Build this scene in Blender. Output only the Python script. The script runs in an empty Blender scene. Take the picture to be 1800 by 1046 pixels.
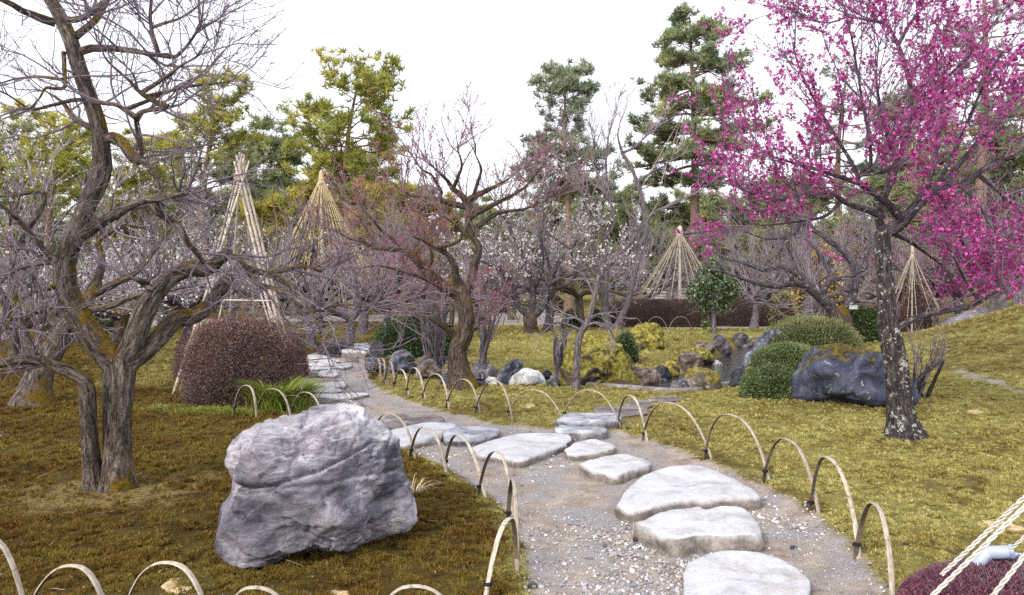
import bpy, math, random
import numpy as np
from mathutils import Vector
SC = bpy.context.scene
COL = SC.collection
PI = math.pi
rng = np.random.default_rng(7)
random.seed(7)

# ------------------------------------------------------------------ camera, sky, sun, exposure
EYE = 1.6
FPX = 1350.0                     # focal length in pixels of the 1800 px wide photograph
PITCH = math.atan(33 / FPX)      # the horizon lies 33 px above the middle of the picture
cam = bpy.data.cameras.new('camera')
cam.sensor_width = 36.0
cam.lens = 36.0 * FPX / 1800.0
cam.clip_start = 0.05
cam.clip_end = 2000
camo = bpy.data.objects.new('camera', cam)
COL.objects.link(camo)
camo.location = (0, 0, EYE)
camo.rotation_euler = (PI / 2 - PITCH, 0, 0)
SC.camera = camo

SUN_ELEV, SUN_AZ = math.radians(34), math.radians(215)   # azimuth clockwise from +Y: behind the camera, to the left
world = bpy.data.worlds.new('World')
SC.world = world
world.use_nodes = True
wn = world.node_tree
wn.nodes.clear()
wo = wn.nodes.new('ShaderNodeOutputWorld')
bg = wn.nodes.new('ShaderNodeBackground')
sky = wn.nodes.new('ShaderNodeTexSky')
sky.sky_type = 'NISHITA'
sky.sun_disc = False
sky.sun_elevation = SUN_ELEV
sky.sun_rotation = SUN_AZ
sky.dust_density = 3.0
sky.air_density = 1.0
mixw = wn.nodes.new('ShaderNodeMix')
mixw.data_type = 'RGBA'
mixw.inputs['Factor'].default_value = 0.72          # thin high cloud veils the blue evenly
mixw.inputs['B'].default_value = (9.8, 9.8, 10.35, 1)
wn.links.new(sky.outputs[0], mixw.inputs['A'])
wn.links.new(mixw.outputs['Result'], bg.inputs['Color'])
bg.inputs['Strength'].default_value = 0.10
wn.links.new(bg.outputs[0], wo.inputs['Surface'])

sun = bpy.data.lights.new('sun', 'SUN')
sun.energy = 1.5
sun.angle = math.radians(12)
sun.color = (1.0, 0.93, 0.82)
suno = bpy.data.objects.new('sun', sun)
COL.objects.link(suno)
sd = Vector((math.sin(SUN_AZ) * math.cos(SUN_ELEV), math.cos(SUN_AZ) * math.cos(SUN_ELEV), math.sin(SUN_ELEV)))
suno.rotation_euler = sd.to_track_quat('Z', 'Y').to_euler()

SC.view_settings.view_transform = 'Standard'
SC.view_settings.look = 'None'
SC.view_settings.gamma = 1
SC.view_settings.use_curve_mapping = False
SC.view_settings.exposure = 0.86
SC.cycles.max_bounces = 5
SC.cycles.diffuse_bounces = 3
SC.cycles.glossy_bounces = 2
SC.cycles.transmission_bounces = 3
SC.cycles.transparent_max_bounces = 6
SC.cycles.use_denoising = False

# ------------------------------------------------------------------ noise
def _hash(ix, iy, iz, s):
    h = (ix * 374761393 + iy * 668265263 + iz * 2147483647 + s * 1274126177) & 0xFFFFFFFF
    h = ((h ^ (h >> 13)) * 1274126177) & 0xFFFFFFFF
    h = ((h ^ (h >> 16)) * 2246822519) & 0xFFFFFFFF
    return ((h ^ (h >> 15)) & 0xFFFFFF) / float(0x7FFFFF) - 1.0

def vnoise(P, seed=0):
    P = np.asarray(P, float)
    I = np.floor(P).astype(np.int64)
    F = P - I
    F = F * F * (3 - 2 * F)
    out = 0
    for dx in (0, 1):
        wx = F[:, 0] if dx else 1 - F[:, 0]
        for dy in (0, 1):
            wy = F[:, 1] if dy else 1 - F[:, 1]
            for dz in (0, 1):
                wz = F[:, 2] if dz else 1 - F[:, 2]
                out = out + wx * wy * wz * _hash(I[:, 0] + dx, I[:, 1] + dy, I[:, 2] + dz, seed)
    return out

def fbm(P, octv=4, seed=0, ridged=False):
    P = np.asarray(P, float)
    a, t, v = 1.0, 0.0, 0
    for o in range(octv):
        n = vnoise(P * 2 ** o + 17.3 * o, seed + o)
        if ridged:
            n = 1 - 2 * np.abs(n)
        v = v + a * n
        t += a
        a *= 0.5
    return v / t

# ------------------------------------------------------------------ picture point -> place
def ray(px, py):
    cx, cy = (px - 900) / FPX, (523 - py) / FPX
    c, s = math.cos(PITCH), math.sin(PITCH)
    return np.array([cx, c + cy * s, -s + cy * c])

def P(px, py, D):
    d = ray(px, py)
    return np.array([0, 0, EYE]) + d * (D / d[1])

def flatD(py):
    d = ray(900, py)
    return EYE / -d[2] * d[1]

def flat(px, py, z=0.0):
    d = ray(px, py)
    t = (EYE - z) / -d[2]
    return np.array([d[0] * t, d[1] * t, z])

def poly_sd(X, Y, poly):
    """signed distance to a closed polygon, negative inside"""
    poly = np.asarray(poly, float)
    d = np.full(X.shape, 1e9)
    ins = np.zeros(X.shape, bool)
    n = len(poly)
    for i in range(n):
        a, b = poly[i], poly[(i + 1) % n]
        e = b - a
        wx, wy = X - a[0], Y - a[1]
        t = np.clip((wx * e[0] + wy * e[1]) / max(e @ e, 1e-9), 0, 1)
        d = np.minimum(d, np.hypot(wx - t * e[0], wy - t * e[1]))
        c = (a[1] <= Y) != (b[1] <= Y)
        with np.errstate(divide='ignore', invalid='ignore'):
            xi = a[0] + (Y - a[1]) / (b[1] - a[1] if b[1] != a[1] else 1e-9) * e[0]
        ins ^= c & (X < xi)
    return np.where(ins, -d, d)

def flatpoly(pts, z=0.0):
    return np.array([flat(x, y, z)[:2] for x, y in pts])

PATH = flatpoly([(1850, 1400), (1620, 1100), (1560, 1040), (1500, 965), (1430, 900), (1340, 850), (1260, 815), (1180, 782),
                 (1100, 756), (1040, 752), (960, 748), (880, 742), (800, 724), (725, 703), (672, 682), (648, 660), (645, 640), (640, 622),
                 (600, 616), (560, 616), (530, 624), (512, 660), (508, 690), (500, 722), (560, 760), (640, 772), (735, 792), (800, 824), (860, 862),
                 (905, 905), (928, 960), (948, 1046), (960, 1400)])
STREAM = flatpoly([(1300, 668), (1250, 677), (1210, 684), (1160, 684), (1080, 680), (1035, 677), (960, 675), (900, 673), (830, 670),
                   (770, 662), (700, 652), (700, 645), (770, 650), (830, 656), (900, 658), (960, 662), (1040, 668), (1110, 668), (1165, 655),
                   (1215, 640), (1245, 622), (1285, 613), (1300, 600), (1345, 598), (1335, 618), (1312, 630), (1300, 650)])
FARPATH = flatpoly([(-300, 566), (240, 565), (500, 556), (700, 552), (862, 545), (960, 543), (1000, 560), (1100, 570), (1360, 572), (1500, 572),
                    (1500, 578), (1360, 580), (1080, 579), (960, 573), (850, 571), (700, 564), (500, 566), (300, 576), (240, 574), (-300, 576)])
SIDE = flatpoly([(1630, 664), (1700, 666), (1800, 688), (2000, 740), (2000, 770), (1800, 712), (1740, 694), (1660, 678)])

def ss(a, b, x):
    t = np.clip((x - a) / (b - a), 0, 1)
    return t * t * (3 - 2 * t)

def terrain(X, Y):
    X, Y = np.asarray(X, float), np.asarray(Y, float)
    sh = X.shape
    X, Y = X.ravel(), Y.ravel()
    z = 1.95 * np.exp(-((X - 13) / 4.0) ** 2 - ((Y - 14) / 4.0) ** 2)
    Q = np.stack([X, Y, 0 * X], 1)
    near = Y < 45
    z = z + np.where(near, 0.035, 0.0) * fbm(Q * 0.55, 2, 3)
    sp = poly_sd(X, Y, PATH)
    z = z - 0.045 * (1 - ss(-0.15, 0.18, sp))
    st = poly_sd(X, Y, STREAM)
    z = z - 0.30 * (1 - ss(-0.12, 0.14, st))
    lawn = ss(14.5, 19, Y) * (1 - ss(21, 25, Y)) * ss(0.15, 1.2, st) * (1 - ss(6, 9, X)) * ss(-3, 0, X)
    z = z + 0.16 * lawn
    return z.reshape(sh)

def G(px, py):
    """the ground point seen at a picture point"""
    d = ray(px, py)
    D = np.concatenate([np.arange(2, 30, 0.02), np.arange(30, 120, 0.2)])
    x, zr = d[0] / d[1] * D, EYE + d[2] / d[1] * D
    h = terrain(x, D)
    k = np.argmax(zr <= h)
    return np.array([x[k], D[k], h[k]])

def gz(x, y):
    return float(terrain(np.array([x]), np.array([y]))[0])

# ------------------------------------------------------------------ materials
def newmat(name):
    m = bpy.data.materials.new(name)
    m.use_nodes = True
    nt = m.node_tree
    nt.nodes.clear()
    return m, nt

class NT:
    def __init__(s, nt):
        s.nt = nt
    def n(s, t, **kw):
        nd = s.nt.nodes.new(t)
        for k, v in kw.items():
            setattr(nd, k, v)
        return nd
    def l(s, a, b):
        s.nt.links.new(a, b)
    def noise(s, vec, scale, detail=4, rough=0.55, dist=0.0):
        n = s.n('ShaderNodeTexNoise')
        n.inputs['Scale'].default_value = scale
        n.inputs['Detail'].default_value = detail
        n.inputs['Roughness'].default_value = rough
        n.inputs['Distortion'].default_value = dist
        if vec is not None:
            s.l(vec, n.inputs['Vector'])
        return n.outputs['Fac']
    def ramp(s, fac, stops, k=1.0):
        stops = [(0.5 + (p - 0.5) * k, c) for p, c in stops]
        r = s.n('ShaderNodeValToRGB')
        e = r.color_ramp.elements
        while len(e) < len(stops):
            e.new(0.5)
        for i, (p, c) in enumerate(stops):
            e[i].position = p
            e[i].color = (*c, 1) if len(c) == 3 else c
        s.l(fac, r.inputs[0])
        return r.outputs[0]
    def mix(s, f, a, b, blend='MIX'):
        m = s.n('ShaderNodeMix', data_type='RGBA', blend_type=blend)
        for sock, v in ((m.inputs['Factor'], f), (m.inputs['A'], a), (m.inputs['B'], b)):
            if hasattr(v, 'is_linked') or hasattr(v, 'links'):
                s.l(v, sock)
            elif isinstance(v, (int, float)):
                sock.default_value = v
            else:
                sock.default_value = (*v, 1)
        return m.outputs['Result']
    def math(s, op, a, b=0.0, clamp=False):
        m = s.n('ShaderNodeMath', operation=op, use_clamp=clamp)
        for sock, v in ((m.inputs[0], a), (m.inputs[1], b)):
            if hasattr(v, 'links'):
                s.l(v, sock)
            else:
                sock.default_value = v
        return m.outputs[0]
    def mapr(s, v, a, b, c=0.0, d=1.0):
        m = s.n('ShaderNodeMapRange')
        m.inputs[1].default_value, m.inputs[2].default_value = a, b
        m.inputs[3].default_value, m.inputs[4].default_value = c, d
        s.l(v, m.inputs[0])
        return m.outputs[0]
    def scale(s, vec, xyz):
        m = s.n('ShaderNodeMapping')
        m.inputs['Scale'].default_value = xyz
        s.l(vec, m.inputs['Vector'])
        return m.outputs[0]
    def bump(s, h, strength, dist=0.01, normal=None):
        b = s.n('ShaderNodeBump')
        b.inputs['Strength'].default_value = strength
        b.inputs['Distance'].default_value = dist
        s.l(h, b.inputs['Height'])
        if normal is not None:
            s.l(normal, b.inputs['Normal'])
        return b.outputs[0]
    def out(s, color, rough=0.85, normal=None, spec=0.25, **kw):
        p = s.n('ShaderNodeBsdfPrincipled')
        o = s.n('ShaderNodeOutputMaterial')
        if hasattr(color, 'links'):
            s.l(color, p.inputs['Base Color'])
        else:
            p.inputs['Base Color'].default_value = (*color, 1)
        if hasattr(rough, 'links'):
            s.l(rough, p.inputs['Roughness'])
        else:
            p.inputs['Roughness'].default_value = rough
        p.inputs['Specular IOR Level'].default_value = spec
        for k, v in kw.items():
            p.inputs[k].default_value = v
        if normal is not None:
            s.l(normal, p.inputs['Normal'])
        s.l(p.outputs[0], o.inputs['Surface'])
        return p

def c8(r, g, b):
    """sRGB 0..255 -> linear"""
    return tuple(((v / 255) / 12.92 if v / 255 <= 0.04045 else ((v / 255 + 0.055) / 1.055) ** 2.4) for v in (r, g, b))

def simple_mat(name, stops, scale=8.0, rough=0.8, bump=0.4, bscale=40.0, bdist=0.006, stretch=(1, 1, 1), spec=0.25):
    m, nt = newmat(name)
    b = NT(nt)
    tc = b.n('ShaderNodeTexCoord').outputs['Object']
    tc = b.scale(tc, stretch)
    col = b.ramp(b.noise(tc, scale, 6, 0.6), stops)
    h = b.noise(tc, bscale, 5, 0.65)
    b.out(col, rough, b.bump(h, bump, bdist), spec)
    return m

def rock_mat(name, stops, veins=None, moss=0.0, lichen=0.0, mosscol=None, scale=3.0, crack=0.8, mossup=0.35, side=None):
    m, nt = newmat(name)
    b = NT(nt)
    tc = b.n('ShaderNodeTexCoord').outputs['Object']
    geo = b.n('ShaderNodeNewGeometry')
    warp = b.n('ShaderNodeVectorMath', operation='ADD')
    nz = b.n('ShaderNodeTexNoise')
    nz.inputs['Scale'].default_value = scale * 0.8
    nz.inputs['Detail'].default_value = 3
    b.l(tc, nz.inputs['Vector'])
    b.l(tc, warp.inputs[0])
    b.l(nz.outputs['Color'], warp.inputs[1])
    col = b.ramp(b.noise(warp.outputs[0], scale, 8, 0.62, 0.4), stops, 0.8)
    if side:                         # upward faces keep the main ramp, steep flanks blend to the side ramp
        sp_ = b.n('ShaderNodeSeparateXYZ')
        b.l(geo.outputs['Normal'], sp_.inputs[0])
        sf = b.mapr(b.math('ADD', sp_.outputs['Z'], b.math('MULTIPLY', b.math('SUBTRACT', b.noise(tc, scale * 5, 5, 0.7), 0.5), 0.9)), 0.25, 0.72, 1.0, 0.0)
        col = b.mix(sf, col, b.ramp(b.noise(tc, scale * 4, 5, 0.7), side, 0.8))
    fine = b.noise(tc, scale * 28, 4, 0.7)
    col = b.mix(0.55, col, b.ramp(fine, [(0.3, (0.6, 0.6, 0.61)), (0.62, (1.0, 1.0, 1.0))]), 'MULTIPLY')
    if side:                         # trodden-in soil stains on the tops
        st_ = b.mapr(b.noise(tc, scale * 2.3, 7, 0.72), 0.50, 0.66)
        col = b.mix(b.math('MULTIPLY', st_, 0.42), col, c8(158, 146, 132))
    ti = b.n('ShaderNodeAttribute', attribute_name='tint').outputs['Fac']
    col = b.mix(1.0, col, b.ramp(ti, [(0.0, (0.78, 0.78, 0.78)), (1.0, (1.2, 1.2, 1.2))]), 'MULTIPLY')
    if veins:
        w = b.noise(b.scale(warp.outputs[0], (1.0, 1.0, 1.8)), scale * 1.4, 5, 0.6, 1.2)
        v = b.mapr(b.math('ABSOLUTE', b.math('SUBTRACT', w, 0.5)), 0.0, 0.022, 1.0, 0.0)
        col = b.mix(b.math('MULTIPLY', v, 0.6), col, veins)
    if lichen:
        lf = b.mapr(b.noise(tc, scale * 5, 6, 0.7), 0.60 - lichen * 0.2, 0.66 - lichen * 0.2)
        col = b.mix(b.math('MULTIPLY', lf, 0.8), col, c8(196, 200, 190))
    cr = b.n('ShaderNodeTexVoronoi', feature='DISTANCE_TO_EDGE')
    cr.inputs['Scale'].default_value = scale * 1.6
    b.l(warp.outputs[0], cr.inputs['Vector'])
    crk = b.mapr(cr.outputs['Distance'], 0.0, 0.05)
    h = b.math('ADD', b.math('MULTIPLY', crk, 0.5 * crack), b.math('ADD', b.math('MULTIPLY', fine, 0.35), b.noise(tc, scale * 7, 6, 0.65)))
    rough = 0.75
    if moss:
        sep = b.n('ShaderNodeSeparateXYZ')
        b.l(geo.outputs['Normal'], sep.inputs[0])
        f = b.math('ADD', b.math('MULTIPLY', sep.outputs['Z'], mossup), b.noise(tc, scale * 1.2, 6, 0.65))
        f = b.mapr(f, 1.02 - moss * 0.5, 1.10 - moss * 0.5)
        mc = b.ramp(b.noise(tc, 14, 6, 0.7), mosscol or [(0.36, c8(74, 66, 30)), (0.48, c8(116, 106, 50)), (0.62, c8(158, 146, 78))])
        col = b.mix(f, col, mc)
        h = b.math('ADD', h, b.math('MULTIPLY', f, b.math('MULTIPLY', b.noise(tc, 75, 3, 0.7), 1.8)))
    b.out(col, rough, b.bump(h, 0.8, 0.014), 0.2)
    return m

def bark_mat(name, stops, moss=0.0, lichen=0.0, rough=0.9, depth=0.03):
    m, nt = newmat(name)
    b = NT(nt)
    at = b.n('ShaderNodeAttribute', attribute_name='bark').outputs['Vector']
    tc = b.n('ShaderNodeTexCoord').outputs['Object']
    geo = b.n('ShaderNodeNewGeometry')
    w = b.noise(at, 38, 5, 0.65, 0.6)
    w2 = b.noise(b.scale(at, (1, 1, 2.4)), 90, 4, 0.6)
    col = b.ramp(b.math('ADD', b.math('MULTIPLY', w, 0.7), b.math('MULTIPLY', w2, 0.3)), stops, 0.62)
    h = b.math('ADD', w, b.math('MULTIPLY', w2, 0.4))
    if lichen:
        lf = b.mapr(b.noise(tc, 13, 6, 0.72), 0.62 - lichen * 0.2, 0.65 - lichen * 0.2)
        col = b.mix(lf, col, b.ramp(b.noise(tc, 60, 3), [(0.3, c8(120, 124, 116)), (0.65, c8(206, 208, 200))]))
    if moss:
        sep = b.n('ShaderNodeSeparateXYZ')
        b.l(geo.outputs['Normal'], sep.inputs[0])
        f = b.math('ADD', b.math('MULTIPLY', b.math('ADD', sep.outputs['Z'], b.math('MULTIPLY', sep.outputs['X'], 0.45)), 0.24), b.noise(tc, 4.5, 5, 0.65))
        f = b.mapr(f, 0.92 - moss * 0.4, 1.02 - moss * 0.4)
        mc = b.ramp(b.noise(tc, 40, 4, 0.7), [(0.3, c8(64, 52, 14)), (0.55, c8(112, 88, 22)), (0.75, c8(150, 128, 36))])
        col = b.mix(f, col, mc)
    b.out(col, rough, b.bump(h, 1.0, depth), 0.15)
    return m

def leaf_mat(name, c1, c2, c3=None, transl=0.3, rough=0.55, spec=0.3):
    m, nt = newmat(name)
    b = NT(nt)
    t = b.n('ShaderNodeAttribute', attribute_name='tint').outputs['Fac']
    col = b.ramp(t, [(0.0, c1), (0.5, c2), (1.0, c3 or c2)])
    p = b.n('ShaderNodeBsdfPrincipled')
    p.inputs['Roughness'].default_value = rough
    p.inputs['Specular IOR Level'].default_value = spec
    b.l(col, p.inputs['Base Color'])
    tr = b.n('ShaderNodeBsdfTranslucent')
    b.l(col, tr.inputs['Color'])
    mx = b.n('ShaderNodeMixShader')
    mx.inputs[0].default_value = transl
    b.l(p.outputs[0], mx.inputs[1])
    b.l(tr.outputs[0], mx.inputs[2])
    o = b.n('ShaderNodeOutputMaterial')
    b.l(mx.outputs[0], o.inputs['Surface'])
    return m

# ------------------------------------------------------------------ meshes
class MB:
    """collects vertices, quads and triangles for ONE mesh"""
    def __init__(s):
        s.v, s.q, s.t, s.bark, s.tint, s.qm, s.tm = [], [], [], [], [], [], []
        s.nv = 0
    def add(s, v, q=None, t=None, bark=None, tint=None, mi=0):
        v = np.asarray(v, np.float32).reshape(-1, 3)
        s.v.append(v)
        if q is not None and len(q):
            q = np.asarray(q, np.int64).reshape(-1, 4) + s.nv
            s.q.append(q)
            s.qm.append(np.full(len(q), mi, np.int32))
        if t is not None and len(t):
            t = np.asarray(t, np.int64).reshape(-1, 3) + s.nv
            s.t.append(t)
            s.tm.append(np.full(len(t), mi, np.int32))
        s.bark.append(np.zeros((len(v), 3), np.float32) if bark is None else np.asarray(bark, np.float32).reshape(-1, 3))
        s.tint.append(np.zeros(len(v), np.float32) if tint is None else np.broadcast_to(np.asarray(tint, np.float32), (len(v),)).copy())
        s.nv += len(v)
    def mesh(s, name, mats, origin=(0, 0, 0), smooth=True):
        me = bpy.data.meshes.new(name)
        v = np.concatenate(s.v) - np.asarray(origin, np.float32)
        q = np.concatenate(s.q) if s.q else np.zeros((0, 4), np.int64)
        t = np.concatenate(s.t) if s.t else np.zeros((0, 3), np.int64)
        me.vertices.add(len(v))
        me.vertices.foreach_set('co', v.astype(np.float32).ravel())
        lv = np.concatenate([q.ravel(), t.ravel()]).astype(np.int32)
        me.loops.add(len(lv))
        me.loops.foreach_set('vertex_index', lv)
        nq, ntr = len(q), len(t)
        me.polygons.add(nq + ntr)
        ls = np.concatenate([np.arange(nq) * 4, nq * 4 + np.arange(ntr) * 3]).astype(np.int32)
        me.polygons.foreach_set('loop_start', ls)
        me.polygons.foreach_set('use_smooth', np.full(nq + ntr, smooth, bool))
        mats = mats if isinstance(mats, (list, tuple)) else [mats]
        for m in mats:
            me.materials.append(m)
        if len(mats) > 1:
            me.polygons.foreach_set('material_index', np.concatenate([*s.qm, *s.tm]).astype(np.int32))
        bk = np.concatenate(s.bark)
        if np.any(bk):
            a = me.attributes.new('bark', 'FLOAT_VECTOR', 'POINT')
            a.data.foreach_set('vector', bk.ravel())
        ti = np.concatenate(s.tint)
        if np.any(ti):
            a = me.attributes.new('tint', 'FLOAT', 'POINT')
            a.data.foreach_set('value', ti)
        me.update(calc_edges=True)
        return me
    def build(s, name, mats, parent=None, origin=(0, 0, 0), smooth=True, kind=None):
        o = bpy.data.objects.new(name, s.mesh(name, mats, origin, smooth))
        COL.objects.link(o)
        if parent is not None:
            o.parent = parent
        else:
            o.location = origin
        if kind:
            o['kind'] = kind
        return o

def tag(o, label=None, cat=None, group=None, kind=None):
    for k, v in (('label', label), ('category', cat), ('group', group), ('kind', kind)):
        if v:
            o[k] = v
    return o

def empty(name, loc, label=None, cat=None, group=None):
    o = bpy.data.objects.new(name, None)
    o.empty_display_size = 0.1
    COL.objects.link(o)
    o.location = tuple(float(a) for a in loc)
    return tag(o, label, cat, group)

def copy_tree(root, loc, rz=0.0, sc=1.0, label=None):
    r = root.copy()
    COL.objects.link(r)
    r.location = tuple(float(a) for a in loc)
    r.rotation_euler = (0, 0, rz)
    r.scale = (sc, sc, sc)
    if label:
        r['label'] = label
    for ch in list(root.children):
        c = ch.copy()
        COL.objects.link(c)
        c.parent = r
        for g in list(ch.children):
            d = g.copy()
            COL.objects.link(d)
            d.parent = c
    return r

def norm(v):
    return v / np.maximum(np.linalg.norm(v, axis=-1, keepdims=True), 1e-9)

def tubes(mb, Pt, R, sides=5, cap=True, lump=0.0, seed=0, mi=0, tint=None):
    """a batch of tubes, Pt (T,n,3), R (T,n)"""
    Pt, R = np.asarray(Pt, float), np.asarray(R, float)
    T, n, _ = Pt.shape
    if T == 0:
        return
    tan = norm(np.gradient(Pt, axis=1))
    mean = norm(Pt[:, -1] - Pt[:, 0] + 1e-6)
    ref = np.zeros((T, 3))
    ref[np.arange(T), np.argmin(np.abs(mean), axis=1)] = 1
    u = np.empty_like(Pt)
    prev = ref
    for j in range(n):
        pu = prev - np.sum(prev * tan[:, j], 1, keepdims=True) * tan[:, j]
        prev = norm(pu)
        u[:, j] = prev
    w = np.cross(tan, u)
    a = np.arange(sides) * 2 * PI / sides
    ring = u[:, :, None, :] * np.cos(a)[None, None, :, None] + w[:, :, None, :] * np.sin(a)[None, None, :, None]
    rr = np.repeat(R[:, :, None], sides, 2)
    ln = np.concatenate([np.zeros((T, 1)), np.cumsum(np.linalg.norm(np.diff(Pt, axis=1), axis=2), 1)], 1)
    if lump:
        q = np.stack([np.broadcast_to(np.cos(a) * 1.3, (T, n, sides)), np.broadcast_to(np.sin(a) * 1.3, (T, n, sides)),
                      np.broadcast_to((ln / np.maximum(R.max(1, keepdims=True), 1e-4) * 0.35)[:, :, None], (T, n, sides))], -1)
        rr = rr * (1 + lump * fbm(q.reshape(-1, 3) + seed * 3.1, 3, seed).reshape(T, n, sides))
    V = Pt[:, :, None, :] + ring * rr[..., None]
    rb = np.repeat(np.maximum(R, 0.004)[:, :, None], sides, 2)
    bark = np.stack([rb * np.cos(a), rb * np.sin(a), np.broadcast_to(ln[:, :, None] * 0.22, (T, n, sides))], -1)
    bark = bark + rng.random((T, 1, 1, 3)) * 3
    base = (np.arange(T) * n * sides)[:, None, None]
    j = np.arange(n - 1)[None, :, None] * sides
    k = np.arange(sides)[None, None, :]
    k2 = (k + 1) % sides
    q = np.stack([base + j + k, base + j + k2, base + j + sides + k2, base + j + sides + k], -1).reshape(-1, 4)
    V2 = V.reshape(-1, 3)
    tri = None
    bk = bark.reshape(-1, 3)
    if cap:
        tips = Pt[:, -1] + tan[:, -1] * R[:, -1:] * 0.6
        ti = T * n * sides + np.arange(T)[:, None]
        b2 = (np.arange(T) * n * sides + (n - 1) * sides)[:, None]
        kk = np.arange(sides)[None, :]
        tri = np.stack([b2 + kk, b2 + (kk + 1) % sides, np.broadcast_to(ti, (T, sides))], -1).reshape(-1, 3)
        V2 = np.concatenate([V2, tips])
        bk = np.concatenate([bk, bark[:, -1, 0]])
    mb.add(V2, q, tri, bark=bk, mi=mi, tint=tint)

def resample(pts, n, smooth=True):
    """catmull-rom through the points (k, d) and even resampling to n"""
    pts = np.asarray(pts, float)
    if len(pts) < 3:
        smooth = False
    if smooth:
        p = np.concatenate([[2 * pts[0] - pts[1]], pts, [2 * pts[-1] - pts[-2]]])
        out = []
        for i in range(1, len(p) - 2):
            t = np.linspace(0, 1, 8, endpoint=False)[:, None]
            a, b, c, d = p[i - 1], p[i], p[i + 1], p[i + 2]
            out.append(0.5 * (2 * b + (c - a) * t + (2 * a - 5 * b + 4 * c - d) * t ** 2 + (3 * b - a - 3 * c + d) * t ** 3))
        pts = np.concatenate([*out, [pts[-1]]])
    L = np.concatenate([[0], np.cumsum(np.linalg.norm(np.diff(pts[:, :3], axis=0), axis=1))])
    t = np.linspace(0, L[-1], n)
    return np.stack([np.interp(t, L, pts[:, k]) for k in range(pts.shape[1])], 1)

def spawn(Pp, R, dens, trange=(0.2, 1.0), ang=(0.5, 1.1), length=(0.3, 0.7), up=0.3, upstep=0.05, wander=0.15, n=5,
          rs=0.6, rmax=0.03, rmin=0.0025, g=None, taper=0.35):
    g = g or rng
    Pp, R = np.asarray(Pp, float), np.asarray(R, float)
    T, m, _ = Pp.shape
    L = np.linalg.norm(np.diff(Pp, axis=1), axis=2).sum(1)
    cnt = g.poisson(np.maximum(dens * L * (trange[1] - trange[0]), 0))
    idx = np.repeat(np.arange(T), cnt)
    M = len(idx)
    if M == 0:
        return np.zeros((0, n, 3)), np.zeros((0, n))
    t = g.uniform(trange[0], trange[1], M)
    k = np.minimum(t * (m - 1), m - 1.001)
    i0 = k.astype(int)
    f = (k - i0)[:, None]
    pos = Pp[idx, i0] * (1 - f) + Pp[idx, i0 + 1] * f
    tan = norm(Pp[idx, i0 + 1] - Pp[idx, i0])
    rp = R[idx, i0] * (1 - f[:, 0]) + R[idx, i0 + 1] * f[:, 0]
    rd = g.normal(size=(M, 3))
    perp = norm(rd - np.sum(rd * tan, 1, keepdims=True) * tan)
    a = g.uniform(ang[0], ang[1], M)[:, None]
    d = np.cos(a) * tan + np.sin(a) * perp
    d[:, 2] += up
    d = norm(d)
    ln = g.uniform(length[0], length[1], M) * (1.15 - 0.5 * t)
    out = np.empty((M, n, 3))
    out[:, 0] = pos
    for j in range(1, n):
        d = d + g.normal(size=(M, 3)) * wander
        d[:, 2] += upstep
        d = norm(d)
        out[:, j] = out[:, j - 1] + d * (ln / (n - 1))[:, None]
    r0 = np.clip(rp * rs, rmin * 1.3, rmax)
    Rr = r0[:, None] * np.linspace(1, taper, n)[None]
    return out, np.maximum(Rr, rmin)

def on_tubes(Pp, count, trange=(0.2, 1.0), g=None):
    g = g or rng
    T, m, _ = Pp.shape
    L = np.linalg.norm(np.diff(Pp, axis=1), axis=2).sum(1)
    idx = g.choice(T, count, p=L / L.sum())
    k = np.minimum(g.uniform(*trange, count) * (m - 1), m - 1.001)
    i0 = k.astype(int)
    f = (k - i0)[:, None]
    return Pp[idx, i0] * (1 - f) + Pp[idx, i0 + 1] * f

def randrot(M, g=None, zdir=None):
    """random rotation matrices (M,3,3); with zdir the third column follows it"""
    g = g or rng
    z = norm(g.normal(size=(M, 3))) if zdir is None else norm(zdir)
    r = g.normal(size=(M, 3))
    x = norm(r - np.sum(r * z, 1, keepdims=True) * z)
    y = np.cross(z, x)
    return np.stack([x, y, z], -1)

def scatter(mb, tv, tq, tt, pos, rot, scale, tint=None, mi=0):
    tv = np.asarray(tv, float)
    M, k = len(pos), len(tv)
    if M == 0:
        return
    scale = np.broadcast_to(np.asarray(scale, float), (M,))
    V = np.einsum('mij,kj->mki', rot, tv) * scale[:, None, None] + pos[:, None, :]
    off = (np.arange(M) * k)[:, None, None]
    q = (np.asarray(tq)[None] + off).reshape(-1, 4) if tq is not None and len(tq) else None
    t = (np.asarray(tt)[None] + off).reshape(-1, 3) if tt is not None and len(tt) else None
    tn = None if tint is None else np.repeat(np.asarray(tint, float), k)
    mb.add(V.reshape(-1, 3), q, t, tint=tn, mi=mi)

def flower_template(petals=5):
    v, q = [], []
    for i in range(petals):
        a = 2 * PI * i / petals
        for (r, w, z) in ((0.08, 0.0, 0.0), (0.6, -0.5, 0.16), (1.0, 0.0, 0.38), (0.6, 0.5, 0.16)):
            v.append((r * math.cos(a) - w * math.sin(a), r * math.sin(a) + w * math.cos(a), z))
        q.append((4 * i, 4 * i + 1, 4 * i + 2, 4 * i + 3))
    return np.array(v) * 0.5, q
FLOWER_V, FLOWER_Q = flower_template()
LEAF_V = np.array([(0, 0, 0), (0.22, 0.42, 0.05), (0, 1, 0), (-0.22, 0.42, 0.05)])
LEAF_Q = [(0, 1, 2, 3)]
BUD_V = np.array([(0, 0, -0.5), (0.42, 0, 0), (-0.21, 0.36, 0), (-0.21, -0.36, 0), (0, 0, 0.6)])
BUD_T = [(0, 2, 1), (0, 3, 2), (0, 1, 3), (4, 1, 2), (4, 2, 3), (4, 3, 1)]
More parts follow.
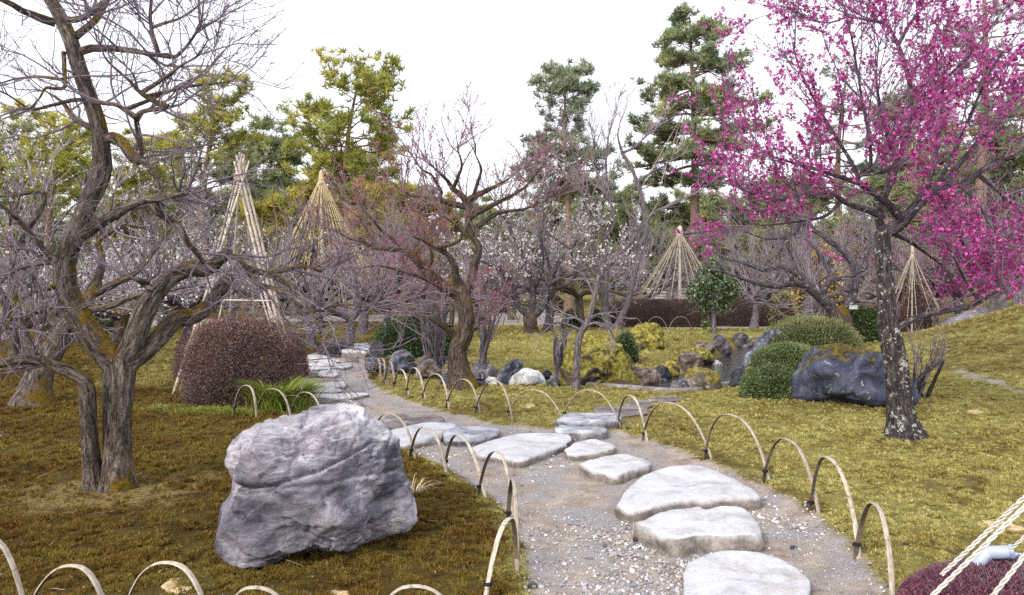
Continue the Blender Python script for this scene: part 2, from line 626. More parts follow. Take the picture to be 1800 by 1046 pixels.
# ================================================================== GROUND
def ground_mat():
    m, nt = newmat('moss_and_gravel')
    b = NT(nt)
    pos = b.n('ShaderNodeNewGeometry').outputs['Position']
    gm = b.n('ShaderNodeAttribute', attribute_name='gm')
    sep = b.n('ShaderNodeSeparateColor')
    b.l(gm.outputs['Color'], sep.inputs[0])
    path, tone, bare = sep.outputs
    n_big = b.noise(pos, 0.9, 5, 0.6)
    n_mid = b.noise(pos, 5.0, 6, 0.68)
    n_fine = b.noise(pos, 42, 5, 0.75)
    n_px = b.noise(pos, 160, 3, 0.7)
    brown = b.ramp(b.math('ADD', b.math('MULTIPLY', n_big, 0.55), b.math('MULTIPLY', n_mid, 0.45)),
                   [(0.36, c8(62, 48, 26)), (0.46, c8(84, 68, 36)), (0.54, c8(98, 84, 44)), (0.64, c8(112, 102, 56))])
    yellow = b.ramp(b.math('ADD', b.math('MULTIPLY', n_big, 0.45), b.math('MULTIPLY', n_mid, 0.55)),
                    [(0.36, c8(92, 74, 44)), (0.44, c8(124, 112, 64)), (0.54, c8(150, 142, 82)), (0.64, c8(168, 162, 102))])
    tn = b.mapr(b.math('ADD', tone, b.math('MULTIPLY', b.math('SUBTRACT', n_mid, 0.5), 1.1)), 0.25, 0.75)
    moss = b.mix(tn, brown, yellow)
    dry = b.ramp(n_fine, [(0.3, c8(120, 100, 66)), (0.7, c8(190, 168, 112))])
    bf = b.mapr(b.math('ADD', bare, b.math('MULTIPLY', b.math('SUBTRACT', n_mid, 0.5), 1.4)), 0.45, 0.75)
    moss = b.mix(b.math('MULTIPLY', bf, 0.75), moss, dry)
    moss = b.mix(0.8, moss, b.ramp(n_fine, [(0.28, (0.35, 0.33, 0.3)), (0.62, (1.1, 1.1, 1.1))]), 'MULTIPLY')
    soil = b.ramp(b.math('ADD', b.math('MULTIPLY', n_mid, 0.5), b.math('MULTIPLY', n_px, 0.5)),
                  [(0.38, c8(128, 116, 106)), (0.5, c8(170, 157, 146)), (0.62, c8(200, 189, 178))])
    grav = b.ramp(n_px, [(0.36, c8(104, 100, 102)), (0.5, c8(160, 157, 160)), (0.64, c8(206, 204, 208))])
    soil = b.mix(b.mapr(b.noise(pos, 2.2, 5, 0.6), 0.44, 0.62), soil, grav)
    pf = b.mapr(b.math('ADD', path, b.math('ADD', b.math('MULTIPLY', b.math('SUBTRACT', n_mid, 0.5), 0.9),
                                           b.math('MULTIPLY', b.math('SUBTRACT', n_fine, 0.5), 0.5))), 0.38, 0.62)
    col = b.mix(pf, moss, soil)
    hm = b.math('ADD', b.math('MULTIPLY', n_fine, 1.0), b.math('MULTIPLY', n_px, 0.35))
    hp = b.math('MULTIPLY', n_px, 0.5)
    hh = b.n('ShaderNodeMix', data_type='FLOAT')
    b.l(pf, hh.inputs[0]); b.l(hm, hh.inputs[2]); b.l(hp, hh.inputs[3])
    b.out(col, 0.95, b.bump(hh.outputs[0], 0.9, 0.03), 0.1)
    return m

def masks(X, Y):
    sh = X.shape
    X, Y = X.ravel(), Y.ravel()
    sp = poly_sd(X, Y, PATH)
    fp = poly_sd(X, Y, FARPATH)
    sd_ = poly_sd(X, Y, SIDE)
    st = poly_sd(X, Y, STREAM)
    path = 1 - ss(-0.22, 0.22, sp)
    path = np.maximum(path, 1 - ss(-0.4, 0.2, fp))
    path = np.maximum(path, 0.62 * (1 - ss(-0.45, 0.1, sd_)))
    path = np.maximum(path, 0.75 * (1 - ss(-0.15, 0.2, st)))
    # the left bed is brown hair moss, the right bed and lawn yellow moss
    kk = ss(7.0, 8.4, Y)
    thr = (-0.05 * Y + 0.9) * (1 - kk) + (-0.26 * Y + 0.4) * kk
    left = ss(0.0, 1.0, thr - X) * (1 - ss(10.5, 13.5, Y))
    tone = 1 - left
    tone = np.where(sp < 0.30, np.maximum(tone, 0.62 * (1 - ss(0.05, 0.30, sp))), tone)
    tone = np.where((X < -2.2) & (Y > 11), 0.30 + 0.25 * np.sin(X * 1.1 + Y * 0.6), tone)
    hill = ss(6.0, 8.5, X) * ss(10.5, 12.5, Y)
    tone = tone * (1 - 0.42 * hill)
    bare = np.zeros_like(X)
    for (bx, by, r, a) in ((-3.05, 5.75, 0.85, 1.0), (-2.4, 6.2, 0.6, 0.7), (1.6, 3.2, 0.7, 0.2), (1.2, 8.6, 1.0, 0.75), (0.2, 8.2, 0.8, 0.7), (2.8, 4.2, 0.7, 0.45), (3.2, 21, 2.5, 0.6)):
        bare = np.maximum(bare, a * np.exp(-((X - bx) / r) ** 2 - ((Y - by) / (r * 0.75)) ** 2))
    bare = np.maximum(bare, 0.55 * np.exp(-(np.maximum(sp, 0) / 0.28) ** 2) * (X > 0.3))
    return [a.reshape(sh) for a in (path, np.clip(tone, 0, 1), bare, sp, fp, st, sd_)]

GROUND = ground_mat()
rows = np.concatenate([np.geomspace(1.0, 62, 430), np.geomspace(66, 900, 24)])
u = np.linspace(-1, 1, 471)
gx = u[None, :] * (rows[:, None] * 0.95 + 3)
gy = np.repeat(rows[:, None], len(u), 1)
gzv = terrain(gx, gy)
near = gy < 30
mpath0 = masks(gx, gy)[0]
gzv = gzv + np.where(near & (mpath0 < 0.5), 0.028, 0.006) * fbm(np.stack([gx.ravel() * 7, gy.ravel() * 7, 0 * gx.ravel()], 1), 3, 9).reshape(gx.shape)
mpath, mtone, mbare, m_sp, m_fp, m_st, m_sd = masks(gx, gy)
nr, nc = gx.shape
idx = np.arange(nr * nc).reshape(nr, nc)
quads = np.stack([idx[:-1, :-1], idx[:-1, 1:], idx[1:, 1:], idx[1:, :-1]], -1).reshape(-1, 4)
def fmean(a):
    return (a[:-1, :-1] + a[:-1, 1:] + a[1:, 1:] + a[1:, :-1]).ravel() / 4
cls = np.zeros(len(quads), int)
cls[fmean(m_sp) < 0] = 1
cls[fmean(m_fp) < 0] = 2
cls[(fmean(m_st) < -0.02)] = 3
cls[fmean(m_sd) < -0.1] = 4
allv = np.stack([gx, gy, gzv], -1).reshape(-1, 3)
gmc = np.stack([mpath, mtone, mbare, np.ones_like(mpath)], -1).reshape(-1, 4)
for k, nm in enumerate(('moss_ground', 'gravel_path', 'garden_path', 'stream_bed', 'side_path')):
    q = quads[cls == k]
    used = np.unique(q)
    rem = np.zeros(len(allv), np.int64)
    rem[used] = np.arange(len(used))
    mb = MB()
    mb.add(allv[used], rem[q])
    o = mb.build(nm, GROUND, kind='structure')
    a = o.data.attributes.new('gm', 'FLOAT_COLOR', 'POINT')
    a.data.foreach_set('color', gmc[used].astype(np.float32).ravel())

# ---- water
def water_mat():
    m, nt = newmat('stream_water')
    b = NT(nt)
    pos = b.n('ShaderNodeNewGeometry').outputs['Position']
    h = b.math('ADD', b.noise(b.scale(pos, (1, 0.7, 1)), 7, 4, 0.6, 0.6), b.math('MULTIPLY', b.noise(pos, 26, 3), 0.4))
    p = b.out(c8(58, 56, 58), 0.10, b.bump(h, 0.45, 0.05), 0.5)
    return m
wp = []
for yy in np.arange(9.6, 22.6, 0.3):
    wp.append([(x, yy) for x in np.arange(-3.2, 9.0, 0.3)])
wp = np.array(wp)
wst = poly_sd(wp[..., 0].ravel(), wp[..., 1].ravel(), STREAM).reshape(wp.shape[:2])
mb = MB()
wi = np.arange(wp.shape[0] * wp.shape[1]).reshape(wp.shape[:2])
wq = np.stack([wi[:-1, :-1], wi[:-1, 1:], wi[1:, 1:], wi[1:, :-1]], -1).reshape(-1, 4)
keep = np.array([wst.ravel()[q].min() < 0.12 for q in wq])
mb.add(np.concatenate([wp.reshape(-1, 2), np.full((wp.size // 2, 1), -0.13)], 1), wq[keep])
mb.build('stream_water', water_mat(), kind='structure')

# ---- moss tufts and gravel, one scattered object each
def gn_scatter(name, pts, scale, rot, tone, tufts, kind='stuff', label=None):
    """pts become a point mesh; a geometry-node tree puts one of the small meshes at each"""
    me = bpy.data.meshes.new(name)
    me.vertices.add(len(pts))
    me.vertices.foreach_set('co', np.asarray(pts, np.float32).ravel())
    for an, ty, key, val in (('sc', 'FLOAT', 'value', scale), ('tone', 'FLOAT', 'value', tone), ('rot', 'FLOAT_VECTOR', 'vector', rot)):
        a = me.attributes.new(an, ty, 'POINT')
        a.data.foreach_set(key, np.asarray(val, np.float32).ravel())
    o = bpy.data.objects.new(name, me)
    COL.objects.link(o)
    ng = bpy.data.node_groups.new(name, 'GeometryNodeTree')
    ng.interface.new_socket('Geometry', in_out='INPUT', socket_type='NodeSocketGeometry')
    ng.interface.new_socket('Geometry', in_out='OUTPUT', socket_type='NodeSocketGeometry')
    n = ng.nodes
    gi, go = n.new('NodeGroupInput'), n.new('NodeGroupOutput')
    iop = n.new('GeometryNodeInstanceOnPoints')
    g2i = n.new('GeometryNodeGeometryToInstance')
    for t in tufts:
        oi = n.new('GeometryNodeObjectInfo')
        oi.inputs['Object'].default_value = t
        oi.inputs['As Instance'].default_value = False
        ng.links.new(oi.outputs['Geometry'], g2i.inputs[0])
    def attr(nm, ty):
        a = n.new('GeometryNodeInputNamedAttribute')
        a.data_type = ty
        a.inputs['Name'].default_value = nm
        return a.outputs['Attribute']
    ng.links.new(gi.outputs[0], iop.inputs['Points'])
    ng.links.new(g2i.outputs[0], iop.inputs['Instance'])
    iop.inputs['Pick Instance'].default_value = True
    ng.links.new(attr('sc', 'FLOAT'), iop.inputs['Scale'])
    ng.links.new(attr('rot', 'FLOAT_VECTOR'), iop.inputs['Rotation'])
    ng.links.new(iop.outputs[0], go.inputs[0])
    md = o.modifiers.new('scatter', 'NODES')
    md.node_group = ng
    o['kind'] = kind
    return o

def moss_tuft_mat():
    m, nt = newmat('moss_tuft')
    b = NT(nt)
    pos = b.n('ShaderNodeNewGeometry').outputs['Position']
    tone = b.n('ShaderNodeAttribute', attribute_type='INSTANCER', attribute_name='tone').outputs['Fac']
    rnd = b.n('ShaderNodeObjectInfo').outputs['Random']
    n_big, n_mid = b.noise(pos, 0.9, 5, 0.6), b.noise(pos, 5.0, 6, 0.68)
    brown = b.ramp(b.math('ADD', b.math('MULTIPLY', n_big, 0.5), b.math('ADD', b.math('MULTIPLY', n_mid, 0.32), b.math('MULTIPLY', rnd, 0.18))),
                   [(0.34, c8(92, 62, 32)), (0.45, c8(120, 94, 46)), (0.54, c8(131, 112, 54)), (0.66, c8(150, 140, 74))])
    yellow = b.ramp(b.math('ADD', b.math('MULTIPLY', n_big, 0.4), b.math('ADD', b.math('MULTIPLY', n_mid, 0.38), b.math('MULTIPLY', rnd, 0.22))),
                    [(0.34, c8(122, 98, 58)), (0.42, c8(158, 146, 84)), (0.54, c8(182, 174, 106)), (0.66, c8(210, 204, 146))])
    tn = b.mapr(b.math('ADD', tone, b.math('MULTIPLY', b.math('SUBTRACT', n_mid, 0.5), 1.1)), 0.25, 0.75)
    col = b.mix(tn, brown, yellow)
    p = b.n('ShaderNodeBsdfPrincipled')
    p.inputs['Roughness'].default_value = 0.7
    p.inputs['Specular IOR Level'].default_value = 0.15
    b.l(col, p.inputs['Base Color'])
    tr = b.n('ShaderNodeBsdfTranslucent')
    b.l(col, tr.inputs['Color'])
    mx = b.n('ShaderNodeMixShader')
    mx.inputs[0].default_value = 0.3
    b.l(p.outputs[0], mx.inputs[1]); b.l(tr.outputs[0], mx.inputs[2])
    b.l(mx.outputs[0], b.n('ShaderNodeOutputMaterial').inputs['Surface'])
    return m
TUFT = moss_tuft_mat()
def tuft_obj(seed, blades, spread, hgt):
    g = np.random.default_rng(seed)
    mb = MB()
    for i in range(blades):
        a = g.uniform(0, 2 * PI)
        r0 = g.uniform(0, spread * 0.5)
        c = np.array([math.cos(a), math.sin(a), 0])
        s_ = np.array([-math.sin(a), math.cos(a), 0])
        h = hgt * g.uniform(0.6, 1.1)
        o = c * r0 + g.normal(size=3) * [spread * .2, spread * .2, 0]
        tip = o + c * spread * g.uniform(0.3, 0.8) + np.array([0, 0, h])
        mid = o + c * spread * 0.1 + np.array([0, 0, h * 0.5])
        w = 0.13
        mb.add([o, mid + s_ * w, tip, mid - s_ * w], [(0, 1, 2, 3)])
    return bpy.data.objects.new('moss_sprig', mb.mesh('moss_sprig', TUFT, smooth=False))
tufts = [tuft_obj(i, 9, 0.75, 0.85) for i in range(3)]

def seed_points(n, x0, x1, y0, y1, g):
    """random ground points, denser near the camera (roughly even in the picture)"""
    y = 1 / g.uniform(1 / y1, 1 / y0, n)
    uu = g.uniform(-1, 1, n)
    x = uu * (y * 0.72 + 0.7)
    k = (x > x0) & (x < x1)
    return x[k], y[k]
g = np.random.default_rng(11)
X, Y = seed_points(420000, -30, 30, 2.7, 26, g)
pm, tm, bm, sp, fp, st, sdp = masks(X, Y)
nz = fbm(np.stack([X * 3, Y * 3, 0 * X], 1), 3, 4)
nz2 = fbm(np.stack([X * 15, Y * 15, 0 * X], 1), 2, 41)
keep = (pm + 0.25 * nz < 0.40) & (st > 0.12) & (g.random(len(X)) > np.clip(bm * 0.9 + 0.15 + 0.5 * nz, 0, 0.9)) & (g.random(len(X)) < np.clip(0.62 + 1.5 * nz2, 0.04, 1))
X, Y, tm, nz2 = X[keep], Y[keep], np.clip(tm[keep] + 0.25 * nz2[keep] - 0.06, 0, 1), nz2[keep]
Z = terrain(X, Y)
n = len(X)
rot = np.stack([g.normal(0, 0.25, n), g.normal(0, 0.25, n), g.uniform(0, 6.28, n)], 1)
size = (0.012 + 0.0026 * Y) * g.uniform(0.6, 1.3, n) * np.clip(1 + 1.1 * nz2, 0.55, 1.6) * np.where(tm > 0.5, 0.78, 1.0)
gn_scatter('moss', np.stack([X, Y, Z - 0.004], 1), size, rot, tm, tufts)
print('moss tufts', n)

ICO = {}
def ico(sub):
    import bmesh
    if sub not in ICO:
        bm_ = bmesh.new()
        bmesh.ops.create_icosphere(bm_, subdivisions=sub, radius=1)
        v = np.array([x.co[:] for x in bm_.verts])
        f = np.array([[w.index for w in x.verts] for x in bm_.faces])
        bm_.free()
        ICO[sub] = (v, f)
    return ICO[sub]

def pebble_mat():
    m, nt = newmat('pebble')
    b = NT(nt)
    rnd = b.n('ShaderNodeObjectInfo').outputs['Random']
    tc = b.n('ShaderNodeTexCoord').outputs['Object']
    col = b.ramp(rnd, [(0.0, c8(120, 118, 126)), (0.3, c8(166, 164, 170)), (0.55, c8(196, 195, 200)), (0.72, c8(172, 160, 150)), (0.85, c8(218, 217, 222)), (1.0, c8(236, 236, 240))])
    col = b.mix(0.5, col, b.ramp(b.noise(tc, 3, 4, 0.7), [(0.3, (0.7, 0.7, 0.7)), (0.7, (1, 1, 1))]), 'MULTIPLY')
    b.out(col, 0.8, None, 0.2)
    return m
PEB = pebble_mat()
def pebble_obj(seed):
    g = np.random.default_rng(seed)
    v, f = ico(2)
    v = v.copy()
    for _ in range(9):
        nrm = norm(g.normal(size=3))
        c = g.uniform(0.45, 0.85)
        d = v @ nrm - c
        v -= np.maximum(d, 0)[:, None] * nrm
    v *= g.uniform(0.6, 1.1, 3) * [1, 0.85, 0.6]
    mb = MB()
    mb.add(v, None, f)
    return bpy.data.objects.new('pebble', mb.mesh('pebble', PEB, smooth=False))
pebs = [pebble_obj(20 + i) for i in range(5)]
g = np.random.default_rng(5)
X, Y = seed_points(110000, -3, 6, 2.9, 15, g)
pm, tm, bm, sp, fp, st, sdp = masks(X, Y)
nz = fbm(np.stack([X * 1.3, Y * 1.3, 0 * X], 1), 3, 14)
ctr = np.array([flat(*p)[:2] for p in ((1060, 930), (1150, 1020), (1120, 960), (940, 800), (760, 795), (1350, 905), (1180, 985))])
cl = np.max([np.exp(-((X - c[0]) ** 2 + (Y - c[1]) ** 2) / 0.35 ** 2) for c in ctr], 0)
pr = np.clip(0.20 + 0.85 * cl + 0.6 * nz, 0.03, 0.98)
keep = (sp < 0.06) & (g.random(len(X)) < pr)
X, Y, cl = X[keep], Y[keep], cl[keep]
n = len(X)
size = np.clip(0.0058 * np.exp(g.normal(0, 0.48, n)) * (1 + 0.6 * cl), 0.002, 0.034)
rot = np.stack([g.normal(0, 0.3, n), g.normal(0, 0.3, n), g.uniform(0, 6.28, n)], 1)
gn_scatter('gravel', np.stack([X, Y, terrain(X, Y) + size * 0.3], 1), size, rot, g.random(n), pebs)
print('gravel', n)

# dry leaf scraps and twigs lying on the moss
g = np.random.default_rng(31)
X, Y = seed_points(4200, -12, 12, 2.8, 16, g)
pm, tm, bm, sp, fp, st, sdp = masks(X, Y)
keep = (st > 0.2) & (g.random(len(X)) < 0.8)
X, Y = X[keep], Y[keep]
mb = MB()
pz = np.stack([X, Y, terrain(X, Y) + 0.012], 1)
zd = np.stack([g.normal(0, .25, len(X)), g.normal(0, .25, len(X)), np.ones(len(X))], 1)
scatter(mb, LEAF_V * [1, 1, 2.0], LEAF_Q, None, pz, randrot(len(X), g, zd), np.minimum(0.008 * np.exp(g.normal(0, 0.6, len(X))) * (1 + 0.06 * Y), 0.045), g.random(len(X)))
mb.build('fallen_leaves', leaf_mat('dry_leaf', c8(96, 62, 40), c8(168, 140, 110), c8(206, 190, 168), 0.15), kind='stuff')
mb = MB()
X, Y = seed_points(260, -12, 12, 2.8, 10, g)
keep = poly_sd(X, Y, STREAM) > 0.3
X, Y = X[keep], Y[keep]
a = g.uniform(0, 6.28, len(X))
ln = g.uniform(0.02, 0.11, len(X))
st_ = np.stack([X, Y, terrain(X, Y) + 0.015], 1)
dr = np.stack([np.cos(a), np.sin(a), g.normal(0, 0.12, len(X))], 1)
T = st_[:, None] + dr[:, None] * (ln[:, None, None] * np.linspace(0, 1, 4)[None, :, None]) + g.normal(0, 0.003, (len(X), 4, 3))
tubes(mb, T, np.full((len(X), 4), 0.0017), 3)
mb.build('fallen_twig_litter', simple_mat('dry_twig', [(0.3, c8(110, 92, 72)), (0.7, c8(190, 176, 150))]), kind='stuff')

# ================================================================== ROCKS
def facet(v, k, lo, hi, g, keepf=0.9):
    for _ in range(k):
        nrm = norm(g.normal(size=3))
        d = v @ nrm - g.uniform(lo, hi)
        v = v - np.maximum(d, 0)[:, None] * nrm * keepf
    return v

def rock(name, label, poly, mat, depth=0.8, sub=5, seed=0, cuts=14, rough=0.10, sink=0.3, group=None, D=None, cat='rock', creases=None, bulges=None, chips=None, groove=None, z0=None, power=2.4):
    """a boulder whose front outline is the given picture polygon, standing where its lowest point meets the ground"""
    g = np.random.default_rng(seed + 100)
    poly = np.array(poly, float)
    ymax, xm = poly[:, 1].max(), poly[:, 0].mean()
    base = G(xm, ymax) if D is None else P(xm, ymax, D)
    w_m = np.ptp(poly[:, 0]) / FPX * base[1]
    ry = w_m * 0.5 * depth
    Dc = base[1] + ry * 0.55
    W = np.array([P(x, y, Dc) for x, y in resample(np.vstack([poly, poly[:1]]), 72, True)[:-1]])
    c = np.array([W[:, 0].mean(), Dc, (W[:, 2].max() + W[:, 2].min()) / 2])
    th = np.arctan2(W[:, 2] - c[2], W[:, 0] - c[0])
    r = np.hypot(W[:, 2] - c[2], W[:, 0] - c[0])
    o_ = np.argsort(th)
    th, r = th[o_], r[o_]
    th3, r3 = np.concatenate([th - 2 * PI, th, th + 2 * PI]), np.tile(r, 3)
    v, f = ico(sub)
    v = v.copy()
    vf = facet(v.copy(), cuts, 0.64, 0.93, g, 1.0)
    shrink = np.linalg.norm(vf, axis=1)
    a = np.arctan2(v[:, 2], v[:, 0])
    rad = np.hypot(v[:, 0], v[:, 2])
    R = np.interp(a, th3, r3)
    prof = (1 - np.abs(v[:, 1]) ** power) ** (1 / power)
    s_y = shrink
    out = np.empty_like(v)
    edge = ss(-0.25, 0.7, np.abs(v[:, 1]))          # the outline keeps its shape, the faces are cut flat
    k = 1 - (1 - shrink) * edge
    out[:, 0] = np.cos(a) * R * prof * k
    out[:, 2] = np.sin(a) * R * prof * k
    out[:, 1] = np.sign(v[:, 1]) * np.abs(v[:, 1]) ** 0.85 * ry * s_y
    sc = R.mean()
    nrm = norm(out / np.array([1, max(ry / sc, .3), 1]) ** 2)
    q = out / sc
    n1 = fbm(q * 1.7 + seed, 3, seed)
    n2 = fbm(q * 4.5 + seed * 2.2, 4, seed + 5, True)
    n3 = fbm(q * np.array([3, 3, 7]) + seed, 4, seed + 9)
    out = out + nrm * (sc * rough * (0.9 * n1 + 0.55 * n2 + 0.35 * n3))[:, None]
    if groove:
        for (zz, wd, dp, tilt) in groove:
            zl = out[:, 2] / sc - zz - tilt * out[:, 0] / sc + 0.10 * n1
            out -= nrm * (sc * dp * np.exp(-(zl / wd) ** 2))[:, None]
    tint = np.full(len(out), 0.5)
    for (m, amp, tilt, zs_) in chips or ((26, 0.030, 0.16, 1.3), (110, 0.012, 0.10, 1.5)):
        # broken faces: every cell of the surface is a small plate with its own level and tilt
        s0 = q[g.choice(len(q), m, replace=False)] * [1, 1, zs_] + g.normal(0, 0.02, (m, 3))
        cell = np.empty(len(q), np.int64)
        jit = 0.05 * n2[:, None]
        for k0 in range(0, len(q), 20000):
            qq = q[k0:k0 + 20000] * [1, 1, zs_] + jit[k0:k0 + 20000]
            cell[k0:k0 + 20000] = np.argmin(((qq[:, None] - s0[None]) ** 2).sum(2), 1)
        lev = g.normal(0, amp, m)
        gr = g.normal(0, tilt, (m, 3))
        dq = q - s0[cell] / [1, 1, zs_]
        out = out + nrm * (sc * np.clip(lev[cell] + np.sum(dq * gr[cell], 1) * 0.9, -3.2 * amp, 3.2 * amp) * (0.45 + 0.55 * edge))[:, None]
        tint = np.clip(tint + (g.uniform(-0.5, 0.5, m) * 0.5)[cell], 0.02, 1)
    if creases:                      # cracks drawn on the face: along each, the stone steps back
        for line, wd, dp in creases:
            Lw = np.array([P(x, y, Dc - ry * 0.8) for x, y in line])[:, [0, 2]] - c[[0, 2]]
            dmin = np.full(len(out), 9.0)
            for a_, b_ in zip(Lw[:-1], Lw[1:]):
                e = b_ - a_
                tt = np.clip(((out[:, [0, 2]] - a_) @ e) / (e @ e), 0, 1)
                dmin = np.minimum(dmin, np.linalg.norm(out[:, [0, 2]] - a_ - tt[:, None] * e, axis=1))
            amt = dp * np.exp(-(dmin / wd) ** 2) * (out[:, 1] < ry * 0.3)
            out = out - nrm * amt[:, None]
    if bulges:
        for bx, by, br, bd in bulges:
            w_ = P(bx, by, Dc - ry * 0.8)[[0, 2]] - c[[0, 2]]
            amt = bd * np.exp(-np.sum((out[:, [0, 2]] - w_) ** 2, 1) / br ** 2) * (out[:, 1] < ry * 0.3)
            out = out + nrm * amt[:, None]
    out = out + c
    zb = out[:, 2].min()
    lo = out[:, 2] < c[2]
    out[:, 2] = np.where(lo, c[2] + (out[:, 2] - c[2]) * (1 + sink), out[:, 2])
    mb = MB()
    mb.add(out, None, f, tint=tint)
    org = (c[0], c[1], base[2])
    o = mb.build(name, mat, origin=org)
    tag(o, label, cat, group)
    return o

PURPLE = rock_mat('purple_grey_rock', [(0.28, c8(74, 68, 82)), (0.44, c8(128, 118, 134)), (0.55, c8(158, 148, 158)), (0.72, c8(206, 202, 210))], veins=c8(226, 222, 226), scale=2.6)
def big_rock_mat():
    m, nt = newmat('purple_boulder_stone')
    b = NT(nt)
    tc = b.n('ShaderNodeTexCoord').outputs['Object']
    geo = b.n('ShaderNodeNewGeometry')
    nz = b.n('ShaderNodeTexNoise')
    nz.inputs['Scale'].default_value = 2.2
    nz.inputs['Detail'].default_value = 4
    b.l(tc, nz.inputs['Vector'])
    wm = b.n('ShaderNodeVectorMath', operation='SCALE')
    wm.inputs['Scale'].default_value = 0.22
    b.l(nz.outputs['Color'], wm.inputs[0])
    wv = b.n('ShaderNodeVectorMath', operation='ADD')
    b.l(tc, wv.inputs[0]); b.l(wm.outputs[0], wv.inputs[1])
    w = wv.outputs[0]
    col = b.ramp(b.noise(w, 2.4, 7, 0.55, 0.5), [(0.36, c8(76, 74, 84)), (0.44, c8(108, 105, 117)), (0.52, c8(135, 131, 141)), (0.58, c8(155, 151, 159)), (0.66, c8(200, 199, 207))])
    # one band of white quartz runs down from the top, the rest keeps its purple
    sep = b.n('ShaderNodeSeparateXYZ')
    b.l(w, sep.inputs[0])
    band = b.math('ADD', sep.outputs['X'], b.math('MULTIPLY', sep.outputs['Z'], 0.55))
    band = b.mapr(b.math('ABSOLUTE', b.math('SUBTRACT', band, 1.03)), 0.08, 0.24, 1.0, 0.0)
    band = b.math('MULTIPLY', band, b.mapr(b.noise(w, 5, 6, 0.7), 0.35, 0.6))
    band = b.math('MULTIPLY', band, b.mapr(sep.outputs['Z'], 0.72, 0.86))
    col = b.mix(b.math('MULTIPLY', band, 0.9), col, c8(232, 232, 236))
    fine = b.noise(tc, 55, 5, 0.75)
    col = b.mix(0.35, col, b.ramp(fine, [(0.35, (0.6, 0.6, 0.62)), (0.6, (1.05, 1.05, 1.05))]), 'MULTIPLY')
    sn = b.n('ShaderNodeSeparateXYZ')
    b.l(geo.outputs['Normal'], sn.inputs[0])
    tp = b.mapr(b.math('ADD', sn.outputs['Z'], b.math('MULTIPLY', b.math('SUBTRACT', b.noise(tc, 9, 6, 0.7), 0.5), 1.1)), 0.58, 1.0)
    col = b.mix(b.math('MULTIPLY', tp, 0.45), col, c8(206, 206, 214))     # paler tone blended over upward-facing parts
    pk = b.mapr(b.noise(b.scale(w, (1, 1, 2.2)), 3.0, 5, 0.6, 0.8), 0.56, 0.66)
    col = b.mix(b.math('MULTIPLY', pk, 0.12), col, c8(160, 140, 142))
    ti = b.n('ShaderNodeAttribute', attribute_name='tint').outputs['Fac']
    col = b.mix(1.0, col, b.ramp(ti, [(0.0, (0.74, 0.73, 0.75)), (1.0, (1.22, 1.22, 1.22))]), 'MULTIPLY')
    v1 = b.n('ShaderNodeTexVoronoi', feature='DISTANCE_TO_EDGE')
    v1.inputs['Scale'].default_value = 4.2
    b.l(b.scale(w, (1.0, 1.0, 1.7)), v1.inputs['Vector'])
    crk = b.mapr(v1.outputs['Distance'], 0.0, 0.035)
    col = b.mix(b.math('MULTIPLY', b.math('SUBTRACT', 1.0, crk), 0.06), col, c8(66, 60, 66))
    ln = b.noise(b.scale(w, (1.2, 1.2, 5.0)), 4, 7, 0.7, 1.2)
    thin = b.mapr(b.math('ABSOLUTE', b.math('SUBTRACT', ln, 0.5)), 0.0, 0.02)
    col = b.mix(b.math('MULTIPLY', b.math('SUBTRACT', 1.0, thin), 0.10), col, c8(70, 62, 72))
    h = b.math('ADD', b.math('MULTIPLY', crk, 0.10), b.math('ADD', b.math('MULTIPLY', fine, 0.14), b.math('ADD', b.math('MULTIPLY', thin, 0.06), b.noise(tc, 7, 7, 0.6))))
    b.out(col, 0.62, b.bump(h, 0.9, 0.022), 0.35)
    return m
BOULDER = big_rock_mat()
